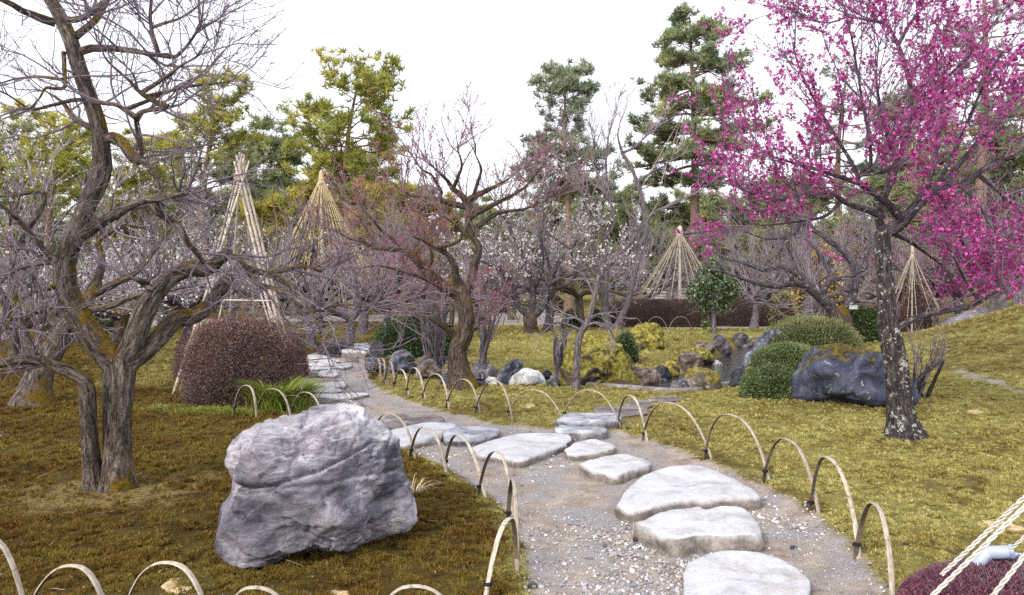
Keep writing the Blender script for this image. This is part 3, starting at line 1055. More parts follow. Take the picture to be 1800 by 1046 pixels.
rock('boulder', 'massive purple grey boulder with a white quartz streak on the brown moss',
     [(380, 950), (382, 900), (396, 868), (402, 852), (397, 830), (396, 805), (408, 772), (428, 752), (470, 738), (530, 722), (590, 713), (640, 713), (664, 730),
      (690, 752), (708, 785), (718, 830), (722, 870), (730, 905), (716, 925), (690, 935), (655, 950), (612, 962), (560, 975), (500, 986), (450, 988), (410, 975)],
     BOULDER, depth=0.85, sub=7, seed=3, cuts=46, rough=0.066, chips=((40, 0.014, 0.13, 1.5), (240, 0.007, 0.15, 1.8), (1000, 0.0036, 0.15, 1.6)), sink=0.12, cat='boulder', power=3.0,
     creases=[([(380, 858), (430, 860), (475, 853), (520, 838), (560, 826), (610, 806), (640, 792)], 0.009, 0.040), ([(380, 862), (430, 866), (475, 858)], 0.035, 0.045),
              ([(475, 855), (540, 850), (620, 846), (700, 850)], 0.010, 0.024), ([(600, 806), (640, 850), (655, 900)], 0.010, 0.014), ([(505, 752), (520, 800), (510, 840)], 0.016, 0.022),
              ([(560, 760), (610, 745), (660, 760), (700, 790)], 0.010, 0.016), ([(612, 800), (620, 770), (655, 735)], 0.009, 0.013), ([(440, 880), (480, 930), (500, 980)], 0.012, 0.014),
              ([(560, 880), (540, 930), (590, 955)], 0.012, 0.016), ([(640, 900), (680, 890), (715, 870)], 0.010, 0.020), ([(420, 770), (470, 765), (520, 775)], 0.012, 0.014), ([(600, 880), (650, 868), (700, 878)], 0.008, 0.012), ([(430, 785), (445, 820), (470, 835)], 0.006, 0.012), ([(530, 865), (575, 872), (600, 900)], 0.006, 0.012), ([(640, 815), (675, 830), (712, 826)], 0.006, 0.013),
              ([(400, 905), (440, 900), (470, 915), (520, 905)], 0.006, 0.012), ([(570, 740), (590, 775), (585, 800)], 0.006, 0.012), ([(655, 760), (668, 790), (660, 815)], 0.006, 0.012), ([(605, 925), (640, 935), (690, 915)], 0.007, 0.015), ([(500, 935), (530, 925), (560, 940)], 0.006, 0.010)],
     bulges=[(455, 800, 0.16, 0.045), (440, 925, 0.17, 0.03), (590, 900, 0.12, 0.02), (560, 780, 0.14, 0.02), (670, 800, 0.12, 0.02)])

BLUEMOSS = rock_mat('blue_grey_mossy_rock', [(0.3, c8(44, 48, 64)), (0.46, c8(78, 84, 106)), (0.6, c8(112, 116, 138)), (0.75, c8(160, 160, 176))], moss=0.60, scale=2.2, lichen=0.02, mossup=0.36,
                    mosscol=[(0.36, c8(58, 50, 22)), (0.5, c8(96, 84, 36)), (0.64, c8(140, 124, 58))])
rock('boulder', 'dark blue grey boulder capped with brown moss behind the lichen spotted trunk',
     [(1391, 690), (1394, 668), (1408, 645), (1425, 626), (1446, 613), (1475, 607), (1510, 613), (1545, 618), (1568, 632), (1584, 655), (1592, 690), (1580, 704), (1540, 708), (1480, 712), (1430, 704), (1400, 698)],
     BLUEMOSS, depth=0.8, sub=5, seed=8, cuts=12, rough=0.09, cat='boulder', sink=0.2)

MOSSY = rock_mat('moss_covered_rock', [(0.3, c8(58, 54, 50)), (0.5, c8(96, 86, 78)), (0.7, c8(140, 124, 112))], moss=1.24, scale=1.9, mosscol=[(0.36, c8(72, 64, 28)), (0.46, c8(116, 108, 48)), (0.54, c8(150, 142, 68)), (0.64, c8(186, 176, 98))])
GREYR = rock_mat('grey_stream_rock', [(0.28, c8(66, 66, 76)), (0.46, c8(112, 108, 116)), (0.6, c8(142, 136, 140)), (0.75, c8(184, 180, 186))], moss=0.18, scale=3.5, lichen=0.15)
BROWNR = rock_mat('brown_grey_stream_rock', [(0.34, c8(72, 62, 58)), (0.46, c8(108, 96, 90)), (0.58, c8(138, 126, 118)), (0.7, c8(182, 170, 162))], moss=0.30, scale=3.5)
BLUER = rock_mat('blue_grey_stream_rock', [(0.32, c8(54, 58, 70)), (0.46, c8(84, 88, 104)), (0.58, c8(112, 116, 130)), (0.7, c8(156, 158, 170))], scale=3.0, lichen=0.05)
DARKR = rock_mat('dark_stream_rock', [(0.28, c8(42, 44, 54)), (0.5, c8(74, 74, 86)), (0.7, c8(112, 110, 122))], moss=0.25, scale=3.5)
WHITER = rock_mat('white_rock', [(0.3, c8(150, 150, 152)), (0.45, c8(200, 202, 204)), (0.6, c8(228, 228, 230)), (0.75, c8(244, 244, 246))], scale=5)
VIOLR = rock_mat('violet_rock', [(0.34, c8(62, 58, 66)), (0.48, c8(100, 94, 102)), (0.64, c8(146, 140, 146))], moss=0.2, scale=3.2)
MOSSHALF = rock_mat('half_mossy_rock', [(0.28, c8(70, 66, 66)), (0.48, c8(110, 102, 98)), (0.7, c8(158, 150, 146))], moss=0.95, scale=2.6, lichen=0.2)
R = [
 ('dark rounded rock under the dark camellia bush, beside the stone bridge', [(649, 622), (652, 606), (664, 600), (678, 606), (684, 620), (680, 630), (660, 630)], DARKR),
 ('flat topped violet rock behind the blue stream rocks near the stone bridge', [(684, 632), (690, 622), (705, 615), (722, 620), (730, 632), (715, 638), (695, 638)], VIOLR),
 ('blue grey stream rock with a shadowed hollow, beside the narrowest bamboo hoops', [(681, 652), (684, 634), (697, 624), (713, 630), (718, 645), (714, 656), (695, 658)], BLUER),
 ('small dark rock wedged between the blue rock and the violet peak', [(715, 652), (718, 640), (727, 637), (736, 643), (736, 654), (726, 657)], DARKR),
 ('tall violet peaked rock behind the pinkish wedge rock', [(727, 655), (733, 640), (742, 626), (752, 619), (762, 625), (768, 640), (770, 655), (750, 660)], VIOLR),
 ('pinkish brown wedge shaped rock with mossy flank, left of the twisted mossy plum', [(731, 662), (735, 648), (745, 634), (756, 632), (768, 640), (778, 655), (776, 663), (755, 667)], BROWNR),
 ('low dark violet rock just behind the pinkish wedge rock', [(762, 640), (768, 629), (780, 626), (793, 630), (796, 642), (785, 648), (770, 648)], VIOLR),
 ('small moss sided rock touching the foot of the twisted mossy plum', [(778, 662), (780, 645), (788, 636), (798, 640), (803, 655), (800, 665), (788, 667)], MOSSHALF),
 ('broad grey rock with a moss cap, right behind the twisted mossy plum', [(826, 668), (828, 648), (836, 636), (852, 633), (866, 640), (876, 655), (872, 672), (850, 674)], GREYR),
 ('smooth blue grey stone slab leaning beside the white rock', [(868, 671), (874, 658), (886, 643), (900, 633), (912, 631), (919, 638), (917, 650), (908, 664), (898, 674), (880, 675)], BLUER),
 ('rough white rock sparkling on the stream edge', [(893, 674), (900, 661), (912, 652), (926, 649), (942, 652), (954, 661), (963, 672), (950, 677), (915, 678)], WHITER),
 ('pale rounded cobble in front of the leaning blue slab', [(852, 675), (854, 666), (862, 662), (871, 665), (874, 674), (864, 678)], WHITER),
 ('low flat bluish stone at the right foot of the twisted mossy plum', [(834, 677), (838, 671), (850, 669), (858, 673), (856, 678)], BLUER),
 ('low bluish stone at the left foot of the twisted mossy plum', [(772, 672), (777, 663), (788, 661), (797, 666), (797, 673), (785, 676)], BLUER),
 ('small dark cobble beside the twiggy stump', [(954, 664), (957, 654), (964, 651), (970, 657), (969, 665), (961, 667)], DARKR),
 ('wide dark grey rock behind the round cobble and the bare sapling', [(964, 673), (968, 662), (980, 658), (993, 662), (997, 672), (985, 677)], GREYR),
 ('round grey cobble between the white rock and the bare sapling', [(961, 677), (964, 668), (972, 665), (980, 669), (981, 677), (971, 680)], GREYR),
 ('brownish grey smooth rock at the foot of the large moss mound', [(1113, 670), (1116, 655), (1128, 649), (1147, 648), (1157, 657), (1158, 671), (1140, 676), (1122, 675)], BROWNR),
 ('dark rock half covered with moss under the large moss mound', [(1088, 676), (1091, 663), (1102, 657), (1116, 660), (1126, 670), (1122, 680), (1100, 681)], MOSSHALF),
 ('dark tilted stream rock between the smooth brown rock and the upright brown rock', [(1150, 664), (1153, 648), (1163, 643), (1175, 650), (1181, 662), (1168, 667)], DARKR),
 ('small stone bright with moss beside the upright brown rock', [(1166, 656), (1168, 640), (1178, 633), (1190, 638), (1194, 652), (1184, 660)], MOSSY),
 ('tall upright brown rock with ribbed face in the stream', [(1189, 656), (1190, 634), (1196, 622), (1212, 618), (1228, 622), (1234, 640), (1230, 658), (1212, 662)], BROWNR),
 ('low mossy rock with white lichen, at the near edge of the stream', [(1200, 680), (1205, 662), (1220, 647), (1240, 646), (1258, 655), (1267, 668), (1264, 681), (1235, 685)], MOSSHALF),
 ('white streaked rock with a small moss cap in mid stream', [(1236, 652), (1240, 640), (1252, 633), (1266, 638), (1275, 649), (1260, 655)], WHITER),
 ('flat grey wedge rock lying in the shallow water', [(1178, 682), (1186, 671), (1200, 666), (1212, 674), (1216, 682), (1198, 685)], GREYR),
 ('long low moss covered rock on the far bank of the stream', [(1192, 630), (1198, 618), (1215, 613), (1238, 613), (1254, 622), (1254, 634), (1225, 638)], MOSSY),
 ('low brown rock, first of the far bank row upstream', [(1219, 618), (1223, 606), (1234, 601), (1250, 604), (1257, 614), (1245, 620)], BROWNR),
 ('stacked grey and brown rock under the young camellia tree', [(1250, 620), (1251, 600), (1258, 589), (1270, 589), (1279, 600), (1285, 612), (1278, 621)], VIOLR),
 ('square brownish violet rock at the head of the stream', [(1286, 616), (1287, 598), (1294, 587), (1306, 585), (1317, 594), (1323, 612), (1308, 618)], VIOLR),
 ('large sloping blue rock with mossy top against the clipped round shrub', [(1318, 630), (1324, 612), (1336, 596), (1350, 582), (1364, 577), (1374, 590), (1372, 615), (1350, 632)], BLUER),
 ('low blue rock at the waterline below the sloping blue rock', [(1306, 640), (1312, 623), (1324, 615), (1336, 622), (1340, 637), (1322, 643)], BLUER),
 ('dark pointed rock with a moss edge, left of the needle leaved green shrub', [(1280, 676), (1284, 660), (1293, 646), (1304, 644), (1312, 656), (1312, 676), (1296, 680)], DARKR),
 ('shadowed brown rock behind the square violet rock', [(1316, 610), (1320, 597), (1330, 593), (1340, 600), (1340, 612)], BROWNR),
 ('tiny grey pebble rock on the moss above the smooth brown rock', [(1109, 652), (1111, 646), (1116, 643), (1122, 647), (1121, 653)], GREYR),
 ('small grey stone standing in the shallow water', [(1157, 675), (1160, 668), (1167, 665), (1174, 669), (1174, 676), (1165, 678)], GREYR),
 ('flat bluish block, upper of two beside the gravel under the stone bridge', [(641, 640), (643, 630), (655, 628), (669, 630), (671, 640), (656, 643)], BLUER),
 ('flat bluish block, lower of two beside the gravel under the stone bridge', [(641, 648), (646, 637), (660, 635), (674, 641), (672, 653), (656, 655)], BLUER),
]
for i, (lb, pl, mt) in enumerate(R):
    rock('stream_rock', lb, pl, mt, depth=0.9, sub=5 if i % 2 else 4, seed=30 + i, cuts=26, rough=0.15, sink=0.45, group='rocks along the stream')
rock('mossy_mound', 'large rock mounded over with thick yellow moss, behind the bare sapling',
     [(985, 672), (987, 640), (998, 615), (1015, 596), (1035, 584), (1060, 590), (1085, 604), (1102, 622), (1112, 650), (1112, 670), (1050, 674)], MOSSY, depth=0.6, sub=5, seed=71, cuts=14, rough=0.17, sink=0.3, cat='rock', power=2.2)
rock('mossy_mound', 'smaller rock mounded over with yellow moss, under the reddish hedge',
     [(1088, 606), (1098, 588), (1118, 574), (1142, 569), (1160, 576), (1171, 596), (1170, 610), (1130, 614)], MOSSY, depth=0.9, sub=5, seed=72, cuts=14, rough=0.15, sink=0.3, cat='rock', power=2.2)
rock('mossy_mound', 'low grey rock heap on the crest of the mossy hill at the right',
     [(1655, 585), (1665, 560), (1690, 548), (1730, 545), (1770, 552), (1800, 560), (1800, 590), (1720, 596)], GREYR, depth=0.6, sub=4, seed=73, cat='rock', D=19)

# ================================================================== STEPPING STONES
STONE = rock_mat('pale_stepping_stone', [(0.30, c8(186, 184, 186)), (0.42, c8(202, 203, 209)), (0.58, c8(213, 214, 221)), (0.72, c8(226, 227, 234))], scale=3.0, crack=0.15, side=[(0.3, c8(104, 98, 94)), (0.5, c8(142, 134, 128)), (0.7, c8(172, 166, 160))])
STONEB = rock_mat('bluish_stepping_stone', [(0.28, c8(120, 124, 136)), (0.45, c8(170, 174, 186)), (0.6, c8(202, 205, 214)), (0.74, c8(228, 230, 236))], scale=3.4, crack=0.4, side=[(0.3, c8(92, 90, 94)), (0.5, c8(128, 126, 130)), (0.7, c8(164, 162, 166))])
STONED = rock_mat('brown_stepping_stone', [(0.28, c8(92, 84, 84)), (0.45, c8(130, 120, 120)), (0.6, c8(152, 144, 144)), (0.74, c8(186, 180, 180))], scale=3.4, crack=0.3)

def step_stone(label, poly, h, mat, seed, name='stepping_stone', group='stepping stones of the path', cat='stepping stone', rough=1.0, flare=1.0):
    g = np.random.default_rng(seed + 500)
    poly = np.array(poly, float)
    x0, y0 = poly.mean(0)
    gb = gz(*flat(x0, y0)[:2])
    W = np.array([flat(x, y, gb + h)[:2] for x, y in poly])
    n = 72
    W = resample(np.vstack([W, W[:1]]), n + 1)[:-1]
    c = W.mean(0)
    d = (W - c) * (1 + 0.035 * fbm(np.concatenate([(W - c) * 9, np.zeros((n, 1))], 1) + seed * 5, 3, seed))[:, None]
    a = np.arange(n) * 2 * PI / n
    # rings: from the middle of the top over a worn rim down into the soil
    rings = [(0.0, 0.0), (0.25, 0), (0.45, 0), (0.62, 0), (0.76, 0), (0.87, -0.02), (0.955, -0.035), (0.992, -0.13), (1.005, -0.38), (1.0, -0.58), (0.99, -0.8), (0.98 * flare, -1.05), (0.98 * flare, -1.9)]
    V = []
    for i, (r, z) in enumerate(rings[1:]):
        p = np.concatenate([c + d * r, np.full((n, 1), h + z * h)], 1)
        V.append(p)
    V = np.concatenate([[[c[0], c[1], h]], *V])
    s_ = np.abs(d).max()
    q = V / s_ * 1.0
    t = V[:, 2] / h
    n1 = fbm(np.stack([q[:, 0] * 1.6, q[:, 1] * 1.6, 0 * t], 1) + seed, 3, seed)
    n2 = fbm(np.stack([q[:, 0] * 7, q[:, 1] * 7, V[:, 2] / s_ * 7], 1) + seed, 4, seed + 3)
    n3 = fbm(np.stack([q[:, 0] * 3.4, q[:, 1] * 3.4, V[:, 2] / s_ * 5], 1) + seed, 3, seed + 8, True)
    V[:, 2] += np.where(t > 0.6, h * rough * (0.13 * n1 + 0.06 * n2 + 0.07 * np.round(n1 * 3) / 3), 0)
    out = np.concatenate([V[:, :2] - c, np.zeros((len(V), 1))], 1)
    out = norm(out)
    side = ss(0.95, 0.5, t) if False else (1 - ss(0.45, 0.98, t))
    V += out * (side * s_ * 0.07 * (n3 + 0.6 * n1))[:, None]
    q4, t3 = [], [(0, 1 + k, 1 + (k + 1) % n) for k in range(n)]
    for i in range(len(rings) - 2):
        b0, b1 = 1 + i * n, 1 + (i + 1) * n
        for k in range(n):
            k2 = (k + 1) % n
            q4.append((b0 + k, b1 + k, b1 + k2, b0 + k2))
    if np.cross(d[0], d[1]) < 0:
        q4 = [x[::-1] for x in q4]
        t3 = [x[::-1] for x in t3]
    V[:, 2] += gb
    mb = MB()
    mb.add(V, q4, t3, tint=0.5)
    o = mb.build(name, mat, origin=(c[0], c[1], gb))
    return tag(o, label, cat, group, 'thing')

S = [
 ('flat pale oval stepping stone nearest the camera at the foot of the path', [(1202, 1002), (1215, 984), (1262, 968), (1330, 968), (1385, 985), (1418, 1012), (1424, 1038), (1395, 1062), (1300, 1078), (1218, 1058), (1200, 1030)], .075, STONE),
 ('pale stepping stone with a jagged front edge, second from the camera', [(1118, 915), (1165, 897), (1225, 890), (1240, 896), (1295, 889), (1328, 910), (1338, 936), (1290, 940), (1230, 937), (1188, 944), (1145, 928)], .115, STONE),
 ('widest pale stepping stone sloping towards its pointed left end', [(1085, 882), (1115, 842), (1160, 822), (1225, 818), (1292, 838), (1328, 862), (1322, 872), (1220, 875), (1118, 892)], .10, STONE),
 ('pale angular stepping stone right behind the widest one', [(1018, 812), (1060, 801), (1098, 795), (1136, 806), (1142, 814), (1112, 824), (1082, 834), (1048, 826)], .09, STONE),
 ('small rounded pale stepping stone between two angular ones', [(993, 788), (1014, 777), (1046, 772), (1082, 781), (1074, 788), (1042, 795), (1003, 797)], .07, STONE),
 ('large pale kite shaped stepping stone in the middle of the path', [(834, 784), (868, 772), (915, 761), (988, 760), (1004, 768), (992, 779), (950, 796), (916, 810), (882, 800), (846, 796)], .075, STONE),
 ('pale bluish stepping stone with a split corner, left of the kite shaped one', [(779, 758), (800, 750), (866, 748), (876, 756), (852, 768), (790, 772)], .075, STONEB),
 ('long pale stepping stone half hidden behind the purple boulder', [(688, 756), (740, 744), (798, 744), (782, 758), (720, 778), (690, 776)], .075, STONE),
 ('brownish grey stepping stone just past the top of the purple boulder', [(672, 738), (688, 727), (768, 730), (776, 738), (745, 742), (690, 747)], .07, STONED),
 ('bluish block shaped stepping stone, rear one under the bamboo hoops', [(978, 736), (1000, 725), (1078, 726), (1088, 735), (1055, 740), (995, 739)], .09, STONEB),
 ('low pale stepping stone in front of the bluish block shaped one', [(974, 752), (992, 745), (1048, 746), (1066, 755), (1040, 760), (985, 758)], .08, STONEB),
 ('brown flat stepping stone sunk in moss under a bamboo hoop', [(1042, 720), (1052, 714), (1128, 716), (1136, 725), (1100, 729), (1060, 728)], .03, STONED),
 ('small dark oval stepping stone set flush in the moss', [(1096, 709), (1110, 703), (1136, 703), (1151, 709), (1138, 714), (1108, 714)], .025, STONED),
 ('farthest dark stepping stone set flush in the moss near the stream edging', [(1136, 700), (1152, 696), (1182, 696), (1198, 700), (1180, 704), (1148, 704)], .02, STONED),
 ('lowest paving slab of the stone steps, beside the bright green grass tuft', [(540, 702), (556, 699), (586, 701), (592, 707), (588, 713), (545, 713)], .06, STONED),
 ('longest paving slab of the stone steps with a pointed right end', [(538, 698), (545, 691), (590, 689), (640, 687), (643, 691), (598, 702), (570, 699)], .07, STONE),
 ('narrow paving slab right above the longest slab', [(531, 685), (540, 680), (588, 679), (600, 685), (582, 689), (545, 690)], .06, STONE),
 ('wedge paving slab with a square right end, above the narrow slab', [(540, 678), (560, 672), (604, 668), (608, 675), (600, 680), (560, 679)], .06, STONE),
 ('long grey paving slab touching the reddish bush', [(519, 670), (530, 665), (586, 664), (592, 668), (562, 674), (530, 675)], .06, STONED),
 ('small square paving slab nearest the reddish bush', [(523, 657), (530, 652), (557, 653), (559, 660), (545, 662)], .05, STONED),
 ('broad paving slab beside the small square one', [(559, 660), (564, 650), (590, 646), (596, 650), (591, 661), (570, 662)], .06, STONE),
 ('thin paving slab lying across behind the broad one', [(538, 646), (550, 643), (588, 644), (584, 647), (552, 650)], .05, STONE),
 ('paving slab jutting out onto the gravel, with a rounded right end', [(588, 644), (592, 639), (615, 637), (618, 641), (606, 648), (597, 647)], .06, STONE),
 ('rough paving slab in the upper flight of the stone steps', [(541, 640), (550, 636), (586, 635), (591, 638), (584, 643), (550, 643)], .05, STONE),
 ('rounded pale paving slab, second from the top of the stone steps', [(552, 634), (560, 631), (589, 630), (596, 635), (572, 636)], .05, STONE),
 ('topmost pale paving slab of the stone steps', [(538, 627), (542, 622), (566, 622), (581, 627), (566, 630), (545, 631)], .05, STONE),
]
for i, (lb, pl, h, mt) in enumerate(S):
    slab = i >= 14
    if slab:                         # laid with open joints between them
        ym = sum(p[1] for p in pl) / len(pl)
        pl = [(a, ym + (b_ - ym) * 0.66) for a, b_ in pl]
        h *= 0.85
    step_stone(lb, pl, h, mt, i + 1, 'paving_slab' if slab else 'stepping_stone', 'slabs of the stone steps' if slab else 'stepping stones of the path', 'paving slab' if slab else 'stepping stone')
step_stone('long white stone bridge slab laid across the gravel before the dark bush', [(602, 617), (604, 611), (646, 610), (650, 617)], .12, STONE, 60, 'bridge_slab', None, 'bridge slab', 0.3, 1.02)
step_stone('grey stone bridge slab just behind the long white one', [(606, 610), (609, 605), (648, 603), (652, 609)], .12, STONEB, 61, 'bridge_slab', None, 'bridge slab', 0.3, 1.02)
for i, pl in enumerate([[(606, 633), (612, 626), (624, 625), (628, 633)], [(622, 625), (626, 619), (640, 619), (640, 626)], [(606, 624), (610, 619), (622, 619), (620, 625)]]):
    step_stone(('rough purple grey flagstone nearest the camera below the bridge slabs', 'rough purple grey flagstone on the dark bush side below the bridge slabs', 'rough purple grey flagstone on the steps side below the bridge slabs')[i],
               pl, .05, STONED, 64 + i, 'flagstone', 'flagstones below the bridge', 'flagstone', 1.6)
# thin edging along the stream
ep = np.array([G(x, y) for x, y in ((1030, 678), (1080, 681), (1130, 685), (1165, 688), (1210, 688), (1250, 682), (1295, 675))])
ep = resample(ep, 26)
mb = MB()
sec = np.array([(-0.05, -0.12), (-0.05, 0.035), (-0.035, 0.05), (0.035, 0.05), (0.05, 0.035), (0.05, -0.12)])
tan = norm(np.gradient(ep, axis=0)); tan[:, 2] = 0
sid = np.stack([-tan[:, 1], tan[:, 0], 0 * tan[:, 0]], 1)
V = ep[:, None] + sid[:, None] * sec[None, :, 0, None] + np.array([0, 0, 1])[None, None] * sec[None, :, 1, None]
V += 0.006 * fbm(V.reshape(-1, 3) * 9, 3, 2).reshape(V.shape[:2])[..., None]
k = len(sec)
q = [(i * k + j, i * k + j + 1, (i + 1) * k + j + 1, (i + 1) * k + j) for i in range(len(ep) - 1) for j in range(k - 1)]
mb.add(V.reshape(-1, 3), q, tint=0.5)
tag(mb.build('stream_edging', STONED, origin=ep[0]), 'low curved tan edging strip along the near bank of the stream', 'edging')
# pale bark and straw scraps on the moss
SCRAP = simple_mat('straw_scrap', [(0.3, c8(140, 112, 84)), (0.55, c8(204, 180, 140)), (0.75, c8(226, 208, 172))], scale=30, bump=0.9, bscale=120)
for i, (pl, lb) in enumerate([([(283, 1030), (300, 1018), (325, 1014), (341, 1022), (335, 1034), (310, 1042)], 'ragged pale scrap of dead moss inside the near bamboo hoop row'),
                              ([(565, 1044), (590, 1036), (616, 1040), (610, 1055), (575, 1056)], 'pale scrap of dead moss at the bottom of the picture below the purple boulder'),
                              ([(1726, 914), (1760, 916), (1798, 926), (1790, 931), (1745, 924)], 'long tan strip of bark on moss behind the white rope'),
                              ([(1700, 722), (1715, 720), (1730, 723), (1716, 727)], 'little tan bark piece on the moss right of the magenta plum'),
                              ([(912, 712), (935, 709), (940, 714), (920, 716)], 'tan bark strip lying beneath a wide bamboo hoop')]):
    step_stone(lb, pl, .012, SCRAP, 80 + i, 'bark_scrap', 'pale scraps on the moss', 'bark scrap', 3.0, 1.02)
for i, (px, py, r, mt, lb) in enumerate([(1592, 958, 7, BLUER, 'small blue grey stone on the moss beyond the nearest tall bamboo hoop'), (1648, 998, 9, BLUER, 'flat dark blue stone beside the lower end of the white rope'),
                                         (1664, 994, 8, DARKR, 'dark sliver stone touching the flat dark blue one'), (935, 1027, 9, GREYR, 'grey stone at the moss edge at the bottom of the path'),
                                         (950, 1030, 7, WHITER, 'white chip next to the grey stone at the moss edge'), (1118, 948, 8, BROWNR, 'reddish brown stone chip by the jagged stepping stone'), (1395, 962, 7, GREYR, 'lone grey pebble on bare soil right of the jagged stepping stone'),
                                         (1102, 752, 4, BROWNR, 'little pale cobble by the bamboo hoop beside the bluish block')]):
    rock('small_stone', lb, [(px - r, py + r * .4), (px - r * .7, py - r * .3), (px, py - r * .55), (px + r * .8, py - r * .25), (px + r, py + r * .4), (px, py + r * .6)], mt, depth=0.8, sub=3, seed=120 + i, cuts=8, sink=0.2, cat='stone', group='loose stones')

# ================================================================== BAMBOO HOOPS
def bamboo_mat(name, stops):
    m, nt = newmat(name)
    b = NT(nt)
    at = b.n('ShaderNodeAttribute', attribute_name='bark').outputs['Vector']
    tc = b.n('ShaderNodeTexCoord').outputs['Object']
    col = b.ramp(b.noise(b.scale(at, (60, 60, 9)), 3, 5, 0.6), stops)
    sp_ = b.mapr(b.noise(tc, 26, 5, 0.7), 0.58, 0.70)
    rnd = b.n('ShaderNodeObjectInfo').outputs['Random']
    col = b.mix(1.0, col, b.ramp(rnd, [(0.0, (0.66, 0.64, 0.62)), (0.5, (0.9, 0.88, 0.86)), (1.0, (1.05, 1.03, 1.0))]), 'MULTIPLY')
    col = b.mix(b.math('MULTIPLY', b.mapr(b.noise(tc, 5, 4, 0.6), 0.48, 0.62), 0.55), col, c8(134, 122, 108))
    sepb = b.n('ShaderNodeSeparateXYZ')
    b.l(at, sepb.inputs[0])
    nd = b.math('ABSOLUTE', b.math('SUBTRACT', b.math('FRACT', b.math('MULTIPLY', sepb.outputs['Z'], 2.94)), 0.5))
    col = b.mix(b.math('MULTIPLY', b.mapr(nd, 0.0, 0.02, 1.0, 0.0), 0.5), col, c8(70, 58, 48))
    col = b.mix(b.math('MULTIPLY', sp_, 0.7), col, c8(72, 64, 58))
    b.out(col, 0.55, b.bump(b.noise(b.scale(at, (90, 90, 6)), 4, 3), 0.3, 0.002), 0.35)
    return m
BAM_OUT = bamboo_mat('bamboo_outer', [(0.34, c8(140, 128, 112)), (0.5, c8(190, 180, 166)), (0.66, c8(214, 206, 196))])
BAM_IN = bamboo_mat('bamboo_inner', [(0.3, c8(48, 42, 38)), (0.5, c8(84, 74, 64)), (0.75, c8(130, 116, 100))])
TWINE = simple_mat('black_twine', [(0.3, c8(24, 22, 26)), (0.7, c8(58, 54, 60))], 60, 0.9)

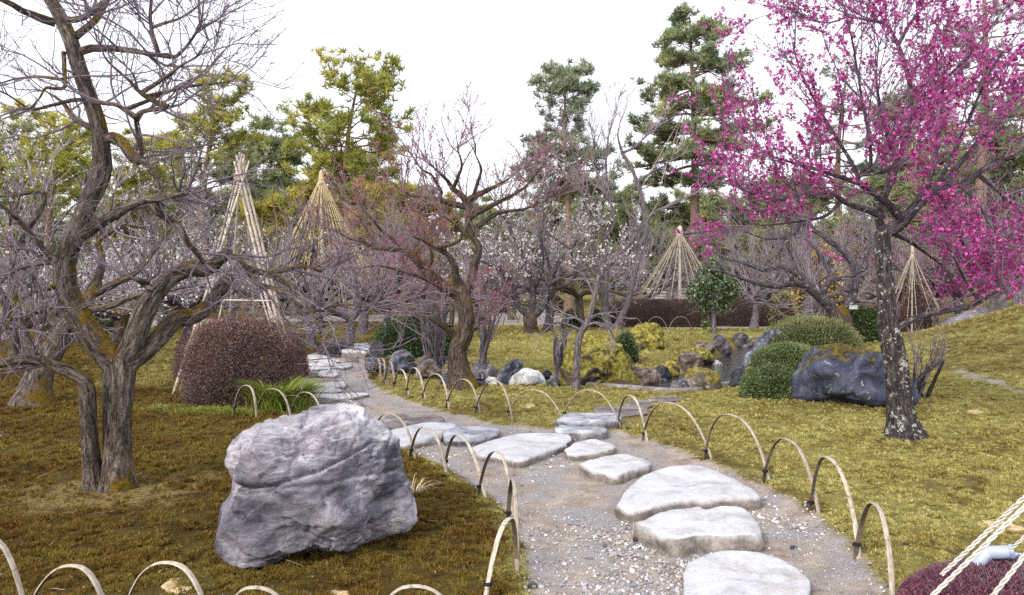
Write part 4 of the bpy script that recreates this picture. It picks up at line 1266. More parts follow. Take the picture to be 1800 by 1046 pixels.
def hoop(label, A, B, apex, group, tie=True, width=0.026):
    """a split-bamboo hoop: pale skin outside, dark inside, its feet in the soil at picture points A and B"""
    a, b_ = G(*A), G(*B)
    w = np.linalg.norm((b_ - a)[:2])
    if w < 0.12:
        b_ = b_ + 0
    mid = (a + b_) / 2
    top = P(apex[0], apex[1], mid[1])[2]
    h = max(top - mid[2], 0.3)
    e = (b_ - a); e[2] = 0
    e = e / max(np.linalg.norm(e), 1e-6)
    nrm = np.array([-e[1], e[0], 0])
    n = 34
    t = np.linspace(0, PI, n)
    skew = ((apex[0] - (A[0] + B[0]) / 2) / max(abs(B[0] - A[0]), 12)) * 0.5
    u_ = -np.cos(t)
    xs = u_ * w / 2 + skew * w * np.sin(t) ** 2
    zs = (1 - np.abs(u_) ** 2.5) ** 0.92 * h
    ground = a[2] + (b_[2] - a[2]) * np.linspace(0, 1, n)
    cx = mid + e * 0
    C = np.stack([mid[0] + e[0] * xs, mid[1] + e[1] * xs, ground + zs], 1)
    C = np.concatenate([[C[0] - [0, 0, 0.10]], C, [C[-1] - [0, 0, 0.10]]])
    hg = np.random.default_rng(int(abs(A[0] * 7 + A[1])))
    C += nrm * (0.008 * np.sin(np.linspace(0, 5, len(C)) + w * 40))[:, None]
    wob_ = np.sin(np.linspace(0, PI, len(C)))[:, None]
    C += wob_ * (e * hg.normal(0, 0.016) + np.array([0, 0, hg.normal(0, 0.008)]) + nrm * hg.normal(0, 0.012)) + wob_ * e * (0.010 * np.sin(np.linspace(0, 9, len(C)) + hg.uniform(0, 6)))[:, None]
    C = resample(C, 46, False)
    tn = norm(np.gradient(C, axis=0))
    outw = norm(np.cross(tn, nrm))
    if np.sum(outw[len(C) // 2] * [0, 0, 1]) < 0:
        outw = -outw
    root = empty('bamboo_hoop', (mid[0], mid[1], mid[2]), label, 'bamboo hoop', group)
    mb = MB()
    L = np.concatenate([[0], np.cumsum(np.linalg.norm(np.diff(C, axis=0), axis=1))])
    hw, th = width / 2, 0.0035
    node = np.exp(-((((L + w) % 0.34) - 0.17) / 0.006) ** 2) * 0.0018
    wob = hw * (1 + 0.10 * np.sin(L * 9 + w * 30))
    ring = [(-1, -0.6), (-1, 0.5), (-0.5, 1.3), (0.5, 1.3), (1, 0.5), (1, -0.6)]
    V, bk = [], []
    for s_, o_ in ring:
        V.append(C + nrm * (s_ * wob)[:, None] + outw * (o_ * th + node * (o_ > 0))[:, None])
        bk.append(np.stack([np.full(len(C), s_ * hw), np.full(len(C), o_ * th), L], 1))
    V, bk = np.stack(V, 1), np.stack(bk, 1)
    k = len(ring)
    qo, qi = [], []
    for i in range(len(C) - 1):
        for j in range(k):
            j2 = (j + 1) % k
            f = (i * k + j, (i + 1) * k + j, (i + 1) * k + j2, i * k + j2)
            (qi if j == k - 1 else qo).append(f)
    mb.add(V.reshape(-1, 3), qo, bark=bk.reshape(-1, 3), mi=0)
    mb.add(V.reshape(-1, 3), qi, bark=bk.reshape(-1, 3), mi=1)
    mb.build('arch', [BAM_OUT, BAM_IN], root, (mid[0], mid[1], mid[2]))
    if tie:
        mt = MB()
        # twine wound round the foot, where the neighbouring hoop crosses it
        i0 = int(np.argmin(np.abs(C[:20, 2] - (a[2] + 0.085))))
        c0, t0 = C[i0], np.array([0, 0, 1.0])
        ang = np.linspace(0, 2 * PI * 3.2, 40)
        ell = c0 + e * (np.cos(ang) * 0.016)[:, None] + nrm * (np.sin(ang) * (hw + 0.007))[:, None] + t0 * (np.linspace(-0.010, 0.010, 40))[:, None]
        tubes(mt, ell[None], np.full((1, 40), 0.0032), 4)
        for s_ in (-1, 1):
            p = np.stack([c0 + nrm * -(hw + 0.008), c0 + nrm * -(hw + 0.02) + e * s_ * 0.02 + t0 * 0.006, c0 + nrm * -(hw + 0.02) + e * s_ * 0.042 - t0 * 0.006])
            tubes(mt, p[None], np.full((1, 3), 0.0028), 4)
        mt.build('twine_tie', TWINE, root, (mid[0], mid[1], mid[2]))
    return root

RIGHT = [((1505, 984), (1568, 1062), (1535, 888)), ((1424, 900), (1509, 985), (1447, 811)), ((1342, 848), (1437, 907), (1383, 774)), ((1240, 806), (1352, 847), (1282, 731)),
         ((1130, 776), (1250, 808), (1175, 712)), ((1085, 750), (1137, 777), (1110, 695)), ((988, 740), (1090, 752), (1032, 686)), ((891, 738), (993, 748), (940, 684)),
         ((833, 728), (901, 741), (874, 669)), ((782, 716), (843, 727), (816, 667)), ((742, 703), (790, 717), (769, 657)), ((714, 693), (749, 704), (726, 647)),
         ((691, 684), (719, 693), (704, 650)), ((675, 676), (695, 684), (685, 635)), ((660, 660), (678, 676), (677, 627)), ((656, 655), (670, 670), (671, 627))]
RL = ['bamboo hoop nearest the white ropes, first of the row on the yellow moss', 'tall bamboo hoop, second from the white ropes on the yellow moss', 'bamboo hoop, third from the white ropes, beside the widest stepping stone',
      'wide bamboo hoop, fourth from the white ropes on the yellow moss', 'very wide bamboo hoop, fifth from the white ropes on the yellow moss', 'slim bamboo hoop right beside the bluish block stepping stone',
      'wide low bamboo hoop arching over the bluish block stepping stone', 'wide faint bamboo hoop just before the bluish block stepping stone, over bare soil', 'bamboo hoop in front of the pale rounded cobble and leaning slab',
      'bamboo hoop in front of the foot of the twisted mossy plum', 'bamboo hoop just past the twisted mossy plum, towards the bridge', 'bamboo hoop with a bright outer leg before the pinkish wedge rock',
      'small weathered bamboo hoop before the small dark wedged rock', 'small bamboo hoop before the blue stream rock with a hollow', 'narrow bamboo hoop, last but one of the row at the bridge end', 'last and narrowest bamboo hoop of the row at the bridge end']
for (A, B, C), lb in zip(RIGHT, RL):
    hoop(lb, A, B, C, 'bamboo hoops edging the yellow moss')
LEFT = [((853, 1062), (904, 1000), (885, 918)), ((891, 920), (911, 1006), (899, 847)), ((839, 874), (899, 912), (870, 793)), ((779, 828), (855, 880), (808, 769)),
        ((719, 805), (787, 834), (754, 749)), ((650, 790), (729, 807), (684, 726)), ((590, 748), (652, 772), (613, 706)), ((511, 728), (569, 738), (537, 701)), ((452, 724), (511, 735), (483, 687)), ((411, 730), (451, 738), (437, 677))]
LL = ['broad pale bamboo hoop at the bottom corner of the brown moss bed', 'bamboo hoop seen edge on, with a split greenish inner leg, at the brown moss corner', 'bamboo hoop with a tied black knot between brown moss and gravel',
      'bamboo hoop with a black inner leg beside the kite shaped stepping stone', 'bamboo hoop touching the moss right of the purple boulder', 'bamboo hoop half hidden behind the right shoulder of the purple boulder',
      'bamboo hoop almost wholly hidden behind the top of the purple boulder', 'bamboo hoop by the lowest paving slab, behind the boulder top', 'pale bamboo hoop bent over the bright green grass tuft', 'short bamboo hoop standing before the reddish bush']
for (A, B, C), lb in zip(LEFT, LL):
    hoop(lb, A, B, C, 'bamboo hoops edging the brown moss')
BOT = [((-120, 1120), (50, 1120), (-25, 950)), ((30, 1135), (205, 1140), (119, 993)), ((205, 1140), (385, 1150), (293, 993)), ((385, 1160), (545, 1165), (455, 1025)), ((640, 1170), (830, 1165), (735, 1029))]
BL = ['bamboo hoop cut off by the left picture edge in the front row', 'weathered grey bamboo hoop, second in the front row', 'bamboo hoop in the front row arching over a pale moss scrap', 'low bamboo hoop in the front row below the purple boulder', 'barely showing bamboo hoop in the front row next to the path corner']
for (A, B, C), lb in zip(BOT, BL):
    hoop(lb, A, B, C, 'bamboo hoops of the front row', width=0.03)
# far row beside the distant path: thin hoops
far = [((858 + i * 26, 572), (884 + i * 26, 573), (871 + i * 26, 549)) for i in range(4)] + [((958 + i * 22, 573 + i), (980 + i * 22, 574 + i), (969 + i * 22, 553)) for i in range(4)] + \
      [((1092 + i * 42, 580), (1132 + i * 42, 580), (1112 + i * 42, 557)) for i in range(3)] + [((963 + i * 17, 549), (980 + i * 17, 549), (971 + i * 17, 536)) for i in range(5)] + [((110 + i * 22, 574), (132 + i * 22, 574), (121 + i * 22, 556)) for i in range(7)]
for i, (A, B, C) in enumerate(far):
    ORD = ('first', 'second', 'third', 'fourth', 'fifth', 'sixth', 'seventh', 'eighth')
    od = ORD[i if i < 8 else i - 8 if i < 11 else i - 11 if i < 16 else i - 16]
    lb = od + ' thin bamboo hoop by the white plum, counted from the twisted plum' if i < 8 else od + ' thin wide bamboo hoop before the long hedge, counted from the slender tree' if i < 11 else od + ' tiny bamboo hoop across the distant path, counted away from the white plum' if i < 16 else od + ' tiny bamboo hoop behind the low hedge, counted from the left picture edge'
    gp = 'distant hoops by the white plum' if i < 8 else 'distant hoops before the long hedge' if i < 11 else 'distant hoops across the path' if i < 16 else 'distant hoops behind the bare plum'
    hoop(lb, A, B, C, gp, tie=False, width=0.03)
# ================================================================== TREES
PLUM_BARK = bark_mat('plum_bark', [(0.30, c8(38, 32, 30)), (0.45, c8(80, 70, 64)), (0.58, c8(112, 102, 94)), (0.72, c8(148, 138, 128))], moss=0.72)
PLUM_MOSSY = bark_mat('mossy_plum_bark', [(0.30, c8(36, 30, 28)), (0.48, c8(76, 64, 58)), (0.62, c8(104, 92, 84)), (0.75, c8(136, 124, 112))], moss=0.72, lichen=0.0)
LICHEN_BARK = bark_mat('lichen_spotted_bark', [(0.30, c8(30, 27, 30)), (0.48, c8(62, 56, 58)), (0.62, c8(90, 84, 84)), (0.75, c8(122, 116, 112))], moss=0.18, lichen=0.30)
DARK_LIMB = bark_mat('dark_limb_bark', [(0.30, c8(38, 34, 40)), (0.5, c8(74, 68, 76)), (0.7, c8(116, 108, 116))], moss=0.34, lichen=0.10)
GREY_BARK = bark_mat('grey_bark', [(0.30, c8(62, 55, 58)), (0.5, c8(106, 98, 104)), (0.7, c8(148, 140, 148))], moss=0.2)
PINE_BARK = bark_mat('pine_bark', [(0.30, c8(74, 58, 50)), (0.5, c8(126, 104, 92)), (0.7, c8(170, 146, 130))], depth=0.03)
RED_BARK = bark_mat('red_pine_bark', [(0.30, c8(84, 66, 56)), (0.5, c8(130, 108, 94)), (0.7, c8(170, 148, 130))], depth=0.03)
def twig_mat(name, a, b_):
    m, nt = newmat(name)
    b = NT(nt)
    pos = b.n('ShaderNodeNewGeometry').outputs['Position']
    b.out(b.ramp(b.noise(pos, 2.5, 4, 0.7), [(0.32, a), (0.68, b_)]), 0.7, None, 0.25)
    return m
TWIG = twig_mat('plum_twig', c8(84, 72, 78), c8(134, 122, 134))
TWIG_DARK = twig_mat('dark_twig', c8(84, 72, 82), c8(132, 120, 132))
TWIG_RED = twig_mat('reddish_twig', c8(100, 80, 86), c8(146, 126, 136))
TWIG_PALE = twig_mat('pale_twig', c8(112, 100, 104), c8(162, 151, 158))
PINK = leaf_mat('magenta_petal', c8(124, 20, 92), c8(182, 48, 144), c8(232, 132, 202), 0.4, 0.5)
WHITE = leaf_mat('white_petal', c8(214, 206, 208), c8(236, 232, 232), c8(248, 246, 244), 0.35, 0.5)
REDBUD = leaf_mat('red_bud', c8(138, 40, 72), c8(180, 66, 104), c8(212, 118, 146), 0.2, 0.5)
BUD = leaf_mat('pale_bud', c8(150, 120, 124), c8(196, 172, 174), c8(226, 212, 212), 0.2, 0.5)

def build_limb(mb, c, n, sides, lump, seed, flare=False):
    pts = resample(c, n)
    Pt, R = pts[:, :3], pts[:, 3]
    tubes(mb, Pt[None], R[None], sides, True, lump, seed)

def tips(Pp, R, k, length, rmin, rmax, g):
    """a limb does not stop short: its end breaks up into a few twigs"""
    T = len(Pp)
    d = norm(np.repeat(Pp[:, -1] - Pp[:, -3], k, 0)) + g.normal(0, 0.34, (T * k, 3)) + [0, 0, 0.12]
    d = norm(d)
    L = g.uniform(*length, T * k) * 0.9
    n = 6
    out = np.empty((T * k, n, 3))
    out[:, 0] = np.repeat(Pp[:, -1], k, 0)
    for j in range(1, n):
        d = norm(d + g.normal(0, 0.14, d.shape) + [0, 0, 0.04])
        out[:, j] = out[:, j - 1] + d * (L / (n - 1))[:, None]
    r0 = np.clip(np.repeat(R[:, -1], k) * 0.55, rmin * 1.3, rmax)
    return out, np.maximum(r0[:, None] * np.linspace(1, 0.3, n), rmin)

def resample_batch(Pt, R, n):
    m = Pt.shape[1]
    if m == n:
        return Pt, R
    x = np.linspace(0, m - 1, n)
    i = np.minimum(x.astype(int), m - 2)
    f = x - i
    return Pt[:, i] * (1 - f)[None, :, None] + Pt[:, i + 1] * f[None, :, None], R[:, i] * (1 - f) + R[:, i + 1] * f

def traced(name, label, cat, limbs, D, bark, limb_bark=None, twig=TWIG, levels=(), g=None, blossom=None, group=None, trunkn=1, dz=0.0, flare=0.55, tilt=0.0, extra=None):
    """a tree whose trunk and main limbs follow picture curves; each gets its own depth, the twigs grow from them"""
    g = g or np.random.default_rng(1)
    limb_bark = limb_bark or bark
    base = P(limbs[0][0][0][0], limbs[0][0][0][1], D)
    root = empty(name, base, label, cat, group)
    done = []                                  # samples px, py, depth
    curves = []
    for li, (pts, dof) in enumerate(limbs):
        pts = np.array(pts, float)
        q = resample(pts, max(10, len(pts) * 4))
        if done:
            dd = np.concatenate(done)
            k = np.argmin((dd[:, 0] - q[0, 0]) ** 2 + (dd[:, 1] - q[0, 1]) ** 2)
            d0 = dd[k, 2]
        else:
            d0 = D
        s = np.linspace(0, 1, len(q))
        dep = d0 + dof * s ** 1.2 + 0.05 * np.sin(s * 7 + li) * (s > 0) * s
        if li > 0:
            w = np.cumsum(g.normal(0, 0.35, (len(q), 2)), 0)
            w = w - np.linspace(0, 1, len(q))[:, None] * w[-1]
            q[:, :2] += w * np.clip(q[:, 2:3] / 6, 0.4, 1.6)
        done.append(np.stack([q[:, 0], q[:, 1], dep], 1))
        W = np.array([P(a, b_, d) for a, b_, d in zip(q[:, 0], q[:, 1], dep)])
        rad = q[:, 2] * dep / FPX
        curves.append(np.concatenate([W, rad[:, None]], 1))
    polys = []
    for li, c in enumerate(curves):
        n = 40 if li < trunkn else 26
        pts = resample(c, n, False)
        if li >= trunkn:
            pts[:, 3] *= np.linspace(1, 0.62, n) ** 1.2
        elif li == 0 or abs(pts[0, 2] - base[2]) < 0.12:
            hh = np.maximum(pts[:, 2] - pts[0, 2], 0)
            pts[:, 3] *= 1 + flare * np.exp(-hh / 0.13)
            pts = np.concatenate([[[*(pts[0, :3] - [0, 0, 0.22]), pts[0, 3] * 1.12]], pts])
        mb = MB()
        tubes(mb, pts[None, :, :3], pts[None, :, 3], 20 if li < trunkn else 10, True, 0.16 if li < trunkn else 0.10, li + 3)
        mb.build('trunk' if li < trunkn else 'limb', bark if li < trunkn else limb_bark, root, base)
        if li >= trunkn:
            polys.append(resample(c, 14, False))
    if not polys:
        return root
    PL = np.array(polys)
    Pp, R = PL[:, :, :3], PL[:, :, 3]
    lv = [(Pp, R)]
    mb = MB()
    srcs = {0: (Pp, R)}
    allt = []
    for i, kw in enumerate(levels):
        kw = dict(kw)
        src = kw.pop('src', i)
        sd_ = kw.pop('sides', 4 if i == 0 else 3)
        Pn, Rn = spawn(*srcs[src], g=g, **kw)
        if i == 0:
            Pt_, Rt_ = tips(*srcs[src], 3, kw['length'], kw['rmin'], kw['rmax'], g)
            Pt_, Rt_ = resample_batch(Pt_, Rt_, kw['n'])
            Pn, Rn = np.concatenate([Pn, Pt_]), np.concatenate([Rn, Rt_])
        srcs[i + 1] = (Pn, Rn)
        tubes(mb, Pn, Rn, sd_, False)
    mb.build('twigs', twig, root, base, kind='stuff')
    if blossom:
        for bl in (blossom if isinstance(blossom, list) else [blossom]):
            bm_ = MB()
            for lvl, cnt in bl['counts']:
                Pn = srcs[lvl][0]
                pos = on_tubes(Pn, cnt, (0.25, 1.0), g)
                pos = pos + g.normal(0, bl.get('jit', 0.008), pos.shape)
                if 'keep' in bl:
                    pos = pos[bl['keep'](pos, g)]
                M = len(pos)
                sz = g.uniform(*bl['size'], M)
                if bl['kind'] == 'flower':
                    scatter(bm_, FLOWER_V, FLOWER_Q, None, pos, randrot(M, g), sz, g.random(M))
                else:
                    scatter(bm_, BUD_V, None, BUD_T, pos, randrot(M, g), sz, g.random(M))
            bm_.build(bl['name'], bl['mat'], root, base, smooth=False, kind='stuff')
    return root

# ---- the big bare plum on the left
LT = [
 ([(207, 857, 23), (206, 800, 22), (207, 740, 23), (209, 690, 25), (210, 660, 27), (209, 635, 26)], 0.0),
 ([(209, 648, 24), (172, 602, 21), (142, 562, 20), (122, 520, 21), (113, 480, 20), (116, 446, 19), (134, 405, 17), (150, 365, 15), (166, 330, 16), (177, 301, 16), (177, 262, 15), (172, 225, 14), (161, 187, 14), (141, 127, 13), (122, 70, 12), (104, 27, 11), (86, -4, 10), (66, -60, 8)], -0.35),
 ([(168, 855, 16), (158, 790, 14), (153, 715, 14), (152, 682, 13), (146, 668, 12), (120, 653, 11), (98, 645, 10), (66, 633, 9), (30, 632, 8), (-20, 646, 7)], -0.5),
 ([(212, 650, 19), (234, 602, 19), (252, 556, 18), (268, 526, 17), (284, 504, 16), (308, 482, 15), (338, 471, 15), (366, 474, 13), (386, 458, 11), (403, 443, 10)], 0.15),
 ([(214, 652, 17), (240, 630, 15), (262, 616, 14), (283, 590, 15), (308, 562, 15), (340, 556, 15), (366, 538, 13), (386, 508, 12), (403, 485, 9)], 0.5),
 # middle limbs
 ([(136, 416, 12), (172, 394, 11), (213, 373, 10), (255, 355, 9), (286, 350, 8), (324, 338, 6)], -0.5),
 ([(270, 356, 8), (286, 378, 8), (317, 398, 8), (330, 423, 7), (348, 443, 7), (358, 462, 6)], 0.3),
 ([(344, 462, 6), (379, 460, 6), (410, 449, 6), (434, 468, 6), (451, 496, 6), (489, 508, 5), (530, 532, 4.5), (554, 560, 4), (566, 600, 2.5)], -0.6),
 ([(436, 472, 6), (482, 487, 6), (516, 510, 6), (512, 536, 7), (528, 548, 6), (560, 544, 4.5), (600, 535, 3), (650, 540, 2)], -0.2),
 ([(460, 482, 5), (500, 474, 5), (537, 467, 4), (566, 478, 3.5), (556, 456, 2)], 0.4),
 ([(100, 645, 6), (80, 636, 6), (64, 624, 6), (62, 610, 5)], 0.0),
 # upper limbs
 ([(182, 250, 9), (196, 243, 10), (212, 250, 10), (232, 274, 10), (245, 284, 9), (246, 262, 8), (243, 232, 7), (240, 208, 6), (250, 196, 6), (278, 191, 6), (298, 189, 5)], -0.5),
 ([(243, 280, 6), (266, 293, 5), (278, 325, 4), (290, 348, 3), (310, 352, 2.5)], -0.2),
 ([(240, 208, 6), (221, 195, 5), (200, 184, 5), (166, 181, 6)], 0.2),
 ([(296, 188, 5), (270, 178, 5), (248, 164, 4.5), (225, 140, 3.5), (190, 108, 3), (176, 80, 2.5)], -0.2),
 ([(248, 164, 4.5), (272, 148, 4), (295, 133, 4), (320, 114, 3), (345, 100, 2.5), (366, 70, 2)], -0.4),
 ([(255, 170, 4), (300, 160, 3.5), (330, 153, 3.5), (370, 148, 2.5), (405, 143, 2)], 0.5),
 ([(222, 192, 4), (240, 186, 4), (265, 176, 3.5), (320, 150, 3), (360, 130, 2.2)], 0.6),
 ([(144, 90, 7), (164, 84, 7), (187, 83, 7), (228, 87, 6), (278, 96, 5), (306, 100, 4.5), (322, 86, 4.5), (333, 74, 4.5), (342, 60, 4), (352, 48, 3.5)], -0.5),
 ([(278, 94, 4.5), (270, 66, 4.5), (265, 44, 4), (264, 20, 4), (268, -10, 3.5), (275, -40, 3)], -0.2),
 ([(264, 50, 3), (290, 40, 3), (320, 30, 2.5), (355, 5, 2)], 0.3),
 ([(114, 34, 6), (130, 35, 6), (147, 32, 6), (162, 22, 6), (176, 10, 6), (194, -4, 6), (214, -40, 5)], -0.3),
 ([(132, 64, 7), (150, 50, 7), (167, 36, 7), (180, 18, 7), (188, 4, 6), (200, -30, 5)], 0.4),
 ([(162, 24, 5), (152, 8, 4), (140, -20, 4)], 0.2),
 ([(96, 40, 8), (72, 32, 8), (43, 20, 7), (16, 6, 7), (-20, -6, 6)], -0.5),
 ([(112, 92, 4), (113, 120, 4), (114, 152, 4), (98, 157, 4), (80, 155, 3.5), (70, 172, 3), (54, 190, 3)], -0.4),
 ([(174, 228, 7), (150, 221, 6), (127, 205, 6), (114, 184, 5), (97, 170, 3.5), (80, 160, 2.5)], 0.4),
 ([(160, 176, 4), (130, 176, 4), (84, 187, 3.5), (54, 192, 3), (20, 170, 2.5), (0, 160, 2.5)], -0.5),
 ([(110, 140, 3), (70, 134, 3), (30, 138, 2.5), (2, 146, 2.5)], 0.3),
 ([(122, 470, 7), (90, 452, 6), (60, 420, 5), (34, 390, 5), (0, 360, 4), (-30, 350, 3)], -0.7),
 ([(116, 500, 6), (80, 508, 4), (46, 520, 4), (20, 560, 4), (-10, 600, 3)], -0.9),
 ([(118, 460, 6), (80, 462, 5), (48, 470, 5), (20, 480, 4), (-20, 520, 3)], -0.2),
 ([(274, 520, 7), (262, 505, 7), (248, 495, 8), (236, 490, 6), (228, 486, 5)], -0.3),
 ([(252, 500, 5), (266, 508, 4), (274, 503, 3), (300, 480, 2.5)], -0.2),
]
LVL_BARE = [dict(dens=8.5, trange=(0.15, 1.0), ang=(0.5, 1.2), length=(0.3, 0.85), up=0.22, upstep=0.05, wander=0.20, n=7, rs=0.5, rmax=0.010, rmin=0.0032),
            dict(dens=11, trange=(0.12, 1.0), ang=(0.4, 1.0), length=(0.14, 0.48), up=0.22, upstep=0.04, wander=0.14, n=5, rs=0.6, rmax=0.0045, rmin=0.0022),
            dict(dens=8, trange=(0.2, 1.0), ang=(0.5, 1.1), length=(0.05, 0.2), up=0.1, upstep=0.02, wander=0.12, n=3, rs=0.7, rmax=0.003, rmin=0.0018)]
traced('plum_tree', 'big bare plum with forked mossy trunk on brown moss beside the purple boulder', 'tree', LT, flatD(857), PLUM_BARK, PLUM_BARK, TWIG, LVL_BARE,
       np.random.default_rng(21), dict(name='buds', kind='bud', mat=BUD, counts=[(2, 700), (3, 900)], size=(0.006, 0.012)), trunkn=5)

# ---- magenta blossoming plum on the right
RT = [
 ([(1592, 764, 24), (1584, 724, 21), (1580, 680, 20.5), (1575, 640, 20.5), (1567, 600, 19.5), (1560, 565, 17), (1558, 530, 16), (1555, 480, 14), (1552, 440, 13.5), (1552, 408, 13)], 0.0),
 ([(1552, 412, 12), (1562, 408, 12), (1579, 398, 12), (1593, 383, 11), (1608, 370, 10), (1616, 360, 10), (1640, 343, 9), (1653, 332, 8), (1691, 325, 7), (1713, 312, 7), (1730, 298, 6), (1765, 280, 5), (1810, 258, 4), (1860, 240, 3)], -0.5),
 ([(1590, 385, 11), (1576, 375, 10), (1564, 360, 9), (1545, 345, 9), (1530, 333, 8), (1515, 325, 7), (1509, 311, 6), (1528, 306, 5), (1552, 303, 5), (1574, 292, 4)], -0.6),
 ([(1552, 382, 8), (1540, 376, 8), (1520, 368, 7.5), (1499, 362, 7), (1479, 352, 7), (1460, 338, 5), (1420, 345, 4), (1380, 352, 3.5), (1335, 345, 3), (1300, 330, 2)], -0.9),
 ([(1552, 405, 9), (1544, 375, 8), (1558, 343, 7), (1570, 315, 7), (1580, 288, 7), (1596, 240, 6), (1604, 195, 6), (1598, 135, 6), (1584, 95, 7), (1577, 74, 6), (1564, 50, 4), (1545, 20, 3.5), (1520, -10, 3), (1500, -40, 2)], 0.7),
 ([(1578, 80, 5), (1594, 50, 4), (1610, 28, 4), (1630, 8, 3.5), (1660, -20, 3)], 0.3),
 ([(1570, 60, 4), (1554, 41, 4), (1524, 35, 3.5), (1491, 30, 3), (1460, 40, 2.5), (1430, 36, 2), (1404, 23, 1.5)], -0.4),
 ([(1516, 325, 5), (1480, 312, 4.5), (1440, 300, 4), (1390, 285, 3.5), (1350, 272, 3), (1310, 250, 2)], -0.3),
 ([(1510, 314, 5), (1494, 280, 4.5), (1470, 240, 4), (1440, 190, 3.5), (1410, 130, 3), (1395, 90, 2)], -0.2),
 ([(1530, 306, 4.5), (1530, 260, 4), (1520, 200, 4), (1510, 140, 3.5), (1500, 80, 3), (1488, 30, 2)], -0.5),
 ([(1578, 290, 5), (1560, 240, 4), (1548, 190, 4), (1540, 130, 3), (1545, 80, 2.5)], -0.7),
 ([(1604, 200, 5), (1630, 170, 4), (1660, 140, 4), (1700, 100, 3), (1740, 50, 2.5), (1770, 10, 2)], -0.4),
 ([(1640, 343, 6), (1660, 300, 5), (1690, 240, 4.5), (1720, 170, 4), (1750, 110, 3), (1790, 60, 2.5)], -0.6),
 ([(1655, 330, 6), (1700, 270, 5), (1740, 220, 4), (1790, 170, 3.5), (1840, 130, 3)], 0.7),
 ([(1616, 360, 6), (1640, 300, 5), (1650, 240, 4.5), (1655, 180, 4), (1665, 120, 3)], 0.6),
 ([(1572, 582, 8), (1585, 574, 8), (1600, 565, 7.5), (1629, 554, 6.5), (1660, 548, 5.5), (1700, 540, 5), (1724, 532, 5), (1755, 511, 4.5), (1790, 498, 4), (1840, 490, 3)], -0.2),
 ([(1691, 325, 5), (1720, 360, 4.5), (1745, 400, 4), (1765, 435, 3)], -0.5),
 ([(1650, 334, 5), (1670, 380, 4), (1690, 420, 3.5), (1702, 455, 2.5)], 0.6),
 ([(1720, 308, 5), (1760, 340, 4), (1800, 380, 3.5), (1840, 430, 3)], 0.2),
 ([(1724, 532, 4), (1700, 500, 3.5), (1680, 460, 3), (1660, 420, 2.5)], -0.5),
 ([(1755, 511, 4), (1750, 470, 3.5), (1740, 430, 3), (1735, 390, 2)], 0.4),
 ([(1562, 408, 6), (1590, 420, 5), (1620, 440, 4), (1650, 462, 3), (1668, 480, 2)], 0.8),
 ([(1480, 352, 4.5), (1450, 380, 4), (1400, 390, 3), (1360, 395, 2.5), (1320, 398, 2)], 0.5),
]
LVL_PINK = [dict(dens=11, trange=(0.2, 1.0), ang=(0.4, 1.0), length=(0.4, 1.05), up=0.30, upstep=0.06, wander=0.13, n=7, rs=0.5, rmax=0.009, rmin=0.0034),
            dict(dens=8.5, trange=(0.1, 1.0), ang=(0.35, 0.9), length=(0.18, 0.6), up=0.22, upstep=0.04, wander=0.10, n=5, rs=0.6, rmax=0.0045, rmin=0.0024),
            dict(dens=5, trange=(0.2, 1.0), ang=(0.5, 1.1), length=(0.05, 0.2), up=0.1, upstep=0.02, wander=0.10, n=3, rs=0.7, rmax=0.0032, rmin=0.002)]
def keep_pink(pos, g):
    n = fbm(pos * 1.5, 3, 77)
    return g.random(len(pos)) < np.clip(0.42 + 1.2 * n + 0.05 * (pos[:, 2] - 2), 0.03, 1)
RT = [(p if i == 0 or i == 1 else [(a, b_, r * 0.8) for a, b_, r in p], d) for i, (p, d) in enumerate(RT)]
traced('plum_tree', 'plum covered in magenta blossom, with lichen spotted trunk on the yellow moss', 'tree', RT, flatD(766), LICHEN_BARK, DARK_LIMB, TWIG_DARK, LVL_PINK,
       np.random.default_rng(22), [dict(name='blossoms', kind='flower', mat=PINK, counts=[(2, 34000), (3, 24000), (1, 3000)], size=(0.017, 0.037), keep=keep_pink, jit=0.012),
                                   dict(name='buds', kind='bud', mat=REDBUD, counts=[(3, 2500)], size=(0.008, 0.013))])

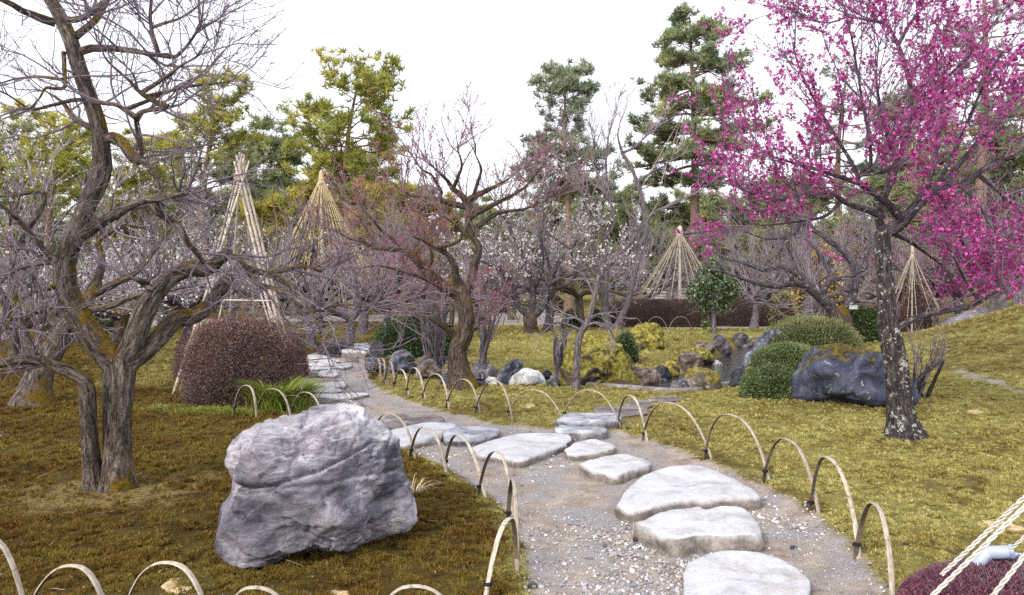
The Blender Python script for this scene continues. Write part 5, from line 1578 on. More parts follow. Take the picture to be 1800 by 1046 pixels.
# ---- twisted mossy plum in the middle
CT = [
 ([(812, 680, 21), (806, 645, 18.5), (804, 615, 16), (814, 592, 15.5), (820, 570, 14.5), (819, 548, 13), (816, 525, 12.5), (812, 505, 12)], 0.0),
 ([(814, 520, 10), (800, 514, 10), (781, 505, 10), (766, 490, 10), (752, 476, 10), (739, 465, 9), (719, 446, 8), (702, 438, 7), (685, 435, 7), (659, 435, 5), (639, 424, 4.5), (613, 419, 3), (590, 405, 2)], -0.5),
 ([(812, 524, 8), (798, 518, 8), (781, 507, 7.5), (765, 497, 6), (744, 488, 5), (724, 482, 4), (700, 474, 3.5), (668, 467, 3), (640, 470, 2)], 0.7),
 ([(812, 506, 9), (801, 490, 8), (798, 469, 7), (790, 450, 6.5), (780, 442, 6), (765, 437, 5), (745, 424, 4), (725, 415, 3)], -0.6),
 ([(816, 520, 10), (826, 494, 10), (831, 475, 9), (837, 458, 8), (842, 436, 8), (832, 420, 7.5), (823, 401, 7), (821, 385, 7), (820, 368, 8), (819, 354, 8)], 0.25),
 ([(819, 358, 6), (812, 344, 6), (797, 332, 5.5), (788, 319, 4.5), (775, 306, 3.5), (768, 300, 3), (750, 280, 2)], -0.3),
 ([(818, 362, 6), (806, 360, 6), (781, 354, 5), (773, 349, 4.5), (777, 337, 4), (768, 322, 3.5), (760, 308, 3), (740, 296, 2.5), (722, 270, 2)], -0.6),
 ([(773, 350, 4), (740, 346, 3), (715, 340, 2.5), (690, 322, 2)], 0.3),
 ([(820, 354, 6), (832, 347, 6), (857, 334, 5), (881, 322, 3.5), (900, 310, 2.5)], 0.4),
 ([(824, 382, 6), (841, 371, 6), (861, 362, 5), (891, 348, 4), (921, 330, 3.5), (938, 310, 3), (953, 292, 2)], -0.4),
 ([(836, 400, 5), (852, 390, 5), (871, 376, 4.5), (891, 372, 4), (921, 368, 3), (951, 356, 2.5), (975, 340, 2)], 0.3),
 ([(797, 332, 4), (806, 310, 3.5), (812, 290, 3), (804, 262, 2)], -0.2),
 ([(832, 347, 4), (840, 320, 3.5), (846, 296, 3), (836, 272, 2)], -0.3),
 ([(800, 592, 6), (790, 582, 6), (775, 570, 6), (760, 562, 5), (744, 556, 5), (729, 553, 4)], -0.5),
 ([(792, 574, 5), (794, 556, 5), (793, 538, 5), (782, 531, 4.5), (768, 526, 4), (752, 518, 3.5), (740, 512, 3)], 0.4),
 ([(826, 580, 6), (836, 576, 6), (843, 566, 5.5), (851, 556, 5)], -0.2),
 ([(765, 437, 4), (790, 430, 4), (812, 418, 3.5), (806, 400, 3), (780, 380, 2.5)], -0.3),
 ([(700, 438, 4), (690, 420, 3.5), (670, 405, 3), (650, 380, 2)], -0.2),
 ([(752, 474, 4), (760, 450, 3.5), (748, 420, 3), (740, 390, 2.5), (730, 370, 2)], 0.3),
 ([(660, 435, 3), (650, 415, 3), (640, 395, 2.5), (628, 370, 1.5)], 0.2),
]
LVL_MID = [dict(dens=7, trange=(0.2, 1.0), ang=(0.4, 1.0), length=(0.35, 0.9), up=0.34, upstep=0.07, wander=0.15, n=6, rs=0.5, rmax=0.010, rmin=0.0045),
           dict(dens=10, trange=(0.1, 1.0), ang=(0.35, 0.9), length=(0.2, 0.55), up=0.25, upstep=0.05, wander=0.12, n=5, rs=0.6, rmax=0.006, rmin=0.0036),
           dict(dens=6, trange=(0.2, 1.0), ang=(0.5, 1.1), length=(0.06, 0.22), up=0.1, upstep=0.02, wander=0.10, n=3, rs=0.7, rmax=0.004, rmin=0.003)]
traced('plum_tree', 'twisted mossy plum with red buds, standing at the stream rocks behind the hoops', 'tree', CT, flatD(682), PLUM_MOSSY, PLUM_MOSSY, TWIG_RED, LVL_MID,
       np.random.default_rng(23), dict(name='buds', kind='bud', mat=REDBUD, counts=[(2, 2000), (3, 2400)], size=(0.012, 0.026)))

# ---- slim bare trees in the middle distance
MT = [
 ([(1071, 582, 11), (1064, 545, 10), (1063, 506, 10), (1066, 478, 9)], 0.0),
 ([(1083, 580, 9), (1094, 552, 8.5), (1105, 525, 8.5), (1119, 462, 8), (1130, 425, 7.5), (1138, 399, 7), (1132, 360, 6), (1126, 334, 6), (1116, 308, 5), (1107, 288, 5), (1094, 270, 4.5)], 0.6),
 ([(1066, 480, 8), (1062, 440, 6.5), (1061, 420, 6), (1054, 372, 6), (1036, 346, 5), (1022, 318, 4), (1012, 280, 3), (1000, 250, 2)], -0.5),
 ([(1060, 500, 7), (1050, 470, 6), (1042, 430, 6), (1035, 383, 6), (1027, 345, 5), (1000, 310, 4), (975, 298, 3), (950, 296, 2)], 0.4),
 ([(1068, 470, 7), (1088, 448, 6), (1111, 426, 5), (1128, 396, 5), (1136, 385, 5), (1184, 357, 4), (1226, 338, 3), (1250, 320, 2)], -0.8),
 ([(1054, 478, 6), (1040, 466, 5), (1031, 452, 5), (996, 433, 4), (970, 414, 3), (945, 400, 2)], -0.6),
 ([(1052, 370, 5), (1065, 330, 4), (1066, 280, 4), (1070, 240, 3), (1078, 205, 2)], 0.3),
 ([(1094, 270, 4), (1086, 240, 3), (1090, 215, 2)], -0.2),
 ([(1096, 268, 4), (1120, 255, 3), (1145, 225, 2)], 0.3),
 ([(1120, 320, 4), (1150, 300, 3), (1170, 290, 2), (1190, 270, 1.5)], 0.4),
 ([(1063, 420, 5), (1080, 390, 4), (1070, 350, 4), (1050, 310, 3), (1046, 270, 2)], -0.3),
]
MT = [([(a, b_, r * 0.66) for a, b_, r in pts], d) for pts, d in MT]
traced('bare_tree', 'slender grey bare tree with several leaning stems behind the large moss mound', 'tree', MT, flatD(590), GREY_BARK, GREY_BARK, TWIG_PALE,
       [dict(dens=3.6, trange=(0.2, 1.0), ang=(0.35, 0.9), length=(0.6, 1.7), up=0.25, upstep=0.04, wander=0.13, n=6, rs=0.5, rmax=0.014, rmin=0.006),
        dict(dens=4.0, trange=(0.1, 1.0), ang=(0.35, 0.9), length=(0.3, 0.9), up=0.2, upstep=0.03, wander=0.12, n=5, rs=0.6, rmax=0.009, rmin=0.006),
        dict(dens=2.2, trange=(0.2, 1.0), ang=(0.5, 1.1), length=(0.12, 0.4), up=0.1, upstep=0.02, wander=0.10, n=3, rs=0.7, rmax=0.006, rmin=0.005)],
       np.random.default_rng(24), trunkn=2)
ST = [([(1013, 685, 7), (1013, 660, 6), (1015, 634, 6), (1017, 600, 6), (1024, 580, 6), (1034, 565, 5), (1042, 535, 4.5), (1047, 515, 4), (1052, 484, 3)], 0.0),
      ([(1022, 582, 4), (1000, 572, 3), (975, 568, 2.5), (950, 590, 2)], -0.4), ([(1026, 576, 4), (1050, 568, 3.5), (1072, 580, 2.5), (1080, 600, 2)], -0.3),
      ([(1036, 560, 3.5), (1060, 552, 3), (1085, 560, 2)], -0.5), ([(1030, 572, 3), (1015, 560, 3), (990, 550, 2)], 0.3), ([(1045, 520, 3), (1030, 490, 2.5), (1010, 460, 2)], 0.2)]
traced('sapling', 'small bare weeping sapling with thin trunk in front of the large moss mound', 'tree', ST, flatD(686), GREY_BARK, GREY_BARK, TWIG_PALE,
       [dict(dens=9, trange=(0.1, 1.0), ang=(0.5, 1.2), length=(0.15, 0.45), up=0.1, upstep=-0.10, wander=0.14, n=6, rs=0.5, rmax=0.006, rmin=0.004),
        dict(dens=8, trange=(0.1, 1.0), ang=(0.5, 1.1), length=(0.06, 0.2), up=0.0, upstep=-0.05, wander=0.10, n=4, rs=0.7, rmax=0.004, rmin=0.003)], np.random.default_rng(25), flare=0.2)

# ---- plum behind the mossy blue boulder
BT = [
 ([(1503, 618, 19), (1496, 600, 18), (1487, 582, 18), (1478, 560, 18), (1472, 545, 17)], 0.0),
 ([(1472, 555, 10), (1455, 537, 9), (1440, 522, 8.5), (1425, 508, 8), (1411, 500, 7.5), (1385, 500, 7), (1361, 504, 6), (1337, 500, 5), (1300, 488, 4), (1270, 478, 2.5)], -0.8),
 ([(1440, 522, 7), (1420, 500, 6), (1401, 480, 6), (1385, 472, 5), (1374, 466, 5), (1344, 474, 5), (1324, 467, 4.5), (1300, 460, 4), (1277, 454, 3.5), (1253, 440, 2)], 0.3),
 ([(1480, 550, 11), (1494, 535, 9), (1500, 510, 8), (1503, 490, 8), (1500, 465, 8), (1494, 454, 8), (1478, 438, 7.5), (1461, 424, 7), (1445, 412, 6), (1427, 400, 5), (1410, 388, 4), (1390, 370, 3)], 0.4),
 ([(1445, 520, 6), (1455, 500, 5), (1475, 490, 4.5), (1500, 484, 4), (1525, 470, 3)], -0.5),
 ([(1427, 400, 4), (1405, 388, 4), (1402, 405, 4), (1385, 415, 3), (1350, 420, 2.5), (1310, 408, 2)], -0.3),
 ([(1460, 478, 5), (1445, 455, 4.5), (1430, 430, 4), (1415, 420, 3)], 0.4),
 ([(1401, 480, 4), (1390, 450, 3.5), (1385, 425, 3), (1392, 395, 2)], -0.2),
 ([(1503, 480, 6), (1520, 450, 5), (1530, 420, 4), (1520, 380, 3)], 0.5),
]
traced('plum_tree', 'leaning dark plum behind the mossy blue boulder, its low limbs reaching over the stream', 'tree', BT, flatD(622), PLUM_MOSSY, DARK_LIMB, TWIG_DARK,
       [dict(dens=4.5, trange=(0.2, 1.0), ang=(0.4, 1.1), length=(0.5, 1.2), up=0.32, upstep=0.05, wander=0.16, n=6, rs=0.5, rmax=0.014, rmin=0.006),
        dict(dens=5.5, trange=(0.1, 1.0), ang=(0.35, 0.9), length=(0.25, 0.7), up=0.22, upstep=0.05, wander=0.12, n=5, rs=0.6, rmax=0.007, rmin=0.0045),
        dict(dens=4, trange=(0.2, 1.0), ang=(0.5, 1.1), length=(0.08, 0.25), up=0.1, upstep=0.02, wander=0.10, n=3, rs=0.7, rmax=0.005, rmin=0.004)], np.random.default_rng(26))

# ---- white plum on the lawn
WT = [
 ([(935, 596, 14), (934, 580, 12), (932, 562, 12), (931, 552, 11)], 0.0),
 ([(931, 558, 8), (922, 549, 7), (912, 540, 6.5), (906, 522, 5.5), (903, 505, 5), (896, 490, 4.5), (880, 476, 4), (860, 466, 3), (840, 455, 2)], -0.7),
 ([(934, 556, 8), (945, 548, 8), (953, 540, 7.5), (960, 520, 7), (963, 500, 6), (975, 475, 5), (990, 450, 4), (1010, 430, 3), (1030, 410, 2)], 0.3),
 ([(933, 552, 7), (937, 530, 6), (936, 505, 6), (928, 480, 5), (918, 450, 4.5), (905, 420, 4), (890, 390, 3), (880, 370, 2)], 0.5),
 ([(937, 510, 5), (948, 480, 5), (952, 450, 4), (950, 415, 4), (955, 385, 3), (960, 350, 2)], -0.4),
 ([(963, 500, 5), (985, 490, 4), (1010, 480, 3.5), (1040, 470, 2)], -0.6),
 ([(906, 520, 4), (885, 515, 4), (865, 500, 3), (850, 480, 2)], 0.6),
]
traced('white_plum_tree', 'plum dotted with white blossom on the yellow lawn, its trunk mossy brown', 'tree', WT, flatD(597), PLUM_MOSSY, DARK_LIMB, TWIG_DARK,
       [dict(dens=4.6, trange=(0.2, 1.0), ang=(0.4, 1.1), length=(0.7, 1.7), up=0.30, upstep=0.06, wander=0.16, n=6, rs=0.5, rmax=0.02, rmin=0.008),
        dict(dens=5, trange=(0.1, 1.0), ang=(0.35, 0.9), length=(0.35, 0.9), up=0.2, upstep=0.04, wander=0.12, n=5, rs=0.6, rmax=0.009, rmin=0.006),
        dict(dens=2.5, trange=(0.2, 1.0), ang=(0.5, 1.1), length=(0.12, 0.35), up=0.1, upstep=0.02, wander=0.10, n=3, rs=0.7, rmax=0.006, rmin=0.005)], np.random.default_rng(27),
       dict(name='blossoms', kind='flower', mat=WHITE, counts=[(2, 1300), (3, 1000), (1, 300)], size=(0.04, 0.07)))

# ---- plum behind the big bare plum, leaning trunk
LB = [
 ([(58, 708, 26), (62, 680, 24), (72, 650, 22), (90, 619, 19), (104, 596, 18), (118, 572, 17), (140, 545, 14), (158, 520, 12), (170, 495, 10)], 0.6),
 ([(170, 500, 8), (180, 460, 7), (172, 420, 6), (190, 380, 5), (200, 340, 3)], 0.3),
 ([(160, 520, 8), (200, 500, 7), (240, 480, 6), (280, 430, 5), (300, 400, 4), (330, 370, 2)], 0.8),
 ([(110, 590, 8), (90, 560, 7), (70, 520, 6), (50, 470, 6), (40, 420, 5), (30, 370, 4), (40, 330, 2)], -0.3),
 ([(70, 655, 9), (50, 600, 8), (30, 540, 8), (20, 470, 7), (40, 420, 7), (70, 370, 8), (80, 340, 8), (60, 336, 7), (20, 345, 6), (-20, 340, 5)], -0.6),
 ([(140, 545, 7), (190, 540, 6), (240, 520, 5), (300, 510, 4), (350, 500, 2)], -0.4),
 ([(172, 420, 5), (210, 400, 4), (250, 400, 3), (290, 420, 2)], 0.5),
]
traced('plum_tree', 'plum with stout leaning trunk at the left edge, behind the big bare plum', 'tree', LB, flatD(712), PLUM_BARK, PLUM_BARK, TWIG_PALE,
       [dict(dens=4.5, trange=(0.2, 1.0), ang=(0.4, 1.1), length=(0.5, 1.2), up=0.26, upstep=0.05, wander=0.17, n=6, rs=0.5, rmax=0.012, rmin=0.005),
        dict(dens=5.5, trange=(0.1, 1.0), ang=(0.35, 0.9), length=(0.25, 0.7), up=0.2, upstep=0.04, wander=0.12, n=5, rs=0.6, rmax=0.006, rmin=0.004),
        dict(dens=4, trange=(0.2, 1.0), ang=(0.5, 1.1), length=(0.08, 0.25), up=0.1, upstep=0.02, wander=0.10, n=3, rs=0.7, rmax=0.0045, rmin=0.0035)], np.random.default_rng(28),
       dict(name='blossoms', kind='flower', mat=WHITE, counts=[(2, 700), (3, 700)], size=(0.022, 0.036)))

# ---- plums further back, grown not traced
def grown_plum(name, label, seed, H, spread, bark, twig, blossom=None, nl=6, group=None, dens=1.0):
    g = np.random.default_rng(seed)
    root = empty(name, (0, 0, 0), label, 'tree', group)
    th = H * 0.3
    lean = g.normal(0, 0.15, 2)
    t = np.linspace(0, 1, 10)
    tr = np.stack([lean[0] * t * th + 0.06 * np.sin(t * 4 + seed), lean[1] * t * th + 0.06 * np.cos(t * 3), t * th - 0.15], 1)
    r0 = 0.036 * H
    mb = MB()
    rad = r0 * (1 - 0.25 * t) * (1 + 0.35 * np.exp(-np.maximum(tr[:, 2], 0) / 0.12))
    tubes(mb, tr[None], rad[None], 10, True, 0.16, seed)
    mb.build('trunk', bark, root)
    lm = []
    for i in range(nl):
        az = 2 * PI * i / nl + g.uniform(-0.4, 0.4)
        d = np.array([math.cos(az), math.sin(az), g.uniform(0.35, 1.1)])
        L = g.uniform(0.8, 1.15) * spread
        p = [tr[-1] - [0, 0, g.uniform(0, 0.15 * th)]]
        n = 12
        for k in range(n - 1):
            d = norm(d + g.normal(0, 0.22, 3) + np.array([0, 0, 0.05 if k > 4 else -0.02]))
            p.append(p[-1] + d * L / (n - 1))
        lm.append(np.concatenate([np.array(p), (r0 * 0.6 * np.linspace(1, 0.14, n) ** 0.9)[:, None]], 1))
    lm = np.array(lm)
    for c in lm:
        mb = MB()
        tubes(mb, c[None, :, :3], c[None, :, 3], 7, True, 0.1, seed)
        mb.build('limb', bark, root)
    a = spawn(lm[:, :, :3], lm[:, :, 3], 5.5 * dens, (0.1, 1), (0.4, 1.1), (0.35 * spread, 0.75 * spread), 0.3, 0.05, 0.17, 6, 0.5, 0.016, 0.007, g)
    b_ = spawn(*a, 4.4 * dens, (0.1, 1), (0.35, 0.95), (0.16 * spread, 0.45 * spread), 0.22, 0.05, 0.12, 5, 0.6, 0.008, 0.0055, g)
    c_ = spawn(*b_, 3.0 * dens, (0.2, 1), (0.5, 1.1), (0.06 * spread, 0.18 * spread), 0.1, 0.02, 0.1, 3, 0.7, 0.006, 0.005, g)
    mb = MB()
    for x, s_ in ((a, 4), (b_, 3), (c_, 3)):
        tubes(mb, x[0], x[1], s_, False)
    mb.build('twigs', twig, root, kind='stuff')
    if blossom:
        mb = MB()
        pos = np.concatenate([on_tubes(b_[0], blossom['n'], (0.2, 1), g), on_tubes(c_[0], blossom['n'], (0.2, 1), g)])
        n = fbm(pos * 1.2, 2, seed)
        pos = pos[g.random(len(pos)) < np.clip(0.55 + n, 0.05, 1)]
        M = len(pos)
        scatter(mb, FLOWER_V, FLOWER_Q, None, pos, randrot(M, g), g.uniform(*blossom['size'], M), g.random(M))
        mb.build('blossoms', blossom['mat'], root, smooth=False, kind='stuff')
    return root
PROTO = {'white': grown_plum('white_plum_tree', 'x', 41, 3.4, 1.9, PLUM_BARK, TWIG_PALE, dict(n=600, size=(0.03, 0.055), mat=WHITE), 6, 'plums in the far grove'),
         'white2': grown_plum('white_plum_tree', 'x', 42, 3.0, 1.7, DARK_LIMB, TWIG, dict(n=450, size=(0.035, 0.055), mat=WHITE), 5, 'plums in the far grove'),
         'bare': grown_plum('bare_plum_tree', 'x', 43, 3.3, 1.9, GREY_BARK, TWIG_PALE, None, 6, 'plums in the far grove'),
         'pink': grown_plum('pink_plum_tree', 'x', 44, 3.4, 1.9, DARK_LIMB, TWIG_RED, dict(n=700, size=(0.03, 0.05), mat=leaf_mat('pink_petal', c8(196, 90, 140), c8(220, 130, 168), c8(236, 170, 196))), 6, 'plums in the far grove')}
FAR = [  # picture x, distance, kind, size, turn, label
 (40, 13.0, 'white', .90, 0.4, 'white flecked plum crown at the left picture edge behind the leaning trunk'),
 (210, 15.5, 'white', .98, 1.9, 'white flecked plum seen between the two forks of the big bare plum'),
 (330, 17.0, 'white2', 1.15, 3.1, 'plum flecked white right behind the leaning pole bundle of the tripod'),
 (130, 19.0, 'white2', 1.25, 5.0, 'thin white flecked plum farther back past the low clipped hedge'),
 (290, 21.5, 'bare', 1.25, 2.2, 'grey bare plum beside the distant path at the low clipped hedge'),
 (460, 20.0, 'white2', 1.2, 0.9, 'plum with sparse white flecks standing right of the bamboo tripod'),
 (545, 17.5, 'bare', 1.0, 4.2, 'bare twiggy plum below the straw coloured rope cone'),
 (640, 22.0, 'bare', 1.2, 1.2, 'bare plum beyond the dark camellia bush'),
 (690, 19.5, 'pink', .95, 2.8, 'plum with faint pink buds behind the limbs of the twisted plum'),
 (780, 27.0, 'white', 1.1, 0.2, 'white flecked plum far behind the twisted plum trunk'),
 (1010, 24.0, 'white', 1.3, 3.7, 'whitest plum cloud, behind the slender grey tree'),
 (900, 30.0, 'white', 1.35, 5.2, 'white plum across the distant path, behind the lawn plum'),
 (1130, 33.0, 'white2', 1.2, 1.5, 'distant plum behind the rope cone over the hedge'),
 (1330, 24.0, 'bare', 1.15, 0.7, 'grey bare plum past the end of the long reddish hedge'),
 (1400, 30.0, 'bare', 1.3, 2.5, 'bare plum in the distance under the yellow flowering shrub'),
 (1570, 22.0, 'bare', 1.15, 4.8, 'bare plum behind the lichen spotted trunk, beyond the small rope cone'),
 (1700, 20.0, 'pink', 1.2, 3.3, 'pink flecked plum on the hill crest behind the grey rock heap'),
 (1800, 17.0, 'bare', 1.15, 1.0, 'bare plum at the right picture edge on the hill crest'),
 (1640, 27.0, 'pink', 1.2, 0.5, 'faint pink plum far beyond the hill at the right'),
 (1250, 36.0, 'white2', 1.2, 4.0, 'far plum behind the young camellia tree'),
 (400, 25.0, 'bare', 1.35, 5.6, 'bare grey plum seen between the tripod poles'), (560, 24.0, 'white2', 1.3, 3.0, 'sparsely flecked plum right under the straw cone'), (610, 17.0, 'bare', .95, 0.1, 'bare twiggy plum leaning over the stone bridge from behind'),
 (740, 24.0, 'bare', 1.25, 4.4, 'bare plum behind the tied grey shrub'), (840, 21.5, 'bare', 1.05, 2.0, 'bare plum close behind the pruned shrub'), (960, 21.0, 'bare', 1.2, 5.8, 'bare plum between white plum and slender grey tree'),
 (1075, 29.5, 'bare', 1.4, 0.9, 'bare plum behind the slender grey tree, before the hedge'), (1180, 38.0, 'bare', 1.5, 3.3, 'bare plum far behind the ropes of the cone over the hedge'), (1310, 30.0, 'bare', 1.35, 5.0, 'bare plum right of the cone over the hedge'),
 (1450, 23.0, 'bare', 1.25, 1.7, 'bare plum behind the leaning dark plum'), (1500, 31.0, 'pink', 1.35, 2.4, 'faint pink plum far behind the leaning dark plum'), (20, 20.0, 'bare', 1.3, 2.6, 'bare plum at the left picture edge behind the white flecked one'),
 (250, 27.0, 'white2', 1.4, 1.1, 'far white flecked plum straight behind the big forked trunk'), (1760, 24.0, 'bare', 1.4, 3.9, 'tall bare plum behind the hill crest'),
]
used = set()
for px, D, kd, sc_, rz, lb in FAR:
    x = (px - 900) / FPX * D
    loc = (x, D, gz(x, D))
    if kd in used:
        copy_tree(PROTO[kd], loc, rz, sc_, lb)
    else:
        used.add(kd)
        r = PROTO[kd]
        r.location = loc
        r.rotation_euler = (0, 0, rz)
        r.scale = (sc_,) * 3
        r['label'] = lb

# ---- pines
NG = np.random.default_rng(3)
def needle_template(k=8, seed=1):
    g = np.random.default_rng(seed)
    v, t = [], []
    for i in range(k):
        a = 2 * PI * i / k + g.uniform(-.3, .3)
        el = g.uniform(0.15, 1.25)
        d = np.array([math.cos(a) * math.cos(el), math.sin(a) * math.cos(el), math.sin(el)])
        s_ = norm(np.cross(d, g.normal(size=3))) * 0.085
        L = g.uniform(0.75, 1.1)
        b0 = len(v)
        v += [d * 0.05 - s_, d * 0.05 + s_, d * L]
        t.append((b0, b0 + 1, b0 + 2))
    return np.array(v), t
NV, NTR = needle_template()
PINE_N = leaf_mat('pine_needles', c8(100, 114, 88), c8(142, 152, 110), c8(188, 188, 128), 0.25, 0.5)
PINE_Y = leaf_mat('sunlit_yellow_pine_needles', c8(116, 128, 62), c8(166, 168, 80), c8(218, 200, 100), 0.3, 0.5)  # needles partly yellow themselves, warm sunlight also put into the colour
PINE_B = leaf_mat('blue_green_pine_needles', c8(104, 118, 104), c8(142, 152, 128), c8(182, 186, 144), 0.25, 0.5)
PINE_G = leaf_mat('golden_pine_needles', c8(138, 132, 62), c8(176, 164, 78), c8(208, 192, 104), 0.3, 0.5)

def pine(name, label, seed, H, prof, bark, needles, nl=34, trunk_r=0.25, bend=0.4, slope=0.0, csize=0.26, dens=1.0, group=None, flat_=0.25, sub=1.0, wob=0.17, tiers=0):
    """prof: list of (height, crown radius) from low to high; limbs branch twice and carry their needle tufts on the upper side"""
    g = np.random.default_rng(seed)
    root = empty(name, (0, 0, 0), label, 'tree', group)
    prof = np.array(prof, float)
    t = np.linspace(0, 1, 24)
    tr = np.stack([bend * np.sin(t * 4.0 + seed) * t, bend * np.cos(t * 3.1 + seed * 2) * t, t * H * 0.985 - 0.3], 1)
    tr[:, :2] -= tr[0, :2]
    rad = trunk_r * (1 - t * 0.86) * (1 + 0.4 * np.exp(-t * H / 0.4))
    mb = MB()
    tubes(mb, tr[None], rad[None], 12, True, 0.12, seed)
    mb.build('trunk', bark, root)
    zs = np.linspace(prof[0, 0], prof[-1, 0], nl)
    zs = zs + g.normal(0, 0.25, nl) * (prof[-1, 0] - prof[0, 0]) / nl * 2
    if tiers:                        # trained pines keep their limbs in layers
        lay = np.linspace(prof[0, 0], prof[-1, 0], tiers) + g.normal(0, 0.12, tiers)
        zs = lay[np.arange(nl) % tiers] + g.normal(0, 0.16, nl)
    L, Rr = [], []
    for i, z in enumerate(np.clip(zs, prof[0, 0], prof[-1, 0] * 0.985)):
        r = np.interp(z, prof[:, 0], prof[:, 1])
        if r < 0.05:
            continue
        az = i * 2.4 + g.uniform(-0.5, 0.5)
        ln = r * g.uniform(0.62, 1.12)
        s0 = np.array([np.interp(z, tr[:, 2], tr[:, k]) for k in (0, 1)] + [z])
        n = 9
        d = np.array([math.cos(az), math.sin(az), slope + g.uniform(-0.1, 0.3)])
        p = [s0]
        for k in range(n - 1):
            d = norm(d + g.normal(0, wob, 3) * [1, 1, 0.8] + [0, 0, -0.05 if k < 4 else 0.07])
            p.append(p[-1] + d * ln / (n - 1))
        L.append(np.array(p))
        Rr.append(min(0.030 * ln + 0.02, 0.45 * np.interp(z, tr[:, 2], rad)) * np.linspace(1, 0.3, n))
    L, Rr = np.array(L), np.array(Rr)
    a = spawn(L, Rr, 3.0 * dens, (0.28, 1), (0.4, 1.1), (0.35 * sub, 1.0 * sub), 0.12 + slope * 0.4, 0.03, 0.16, 5, 0.5, 0.03, 0.011, g)
    a[0][:, :, 2] = a[0][:, :1, 2] + (a[0][:, :, 2] - a[0][:, :1, 2]) * ((0.45 if not tiers else 0.2) + slope)
    b_ = spawn(*a, 4.2 * dens, (0.2, 1), (0.4, 1.0), (0.18 * sub, 0.5 * sub), 0.25, 0.06, 0.14, 4, 0.6, 0.014, 0.008, g)
    mb = MB()
    tubes(mb, L, Rr, 5, False)
    tubes(mb, a[0], a[1], 4, False)
    tubes(mb, b_[0], b_[1], 3, False)
    mb.build('limbs', bark, root, kind='stuff')
    m1, m2 = len(a[0]), len(b_[0])
    cl = np.concatenate([on_tubes(a[0], int(m1 * 1.6), (0.45, 1), g), b_[0][:, -1], on_tubes(b_[0], int(m2 * 1.4), (0.3, 1), g), L[:, -1]])
    cl = cl + g.normal(0, csize * 0.16, cl.shape) * [1, 1, flat_ * 2] + [0, 0, csize * 0.1]
    nz_ = fbm(cl * 0.55, 3, seed)
    ct = np.clip(0.45 + 0.6 * nz_ + g.normal(0, 0.17, len(cl)), 0, 1)
    cd = g.normal(0, 0.45, cl.shape) + [0, 0, 0.8]
    mb = MB()
    scatter(mb, NV, None, NTR, cl, randrot(len(cl), g, cd), g.uniform(0.7, 1.25, len(cl)) * csize, ct)
    mb.build('needles', needles, root, smooth=False, kind='stuff')
    print(label[:30], 'tufts', len(cl))
    return root

def at(px, D):
    x = (px - 900) / FPX * D
    return (x, D, gz(x, D))
def hgt(py, D):
    return P(900, py, D)[2]
def prof_px(D, rows):
    """(picture y, half width in px) -> (height, radius)"""
    return sorted((hgt(y, D), w / FPX * D) for y, w in rows)

D1 = 45
p1 = pine('pine_tree', 'tallest layered pine rising above the grove, left of the magenta blossom', 51, hgt(20, D1), prof_px(D1, [(26, 14), (45, 36), (90, 66), (140, 84), (180, 100), (230, 108), (290, 124), (310, 80), (330, 30)]),
          PINE_BARK, PINE_N, nl=128, trunk_r=0.38, bend=0.25, slope=0.04, csize=0.37, dens=1.25, sub=1.25, tiers=13, wob=0.13, group='pines beyond the grove')
p1.location = at(1218, D1)
D2 = 36
p2 = pine('pine_tree', 'slim pine with bare mid trunk, between the slender grey tree and the open sky', 52, hgt(116, D2), prof_px(D2, [(122, 16), (134, 40), (160, 58), (190, 60), (205, 30), (225, 16), (245, 50), (275, 76), (310, 84), (340, 80)]),
          RED_BARK, PINE_B, nl=84, trunk_r=0.24, bend=0.25, slope=0.04, csize=0.32, dens=1.5, sub=1.05, tiers=9, wob=0.14, group='pines beyond the grove')
p2.location = at(1000, D2)
D3 = 34
p3 = pine('pine_tree', 'broad yellow green pine behind the straw coloured rope cone', 53, hgt(134, D3), prof_px(D3, [(140, 14), (150, 46), (180, 76), (220, 112), (250, 124), (290, 112), (330, 104), (380, 100)]),
          RED_BARK, PINE_Y, nl=50, trunk_r=0.28, bend=0.7, slope=0.30, csize=0.36, dens=1.25, sub=1.35, wob=0.24, group='pines beyond the grove')
p3.location = at(622, D3)
D4 = 36
p4 = pine('pine_tree', 'yellow green pine right of the big bare plum, above the tripod poles', 54, hgt(150, D4), prof_px(D4, [(154, 18), (165, 50), (190, 62), (215, 50), (250, 70), (290, 78), (320, 40)]),
          RED_BARK, PINE_Y, nl=42, trunk_r=0.26, bend=0.6, slope=0.28, csize=0.36, dens=1.25, sub=1.05, wob=0.24, group='pines beyond the grove')
p4.location = at(368, D4)
D5 = 44
p5 = pine('pine_tree', 'small flat topped dark pine between the tripod and the broad yellow pine', 55, hgt(222, D5), prof_px(D5, [(224, 26), (240, 50), (262, 58), (300, 56), (340, 60), (390, 60)]),
          RED_BARK, PINE_N, nl=50, trunk_r=0.25, bend=0.4, slope=0.12, csize=0.42, dens=1.3, group='pines beyond the grove')
p5.location = at(465, D5)
D6 = 30
p6 = pine('pine_tree', 'bluish open pine towering behind the magenta blossom at the right edge', 56, hgt(-90, D6), prof_px(D6, [(-90, 20), (-40, 60), (20, 90), (80, 110), (140, 120), (200, 130), (260, 100)]),
          PINE_BARK, PINE_B, nl=44, trunk_r=0.3, bend=0.4, slope=0.1, csize=0.28, dens=0.8, group='pines beyond the grove')
p6.location = at(1720, D6)
p7 = pine('golden_conifer', 'golden brown conifer mass under the broad yellow pine', 57, 5.2, [(0.6, 1.9), (1.8, 2.2), (3.2, 1.9), (4.4, 1.2), (5.2, 0.3)], PINE_BARK, PINE_G, nl=44, trunk_r=0.16, bend=0.2, slope=0.35, csize=0.36, dens=1.5, sub=0.8)
p7.location = at(690, 31)
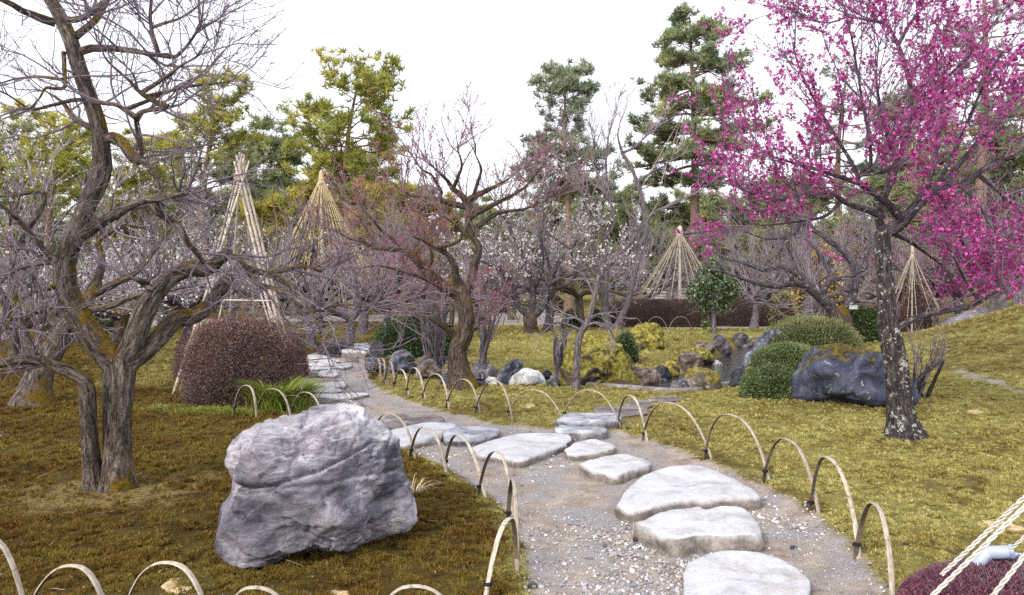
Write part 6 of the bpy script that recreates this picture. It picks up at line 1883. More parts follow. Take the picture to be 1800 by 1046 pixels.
p8 = pine('round_conifer', 'dense dark conifer low behind the tripod poles', 58, 6.0, [(0.8, 2.0), (2.0, 2.6), (3.8, 2.4), (5.2, 1.5), (6.0, 0.3)], PINE_BARK, PINE_N, nl=54, trunk_r=0.18, bend=0.3, slope=0.3, csize=0.40, dens=1.4, sub=0.9)
p8.location = at(430, 40)
for src, px, D, rz, sc_, lb in [
    (p4, 20, 42, 1.0, 1.0, 'yellowish pine at the left picture edge behind the bare plum limbs'), (p4, 130, 46, 2.2, 0.95, 'hazy yellow pine seen left of the forked bare trunk'),
    (p4, 262, 40, 4.0, 0.82, 'yellow green pine half hidden right behind the bare trunk'), (p3, 210, 55, 1.4, 0.80, 'bushy yellow pine far back, between bare trunk limbs'),
    (p8, 500, 44, 1.0, 1.15, 'dark conifer just left of the straw coloured rope cone'), (p8, 580, 46, 2.4, 1.25, 'dark conifer right behind the straw coloured rope cone'),
    (p7, 760, 37, 2.0, 1.0, 'golden brown conifer right of the broad yellow pine, behind red buds'), (p7, 320, 48, 3.0, 1.1, 'golden conifer low behind the left grove'),
    (p8, 1120, 42, 0.5, 1.0, 'dark conifer behind the slender grey tree stems'), (p8, 1060, 47, 4.5, 1.15, 'rounded conifer under the slim pine'), (p8, 950, 50, 3.1, 1.0, 'low conifer left under the slim pine'),
    (p8, 1180, 50, 2.0, 1.05, 'conifer at the foot of the tallest pine'), (p8, 1290, 44, 5.5, 1.0, 'dark conifer right of the tallest pine foot'), (p5, 850, 60, 1.2, 0.75, 'distant small pine behind the red budded crown'),
    (p2, 1580, 44, 2.0, 1.05, 'dim pine behind the middle of the magenta blossom'), (p8, 1400, 46, 1.5, 1.2, 'dark conifer behind the left part of the magenta blossom'), (p8, 1530, 40, 3.5, 1.1, 'dark conifer behind the lichen spotted trunk'),
    (p8, 1680, 36, 0.8, 1.2, 'dark conifer on the far right behind the hill'), (p5, 1800, 34, 2.8, 0.9, 'dark pine cut by the right picture edge'), (p8, 60, 50, 5.0, 1.1, 'dark conifer low at the left picture edge'),
    (p8, 180, 44, 0.2, 0.9, 'dark conifer low behind the forked bare plum'),
    (p3, 60, 62, 3.3, 0.95, 'hazy yellow green pine far behind the left edge grove'), (p4, 300, 52, 5.2, 1.0, 'yellow pine far behind, filling the gap left of the tripod'),
    (p7, 560, 42, 1.1, 1.2, 'golden green conifer at the foot of the broad yellow pine, cone side'), (p7, 640, 36, 4.1, 1.15, 'golden green conifer right under the broad yellow pine trunk'),
    (p5, 420, 56, 4.4, 1.05, 'dark pine far behind the tripod top'), (p8, 1000, 56, 2.2, 1.35, 'tall rounded conifer far behind the slim pine'), (p8, 1240, 58, 0.9, 1.3, 'hazy conifer far behind the tallest pine'),
    (p8, 800, 58, 5.0, 1.1, 'far dark conifer right behind the twisted plum crown'), (p8, 880, 54, 3.6, 1.0, 'far dark conifer between twisted plum and slim pine'),
    (p4, 90, 36, 0.7, 0.82, 'yellow green pine directly behind the leaning trunk at the left edge'), (p3, 250, 44, 2.0, 0.72, 'bushy yellow green pine right behind the bare trunk, low'),
    (p8, 340, 40, 2.7, 1.0, 'dark green conifer low between the bare trunk and the tripod'), (p6, 1480, 42, 1.9, 0.95, 'bluish pine dimly seen behind the middle of the magenta crown'),
    (p3, 1640, 46, 5.1, 0.95, 'yellowish pine dimly seen behind the right side of the magenta crown'), (p8, 1760, 40, 4.0, 1.35, 'tall dark conifer behind the hill crest at the right edge'), (p8, 1600, 50, 5.9, 1.4, 'tall conifer behind the small rope cone'),
    (p8, 1350, 52, 3.9, 1.35, 'tall dark conifer right behind the young camellia tree'), (p7, 470, 34, 5.5, 0.95, 'olive conifer in the gap between tripod and straw cone'), (p8, 720, 48, 1.7, 1.2, 'dark conifer behind the left limbs of the twisted plum')]:
    copy_tree(src, at(px, D), rz, sc_, lb)
# the wood that closes the view, too far to tell its trees apart
g = np.random.default_rng(61)
n = 9000
ang = g.uniform(-1.05, 1.05, n)
rr = g.uniform(74, 92, n)
X, Y = np.sin(ang) * rr, np.cos(ang) * rr
top = 6.5 + 2.0 * fbm(np.stack([ang * 16, rr * 0.1, 0 * ang], 1), 4, 3)
Zt = top * g.random(n) ** 0.6
mb = MB()
cd = g.normal(0, 0.6, (n, 3)) + [0, 0, 0.8]
scatter(mb, NV, None, NTR, np.stack([X, Y, Zt], 1), randrot(n, g, cd), g.uniform(0.7, 1.5, n), np.clip(0.4 + 0.4 * fbm(np.stack([ang * 30, Zt, 0 * ang], 1), 3, 8) + g.normal(0, 0.15, n), 0, 1))
mb.build('distant_woods', leaf_mat('distant_foliage', c8(58, 66, 44), c8(94, 98, 58), c8(134, 128, 76), 0.2), smooth=False, kind='stuff')
# ================================================================== SHRUBS
def shrub(name, label, x0, x1, ytop, ybase, mat, core, n=9000, leaf=0.03, depth=0.8, seed=1, lump=0.10, wide=0.5, power=2.6, cat='shrub', D=None, twigs=0, twigmat=None, flatness=0.6, hfac=1.0, stick=0.05, group=None):
    """a clipped or loose shrub: twigs and a dense inside under a coat of small leaves"""
    g = np.random.default_rng(seed + 900)
    base = G((x0 + x1) / 2, ybase) if D is None else P((x0 + x1) / 2, ybase, D)
    rx = (x1 - x0) / 2 / FPX * base[1]
    ry = rx * depth
    c = np.array([base[0], base[1] + ry * 0.85, 0])
    c[2] = gz(c[0], c[1])
    # rays through the outline at the middle of the shrub
    k = c[1] / base[1]
    rx *= k ** 0.5
    h = (P(900, ytop, c[1])[2] - c[2]) * hfac
    root = empty(name, c, label, cat, group)
    def surf(d):
        """unit directions (upper half) -> surface points"""
        p = power
        s_ = (np.abs(d[:, 0]) ** p + np.abs(d[:, 1]) ** p + np.abs(d[:, 2]) ** p) ** (-1 / p)
        q = d * s_[:, None]
        nz_ = fbm(d * 2.3 + seed, 3, seed)
        q = q * (1 + lump * nz_)[:, None]
        q = q * [rx, ry, h]
        q[:, 2] = np.where(q[:, 2] < 0, q[:, 2] * 0.25, q[:, 2])
        return q
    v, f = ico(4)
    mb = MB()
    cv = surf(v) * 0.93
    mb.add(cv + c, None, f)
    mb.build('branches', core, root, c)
    d = norm(g.normal(size=(int(n * 1.25), 3)))
    d[:, 2] = np.abs(d[:, 2]) * 1.0 - 0.04
    d = norm(d)
    q = surf(d)
    n_ = norm(q / np.array([rx, ry, h]) ** 2)
    q = q * (1 - g.random((len(q), 1)) ** 1.5 * 0.10) + n_ * g.normal(0, stick, (len(q), 1)) * min(rx, h)
    zd = norm(n_ + g.normal(0, wide, q.shape) + [0, 0, 0.25])
    # leaves: y axis of the template points outward
    R = randrot(len(q), g, zd)
    R = R[:, :, [0, 2, 1]]
    M = len(q)
    nz_ = fbm(q * 2.2 + seed, 3, seed + 3)
    mb = MB()
    scatter(mb, LEAF_V, LEAF_Q, None, q + c, R, g.uniform(0.6, 1.3, M) * leaf, np.clip(0.45 + 0.5 * nz_ + g.normal(0, 0.22, M), 0, 1))
    mb.build('foliage', mat, root, c, smooth=False, kind='stuff')
    if twigs:
        d2 = norm(g.normal(size=(twigs, 3)))
        d2[:, 2] = np.abs(d2[:, 2])
        a = surf(d2) * 0.9
        n2 = norm(a / np.array([rx, ry, h]) ** 2 + g.normal(0, 0.9, a.shape) * 0.6 / min(rx, h))
        L = g.uniform(0.5, 1.2, twigs)[:, None] * leaf * 4
        T = np.stack([a, a + n2 * L * 0.5 + g.normal(0, 0.2, a.shape) * leaf, a + n2 * L], 1) + c
        mb = MB()
        tubes(mb, T, np.full((twigs, 3), max(0.0022, leaf * 0.07)), 3, False)
        mb.build('twigs', twigmat, root, c, kind='stuff')
    return root

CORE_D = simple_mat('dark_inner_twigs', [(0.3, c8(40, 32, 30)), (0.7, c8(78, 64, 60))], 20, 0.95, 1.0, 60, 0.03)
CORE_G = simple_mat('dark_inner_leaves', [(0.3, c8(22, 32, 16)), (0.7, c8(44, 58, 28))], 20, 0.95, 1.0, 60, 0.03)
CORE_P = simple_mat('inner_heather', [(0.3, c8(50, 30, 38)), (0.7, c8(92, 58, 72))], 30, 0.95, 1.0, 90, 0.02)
AZALEA = leaf_mat('reddish_brown_azalea_leaf', c8(88, 64, 56), c8(130, 100, 90), c8(172, 138, 130), 0.25, 0.6)
HEDGE = leaf_mat('dark_reddish_hedge_leaf', c8(64, 46, 44), c8(100, 76, 72), c8(132, 104, 100), 0.2, 0.6)
OLIVE = leaf_mat('olive_clipped_leaf', c8(88, 96, 62), c8(132, 136, 92), c8(170, 170, 122), 0.25, 0.5)
GREEN = leaf_mat('fresh_green_needles', c8(74, 92, 60), c8(112, 128, 84), c8(158, 166, 116), 0.3, 0.5)
DARKG = leaf_mat('dark_green_leaf', c8(36, 52, 30), c8(62, 82, 46), c8(104, 120, 72), 0.2, 0.35, 0.5)
GLOSSY = leaf_mat('glossy_camellia_leaf', c8(42, 60, 40), c8(72, 92, 60), c8(128, 144, 104), 0.15, 0.3, 0.6)
HEATH = leaf_mat('purple_heather_leaf', c8(96, 54, 74), c8(140, 88, 110), c8(176, 126, 146), 0.25, 0.5)
YELLOWF = leaf_mat('yellow_flower', c8(200, 160, 60), c8(226, 190, 86), c8(240, 214, 126), 0.3)
GRASSM = leaf_mat('lime_grass_blade', c8(96, 118, 44), c8(146, 164, 70), c8(196, 200, 116), 0.35, 0.45)
DRYG = leaf_mat('dry_grass_blade', c8(176, 158, 116), c8(210, 194, 154), c8(232, 222, 192), 0.3, 0.5)

shrub('azalea_bush', 'large clipped reddish brown azalea bush under the bamboo tripod', 306, 492, 556, 714, AZALEA, CORE_D, 32000, 0.026, 0.9, 1, 0.17, 1.0, 3.2, 'bush', stick=0.08, hfac=0.97, twigs=6000, twigmat=TWIG_DARK)
shrub('azalea_bush', 'lower reddish azalea bush just behind the big one, its brown flank facing the stone steps', 430, 524, 585, 668, AZALEA, CORE_D, 12000, 0.024, 1.2, 2, 0.10, 0.8, 2.6, 'bush', twigs=2000, twigmat=TWIG_DARK)
shrub('azalea_bush', 'dark brown azalea bush peeping out left behind the big azalea', 292, 400, 575, 668, HEDGE, CORE_D, 10000, 0.024, 1.0, 3, 0.10, 0.8, 2.6, 'bush', twigs=2000, twigmat=TWIG_DARK)
shrub('low_shrub', 'purple grey heap of pruned twiggy shrub beside the stone bridge', 556, 614, 599, 628, leaf_mat('grey_purple_twig_leaf', c8(88, 80, 90), c8(122, 112, 122), c8(150, 140, 150)), CORE_D, 5000, 0.026, 0.9, 4, 0.2, 1.0, 2.2, 'shrub', twigs=1500, twigmat=TWIG_PALE)
shrub('hedge', 'long dark reddish hedge behind the distant path, under the rope cone', 1066, 1256, 528, 575, HEDGE, CORE_D, 16000, 0.045, 0.35, 5, 0.06, 0.8, 4.0, 'hedge', twigs=1500, twigmat=TWIG_DARK, group=None)
shrub('hedge', 'rounded dark reddish hedge end behind the young camellia tree', 1236, 1366, 529, 574, HEDGE, CORE_D, 12000, 0.045, 0.5, 6, 0.06, 0.8, 3.0, 'hedge', twigs=1000, twigmat=TWIG_DARK)
shrub('round_shrub', 'clipped round olive green shrub behind the mossy blue boulder', 1364, 1534, 560, 632, OLIVE, CORE_G, 22000, 0.034, 0.8, 7, 0.05, 0.7, 2.4, 'shrub')
shrub('needle_shrub', 'bright green needle leaved shrub at the near stream bank, touching the blue boulder', 1318, 1424, 630, 702, GREEN, CORE_G, 22000, 0.045, 0.8, 8, 0.20, 1.0, 2.4, 'shrub', stick=0.08, hfac=0.70)
shrub('needle_shrub', 'lower green needle leaved shrub between the round olive shrub and the bright green one', 1338, 1452, 607, 655, GREEN, CORE_G, 12000, 0.036, 0.7, 9, 0.18, 0.8, 2.6, 'shrub')
shrub('leafy_bush', 'dark green bush right behind the lichen spotted trunk', 1494, 1562, 541, 602, DARKG, CORE_G, 8000, 0.05, 0.8, 10, 0.12, 0.9, 2.3, 'bush')
shrub('camellia_bush', 'spreading dark green camellia bush beside the stone bridge', 652, 806, 556, 630, DARKG, CORE_G, 14000, 0.05, 0.7, 11, 0.20, 1.0, 2.0, 'bush', stick=0.09)
shrub('low_hedge', 'low clipped green hedge along the distant path behind the big bare plum', 66, 246, 556, 588, leaf_mat('low_hedge_leaf', c8(62, 70, 36), c8(96, 104, 56), c8(128, 134, 80)), CORE_G, 12000, 0.04, 0.25, 12, 0.06, 0.8, 4.0, 'hedge')
shrub('leafy_bush', 'small glossy green bush between the white plum and the slender grey tree', 988, 1022, 546, 580, GLOSSY, CORE_G, 2500, 0.06, 0.8, 13, 0.2, 1.0, 2.0, 'bush', stick=0.1)
shrub('leafy_bush', 'small glossy green bush at the foot of the slender grey tree', 1034, 1064, 545, 578, GLOSSY, CORE_G, 2500, 0.06, 0.8, 14, 0.2, 1.0, 2.0, 'bush', stick=0.1)
shrub('leafy_bush', 'dark glossy fern like bush on the right flank of the large moss mound', 1078, 1122, 588, 640, GLOSSY, CORE_G, 3500, 0.045, 0.6, 15, 0.25, 1.0, 2.0, 'bush', stick=0.12)
shrub('yellow_shrub', 'yellow flowering shrub glowing behind the dark plum limbs', 1412, 1490, 432, 520, YELLOWF, CORE_D, 2600, 0.11, 0.8, 16, 0.3, 1.0, 2.0, 'shrub', D=27, stick=0.16)
shrub('leafy_bush', 'thin yellowish bush right of the long reddish hedge', 1362, 1410, 520, 582, leaf_mat('yellowish_leaf', c8(112, 112, 44), c8(156, 150, 66), c8(190, 178, 96)), CORE_D, 1500, 0.06, 0.8, 17, 0.35, 1.0, 2.0, 'bush', stick=0.2)
shrub('heather', 'purple heather shrub in the bottom corner under the white ropes', 1660, 2160, 1000, 1130, HEATH, CORE_P, 60000, 0.015, 0.55, 18, 0.10, 0.9, 2.4, 'shrub', twigs=5000, twigmat=TWIG_RED, stick=0.03)
shrub('far_bush', 'dark clipped bush in the distance under the white plum, beside a pale post', 860, 905, 505, 552, HEDGE, CORE_D, 3500, 0.09, 0.7, 19, 0.1, 0.8, 2.6, 'bush', D=36)
shrub('far_bush', 'dark reddish clipped bush in the distance between white plum and grey tree', 962, 990, 520, 550, HEDGE, CORE_D, 3000, 0.09, 0.7, 20, 0.1, 0.8, 2.6, 'bush', D=36)
shrub('far_bush', 'reddish bush inside the small rope cone beyond the hill', 1590, 1650, 500, 566, leaf_mat('pink_brown_leaf', c8(96, 66, 64), c8(140, 104, 100), c8(180, 146, 142)), CORE_D, 2500, 0.05, 0.8, 21, 0.3, 1.0, 2.0, 'bush', D=20, stick=0.2)
shrub('far_bush', 'low dark bush on the far grass right of the yellow flowering shrub', 1300, 1352, 492, 520, DARKG, CORE_G, 3000, 0.09, 0.8, 22, 0.2, 0.8, 2.2, 'bush', D=40)

# young camellia tree: a stem and a loose ball of glossy leaves
g = np.random.default_rng(33)
b0 = G(1255, 587)
root = empty('camellia_tree', b0, 'young camellia tree with a round glossy green crown on a thin pale stem', 'tree')
D0 = b0[1]
mb = MB()
st = resample(np.array([[*P(1255, 592, D0), 0.07], [*P(1255, 560, D0), 0.06], [*P(1254, 540, D0), 0.055], [*P(1256, 500, D0), 0.04], [*P(1254, 470, D0), 0.02]]), 14)
tubes(mb, st[None, :, :3], st[None, :, 3], 8, True, 0.1)
br = np.array([[P(1255, 556, D0), P(1270, 545, D0 - .1), P(1288, 548, D0 - .2), P(1296, 540, D0 - .3)]])
tubes(mb, br, np.array([[0.03, 0.022, 0.015, 0.01]]), 6)
mb.build('trunk', GREY_BARK, root, b0)
pos = []
for cx, cy, r, m in ((1255, 500, 42, 1500), (1225, 515, 22, 380), (1285, 512, 22, 380), (1258, 468, 26, 420), (1240, 540, 14, 160), (1272, 540, 16, 200), (1242, 568, 12, 70)):
    c = P(cx, cy, D0 + g.normal(0, 0.15))
    q = norm(g.normal(size=(m, 3))) * (g.random((m, 1)) ** 0.4) * r * 0.92 / FPX * D0
    pos.append(c + q)
pos = np.concatenate(pos)
mb = MB()
scatter(mb, LEAF_V * [1.5, 1, 1], LEAF_Q, None, pos, randrot(len(pos), g), g.uniform(0.06, 0.115, len(pos)), g.random(len(pos)))
mb.build('foliage', GLOSSY, root, b0, smooth=False, kind='stuff')

# bare stems tied up by the camellia bush, pruned shrubs, stumps with twigs
def stems(name, label, base, tops, r, mat, n=12, seed=0, spread=10, top_dens=5.0, tw=TWIG_PALE, cat='shrub', cloud=True, rope=None):
    g = np.random.default_rng(seed)
    b0 = G(*base)
    root = empty(name, b0, label, cat)
    T, R = [], []
    for i in range(n):
        tx = g.uniform(tops[0], tops[1])
        ty = tops[2] + g.uniform(-8, 14)
        D = b0[1]
        bx = base[0] + g.normal(0, spread * 0.35)
        a, e = P(bx, base[1] + 3, D + g.normal(0, 0.08)), P(tx, ty, D + g.normal(0, 0.35))
        m = a + (e - a) * 0.5 + g.normal(0, 0.04, 3) + np.array([(bx - tx) * 0.0006, 0, 0])
        pts = resample(np.stack([a, m, e]), 9)
        mb = MB()
        rr = r / FPX * D * g.uniform(0.7, 1.2) * np.linspace(1, 0.5, 9)
        tubes(mb, pts[None], rr[None], 6, True, 0.1, i)
        mb.build('stem', mat, root, b0)
        T.append(pts); R.append(rr)
    T, R = np.array(T), np.array(R)
    if cloud:
        a = spawn(T, R, top_dens, (0.45, 1), (0.2, 0.8), (0.3, 0.8), 0.5, 0.05, 0.14, 5, 0.5, 0.01, 0.006, g)
        c = spawn(*a, 5, (0.1, 1), (0.3, 0.8), (0.15, 0.4), 0.3, 0.03, 0.1, 4, 0.7, 0.007, 0.005, g)
        mb = MB()
        tubes(mb, *a, 3, False); tubes(mb, *c, 3, False)
        mb.build('twigs', tw, root, b0, kind='stuff')
    return root
stems('tied_shrub', 'bare shrub of many upright grey stems between the dark camellia and the twisted plum', (764, 652), (728, 812, 530), 1.7, GREY_BARK, 26, 1, 26, 3.0, TWIG)
stems('pruned_shrub', 'hard pruned shrub with forked stems and purple twigs right of the twisted plum', (842, 664), (826, 896, 545), 4.5, GREY_BARK, 7, 2, 14, 6.0, TWIG)
stems('twiggy_stump', 'dark stump with a few bare upright twigs, left of the large moss mound', (984, 664), (972, 1000, 590), 4, GREY_BARK, 7, 3, 8, 4.0, TWIG)
stems('bare_shrub', 'small bare shrub of dark stems and pale twigs right behind the lichen spotted trunk', (1616, 700), (1598, 1662, 632), 4, DARK_LIMB, 5, 4, 20, 9.0, TWIG_PALE)
stems('stake', 'thin pale support stake before the tied grey shrub', (728, 618), (727, 729, 560), 4, BAM_OUT, 1, 5, 1, 0, cloud=False, cat='stake')

# grass
def grass(name, label, spots, n, hgt_, mat, seed, w=0.006, cat='grass', kind=None, droop=1.0):
    g = np.random.default_rng(seed)
    b0 = G(*spots[0][:2])
    mb = MB()
    for (px, py, rx, share) in spots:
        c = G(px, py)
        m = int(n * share)
        r = rx / FPX * c[1]
        pos = c + np.stack([g.normal(0, r * 0.5, m), g.normal(0, r * 0.4, m), np.zeros(m)], 1)
        pos[:, 2] = terrain(pos[:, 0], pos[:, 1]) - 0.01
        az = np.arctan2(pos[:, 1] - c[1], pos[:, 0] - c[0]) + g.normal(0, 0.7, m)
        d = np.stack([np.cos(az), np.sin(az), 0 * az], 1)
        s_ = np.stack([-np.sin(az), np.cos(az), 0 * az], 1)
        L = hgt_ * g.uniform(0.6, 1.3, m)
        V = []
        for t, ww in ((0, 1.0), (0.35, 1.0), (0.7, 0.7), (1.0, 0.05)):
            p = pos + d * (L * droop * 0.75 * t ** 1.5)[:, None] + np.array([0, 0, 1.0]) * (L * (t - 0.5 * droop * t ** 2.2))[:, None]
            V += [p - s_ * w * ww, p + s_ * w * ww]
        V = np.stack(V, 1)
        o = (np.arange(m) * 8)[:, None]
        q = np.concatenate([np.stack([o[:, 0] + 2 * j, o[:, 0] + 2 * j + 1, o[:, 0] + 2 * j + 3, o[:, 0] + 2 * j + 2], 1) for j in range(3)])
        mb.add(V.reshape(-1, 3), q, tint=np.repeat(g.random(m), 8))
    o = mb.build(name, mat, origin=b0)
    return tag(o, label if not kind else None, cat if not kind else None, kind=kind)
grass('grass_tuft', 'fountain of lime green grass at the foot of the azalea bush by the steps', [(494, 718, 40, 1.0)], 2000, 0.52, GRASSM, 5, 0.006, droop=0.85)
grass('low_grass', '', [(300, 718, 40, .2), (345, 722, 50, .25), (390, 724, 46, .25), (432, 726, 40, .3)], 1800, 0.10, GRASSM, 6, 0.0035, kind='stuff', droop=1.3)
grass('dry_grass_tuft', 'bleached dry grass tuft at the right foot of the purple boulder', [(728, 868, 22, 1.0)], 70, 0.20, DRYG, 7, 0.0035, droop=1.2)
# sparse blades standing in the moss
g = np.random.default_rng(8)

# ================================================================== BAMBOO TRIPOD OVER THE AZALEA
POLE = bamboo_mat('weathered_bamboo_pole', [(0.3, c8(176, 164, 150)), (0.5, c8(206, 196, 184)), (0.7, c8(226, 218, 208))])
STRAW = bamboo_mat('straw_rope', [(0.3, c8(196, 174, 122)), (0.5, c8(222, 202, 154)), (0.7, c8(238, 222, 182))])
STRAWP = bamboo_mat('pale_rope', [(0.3, c8(168, 154, 136)), (0.5, c8(202, 190, 174)), (0.7, c8(222, 212, 200))])
def rod(name, a, b_, r, mat, root, org, r1=None, sag=0.0, n=10, sides=7, nodes=False):
    t = np.linspace(0, 1, n)[:, None]
    p = np.asarray(a) * (1 - t) + np.asarray(b_) * t
    p[:, 2] -= sag * 4 * (t * (1 - t))[:, 0]
    rr = np.linspace(r, r1 if r1 else r, n)
    if nodes:
        rr = rr * (1 + 0.10 * (np.arange(n) % 2))
    mb = MB()
    tubes(mb, p[None], rr[None], sides)
    return mb.build(name, mat, root, org)
DT = 11.2
o = G(425, 660)
root = empty('bamboo_tripod', (o[0], DT, 0), 'tall tripod of bundled pale bamboo poles lashed at the top over the azalea bush', 'tripod')
org = (o[0], DT, 0)
apex = P(421, 312, DT)
for i, (tx, ty, fx, fy, dep, r) in enumerate([(438, 283, 322, 640, -0.5, 3.6), (430, 272, 338, 640, -0.55, 3.6), (426, 270, 330, 640, -0.3, 3.2), (416, 274, 506, 640, -0.6, 4.6), (412, 284, 496, 640, -0.5, 4.2), (421, 268, 514, 640, -0.35, 3.8),
                                             (424, 276, 398, 640, 1.1, 3.4), (430, 282, 452, 640, 1.2, 3.2)]):
    a = P(tx, ty, DT + 0.08 * (i % 3 - 1) - dep * 0.06)
    f = P(fx, fy, DT + dep)
    f = a + (f - a) * ((a[2] - 0.0) / (a[2] - f[2]))
    rod('pole', a, f, r * DT / FPX * 0.46, POLE, root, org, r1=r * DT / FPX * 0.75, n=17, nodes=True)
mb = MB()
ang = np.linspace(0, 2 * PI * 5, 60)
hx = apex + np.stack([np.cos(ang) * 0.075, np.sin(ang) * 0.075, np.linspace(-0.05, 0.05, 60)], 1)
tubes(mb, hx[None], np.full((1, 60), 0.010), 5)
mb.build('lashing', STRAWP, root, org)
rod('crossbar', P(372, 527, DT - 0.5), P(474, 529, DT - 0.5), 0.012, POLE, root, org)
rod('tie_rope', P(395, 512, DT - 0.7), P(374, 610, DT - 1.3), 0.010, POLE, root, org)
rod('tie_rope', P(458, 516, DT - 0.7), P(487, 614, DT - 1.3), 0.010, POLE, root, org)
rod('tie_rope', P(352, 560, DT - 0.6), P(326, 614, DT - 1.1), 0.009, POLE, root, org)
rod('tie_rope', P(470, 532, DT - 0.6), P(502, 610, DT - 1.2), 0.008, POLE, root, org)

# ================================================================== ROPE CONES (snow supports)
def cone(label, px, py, D, foot, nropes, r, mat, pole_r, seed, ring=None, sag=0.05, group='rope cones over the trees'):
    g = np.random.default_rng(seed)
    x = (px - 900) / FPX * D
    c = np.array([x, D, gz(x, D)])
    root = empty('rope_cone', c, label, 'rope cone', group)
    top = P(px, py, D)
    rod('pole', c - [0, 0, 0.2], top + [0, 0, 0.12], pole_r, POLE, root, c, pole_r * 0.7, n=14)
    mb = MB()
    tubes(mb, np.array([[top - [0, 0, 0.22], top - [0, 0, 0.05], top + [0, 0, 0.10], top + [0, 0, 0.16]]]), np.array([[pole_r * 2.1, pole_r * 1.8, pole_r * 1.3, 0.01]]), 8)
    mb.build('lashing', mat, root, c)
    zb = foot[1]
    for i in range(nropes):
        a = 2 * PI * (i + g.uniform(-.25, .25)) / nropes
        e = np.array([c[0] + math.cos(a) * foot[0], c[1] + math.sin(a) * foot[0], c[2] + zb])
        rod('rope', top - [0, 0, 0.05], e, r, mat, root, c, sag=sag * g.uniform(0.5, 1.5), n=7, sides=4)
    if ring:
        aa = np.linspace(0, 2 * PI, 40)
        p = np.stack([c[0] + np.cos(aa) * foot[0], c[1] + np.sin(aa) * foot[0], np.full(40, c[2] + zb)], 1)
        mb = MB()
        tubes(mb, p[None], np.full((1, 40), 0.022), 5)
        mb.build('ring', mat, root, c)
    return root
cone('tall straw coloured rope cone standing before the broad yellow pine', 565, 306, 28, (2.55, 0.35), 44, 0.012, STRAW, 0.055, 1, sag=0.10)
cone('pale rope cone over the long reddish hedge, beside the young camellia tree', 1195, 404, 27.2, (1.75, 0.62), 28, 0.0105, STRAWP, 0.06, 2, ring=True, sag=0.06)
cone('small rope cone seen between the lichen spotted trunk and magenta blossoms', 1604, 440, 20, (0.75, 0.45), 14, 0.006, STRAWP, 0.026, 3, sag=0.03)
# guy ropes hanging from the tallest pine
for i, (a, b_) in enumerate([((1203, 196), (1128, 330)), ((1200, 200), (1150, 360)), ((1206, 196), (1176, 300)), ((1208, 190), (1196, 330))]):
    mb = MB()
    A, B = P(a[0], a[1], 44.2), P(b_[0], b_[1], 43)
    p = np.linspace(A, B, 6)
    tubes(mb, p[None], np.full((1, 6), 0.022), 4)
    o = mb.build('guy_rope', STRAWP, origin=A)
    tag(o, ['thin guy rope slanting widest from the tallest pine trunk', 'thin guy rope from the tallest pine, second widest slant', 'thin guy rope from the tallest pine, third, steeper', 'thin guy rope hanging almost upright by the tallest pine trunk'][i], 'rope', 'guy ropes of the tallest pine')
mb = MB()
tubes(mb, np.linspace(P(1204, 410, 26), P(1240, 405, 26), 6)[None], np.full((1, 6), 0.07), 8)
tag(mb.build('log', GREY_BARK, origin=P(1204, 410, 26)), 'short horizontal pale log at the tip of the cone over the hedge', 'log')

# ================================================================== BENCH FAR BEHIND THE CONE
WOODP = simple_mat('weathered_bench_wood', [(0.3, c8(150, 146, 146)), (0.7, c8(206, 204, 206))], 10)
D = 38
o = np.array(at(1180, D))
bench = empty('park_bench', o, 'weathered pale slatted bench in the distance behind the ropes of the cone', 'bench')
def box(name, c, s_, mat, root, org, bev=0.01):
    v = np.array([(x, y, z) for x in (-1, 1) for y in (-1, 1) for z in (-1, 1)], float) * np.array(s_) / 2 + c
    f = [(0, 1, 3, 2), (4, 6, 7, 5), (0, 4, 5, 1), (2, 3, 7, 6), (0, 2, 6, 4), (1, 5, 7, 3)]
    mb = MB()
    mb.add(v, f)
    return mb.build(name, mat, root, org, smooth=False)
for k in range(4):
    box('seat_slat', o + [0, -0.18 + 0.13 * k, 0.45], (2.3, 0.10, 0.04), WOODP, bench, o)
for k in range(4):
    box('back_slat', o + [0, 0.34 + 0.03 * k, 0.62 + 0.15 * k], (2.3, 0.04, 0.09), WOODP, bench, o)
for sx in (-0.95, 0.95):
    box('leg', o + [sx, -0.12, 0.21], (0.08, 0.08, 0.42), WOODP, bench, o)
    box('leg', o + [sx, 0.40, 0.56], (0.07, 0.06, 1.12), WOODP, bench, o)
# a little name plate on the leaning dark plum
o = P(1500, 540, flatD(622) - 0.32)
box_ = box('plant_label', o, (0.17, 0.012, 0.08), simple_mat('plate', [(0.3, c8(150, 150, 150)), (0.7, c8(200, 200, 198))]), None, tuple(o))
tag(box_, 'small pale name plate fixed to the fork of the leaning dark plum', 'plate')
mb = MB()
zz = np.linspace(0, 1, 5)
aa = np.linspace(0, 2 * PI, 30)
wr = P(1492, 545, flatD(622))[None] + np.stack([np.cos(aa) * 0.25, np.sin(aa) * 0.25, 0.02 * np.sin(aa)], 1)

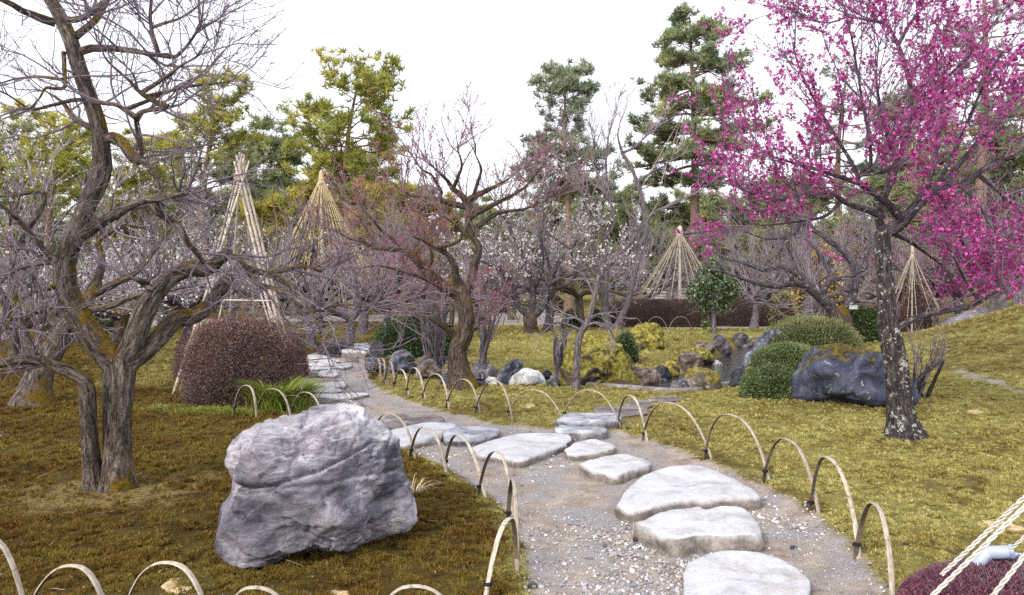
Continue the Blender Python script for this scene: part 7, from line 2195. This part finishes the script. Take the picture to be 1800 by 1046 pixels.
# two more trunks that stand free in the distance
for px, py, w_, D, top, lb in ((1420, 556, 11, 27, 410, 'thick straight grey trunk in the distance left of the leaning dark plum'), (1327, 526, 6, 36, 420, 'slim grey trunk in the distance above the hedge end'),
                               (1560, 556, 5, 26, 400, 'slim distant trunk just left of the lichen spotted trunk'), (1520, 550, 4, 28, 400, 'thin distant trunk behind the plum name plate'), (1740, 560, 8, 19, 420, 'dark trunk on the hill crest at the right')):
    base = np.array(at(px, D))
    r = w_ / FPX * D
    root = empty('tree', base, lb, 'tree', 'trunks in the far grove')
    mb = MB()
    t = np.linspace(0, 1, 10)
    H = hgt(top, D)
    pp = np.stack([base[0] + 0.1 * np.sin(t * 5), base[1] + 0 * t, base[2] - 0.1 + t * (H - base[2])], 1)
    tubes(mb, pp[None], (r * (1 - 0.6 * t))[None] * (1 + 0.4 * np.exp(-t * 8))[None], 10, True, 0.1, int(px))
    mb.build('trunk', GREY_BARK, root, base)
    gg = np.random.default_rng(int(px))
    a = spawn(pp[None], (r * (1 - 0.6 * t))[None], 3.0, (0.35, 1), (0.5, 1.2), (0.8, 1.9), 0.4, 0.05, 0.15, 6, 0.45, 0.05, 0.012, gg)
    c = spawn(*a, 3.0, (0.2, 1), (0.3, 0.9), (0.4, 1.0), 0.2, 0.04, 0.12, 5, 0.6, 0.012, 0.008, gg)
    d = spawn(*c, 2.2, (0.2, 1), (0.3, 0.9), (0.2, 0.5), 0.2, 0.04, 0.12, 3, 0.6, 0.009, 0.007, gg)
    mb = MB()
    for x in (a, c, d):
        tubes(mb, x[0], x[1], 3, False)
    mb.build('branches', TWIG, root, base, kind='stuff')

# ================================================================== ROPES IN THE CORNER AND THE BLUE PIPE
ROPE = simple_mat('white_fence_rope', [(0.3, c8(176, 168, 160)), (0.5, c8(212, 206, 198)), (0.7, c8(234, 230, 224))], 60, 0.8, 0.6, 260, 0.003)
def twisted(label, a, b_, r, D0, D1, group='white ropes over the heather'):
    A, B = P(a[0], a[1], D0), P(b_[0], b_[1], D1)
    n = 150
    t = np.linspace(0, 1, n)[:, None]
    c = A * (1 - t) + B * t
    d = norm(B - A)
    u = norm(np.cross(d, [0, 1, 0.2]))
    w = np.cross(d, u)
    L = np.linalg.norm(B - A)
    root = empty('rope', A, label, 'rope', group)
    for k in range(3):
        ph = t[:, 0] * L / (r * 6.5) * 2 * PI / 2.2 + k * 2 * PI / 3
        p = c + (u * np.cos(ph)[:, None] + w * np.sin(ph)[:, None]) * r * 0.72
        mb = MB()
        tubes(mb, p[None], np.full((1, n), r * 0.50), 7)
        mb.build('strand', ROPE, root, A)
    return root
twisted('white twisted rope, upper one of the close pair crossing the bottom corner', (1655, 1010), (1835, 842), 0.0075, 3.15, 2.9)
twisted('white twisted rope, lower one of the close pair crossing the bottom corner', (1610, 1075), (1835, 858), 0.0075, 2.85, 2.75)
twisted('single white twisted rope nearest the bottom right corner', (1715, 1085), (1830, 940), 0.0075, 2.75, 2.65)
twisted('short thin rope piece running into the pale blue pipe', (1776, 966), (1830, 918), 0.007, 3.6, 3.5)
PIPE = simple_mat('pale_blue_plastic', [(0.3, c8(150, 162, 190)), (0.7, c8(184, 194, 218))], 6, 0.4, 0.05, 30, 0.002, spec=0.5)
o = P(1745, 975, 3.85)
root = empty('pipe_elbow', o, 'pale blue plastic pipe elbow lying on top of the purple heather', 'pipe')
mb = MB()
pp = resample(np.array([P(1714, 1000, 3.75), P(1726, 982, 3.75), P(1738, 972, 3.75), P(1755, 971, 3.72), P(1776, 970, 3.7)]), 18)
tubes(mb, pp[None], np.full((1, 18), 0.032), 16)
mb.build('bent_tube', PIPE, root, o)
mb = MB()
aa = np.linspace(0, 2 * PI, 17)[:-1]
dd = norm(pp[-1] - pp[-2])
uu = norm(np.cross(dd, [0, 0, 1])); ww = np.cross(uu, dd)
rim = [pp[-1] + dd * z + (uu * math.cos(a) + ww * math.sin(a)) * rr for z, rr in ((-0.004, 0.036), (0.014, 0.036), (0.014, 0.024), (-0.02, 0.022)) for a in aa]
mb.add(rim, [(i * 16 + j, i * 16 + (j + 1) % 16, (i + 1) * 16 + (j + 1) % 16, (i + 1) * 16 + j) for i in range(3) for j in range(16)])
mb.build('collar', PIPE, root, o)
rod('side_tube', P(1770, 974, 3.8), P(1812, 980, 3.8), 0.014, PIPE, root, o, n=5, sides=10)
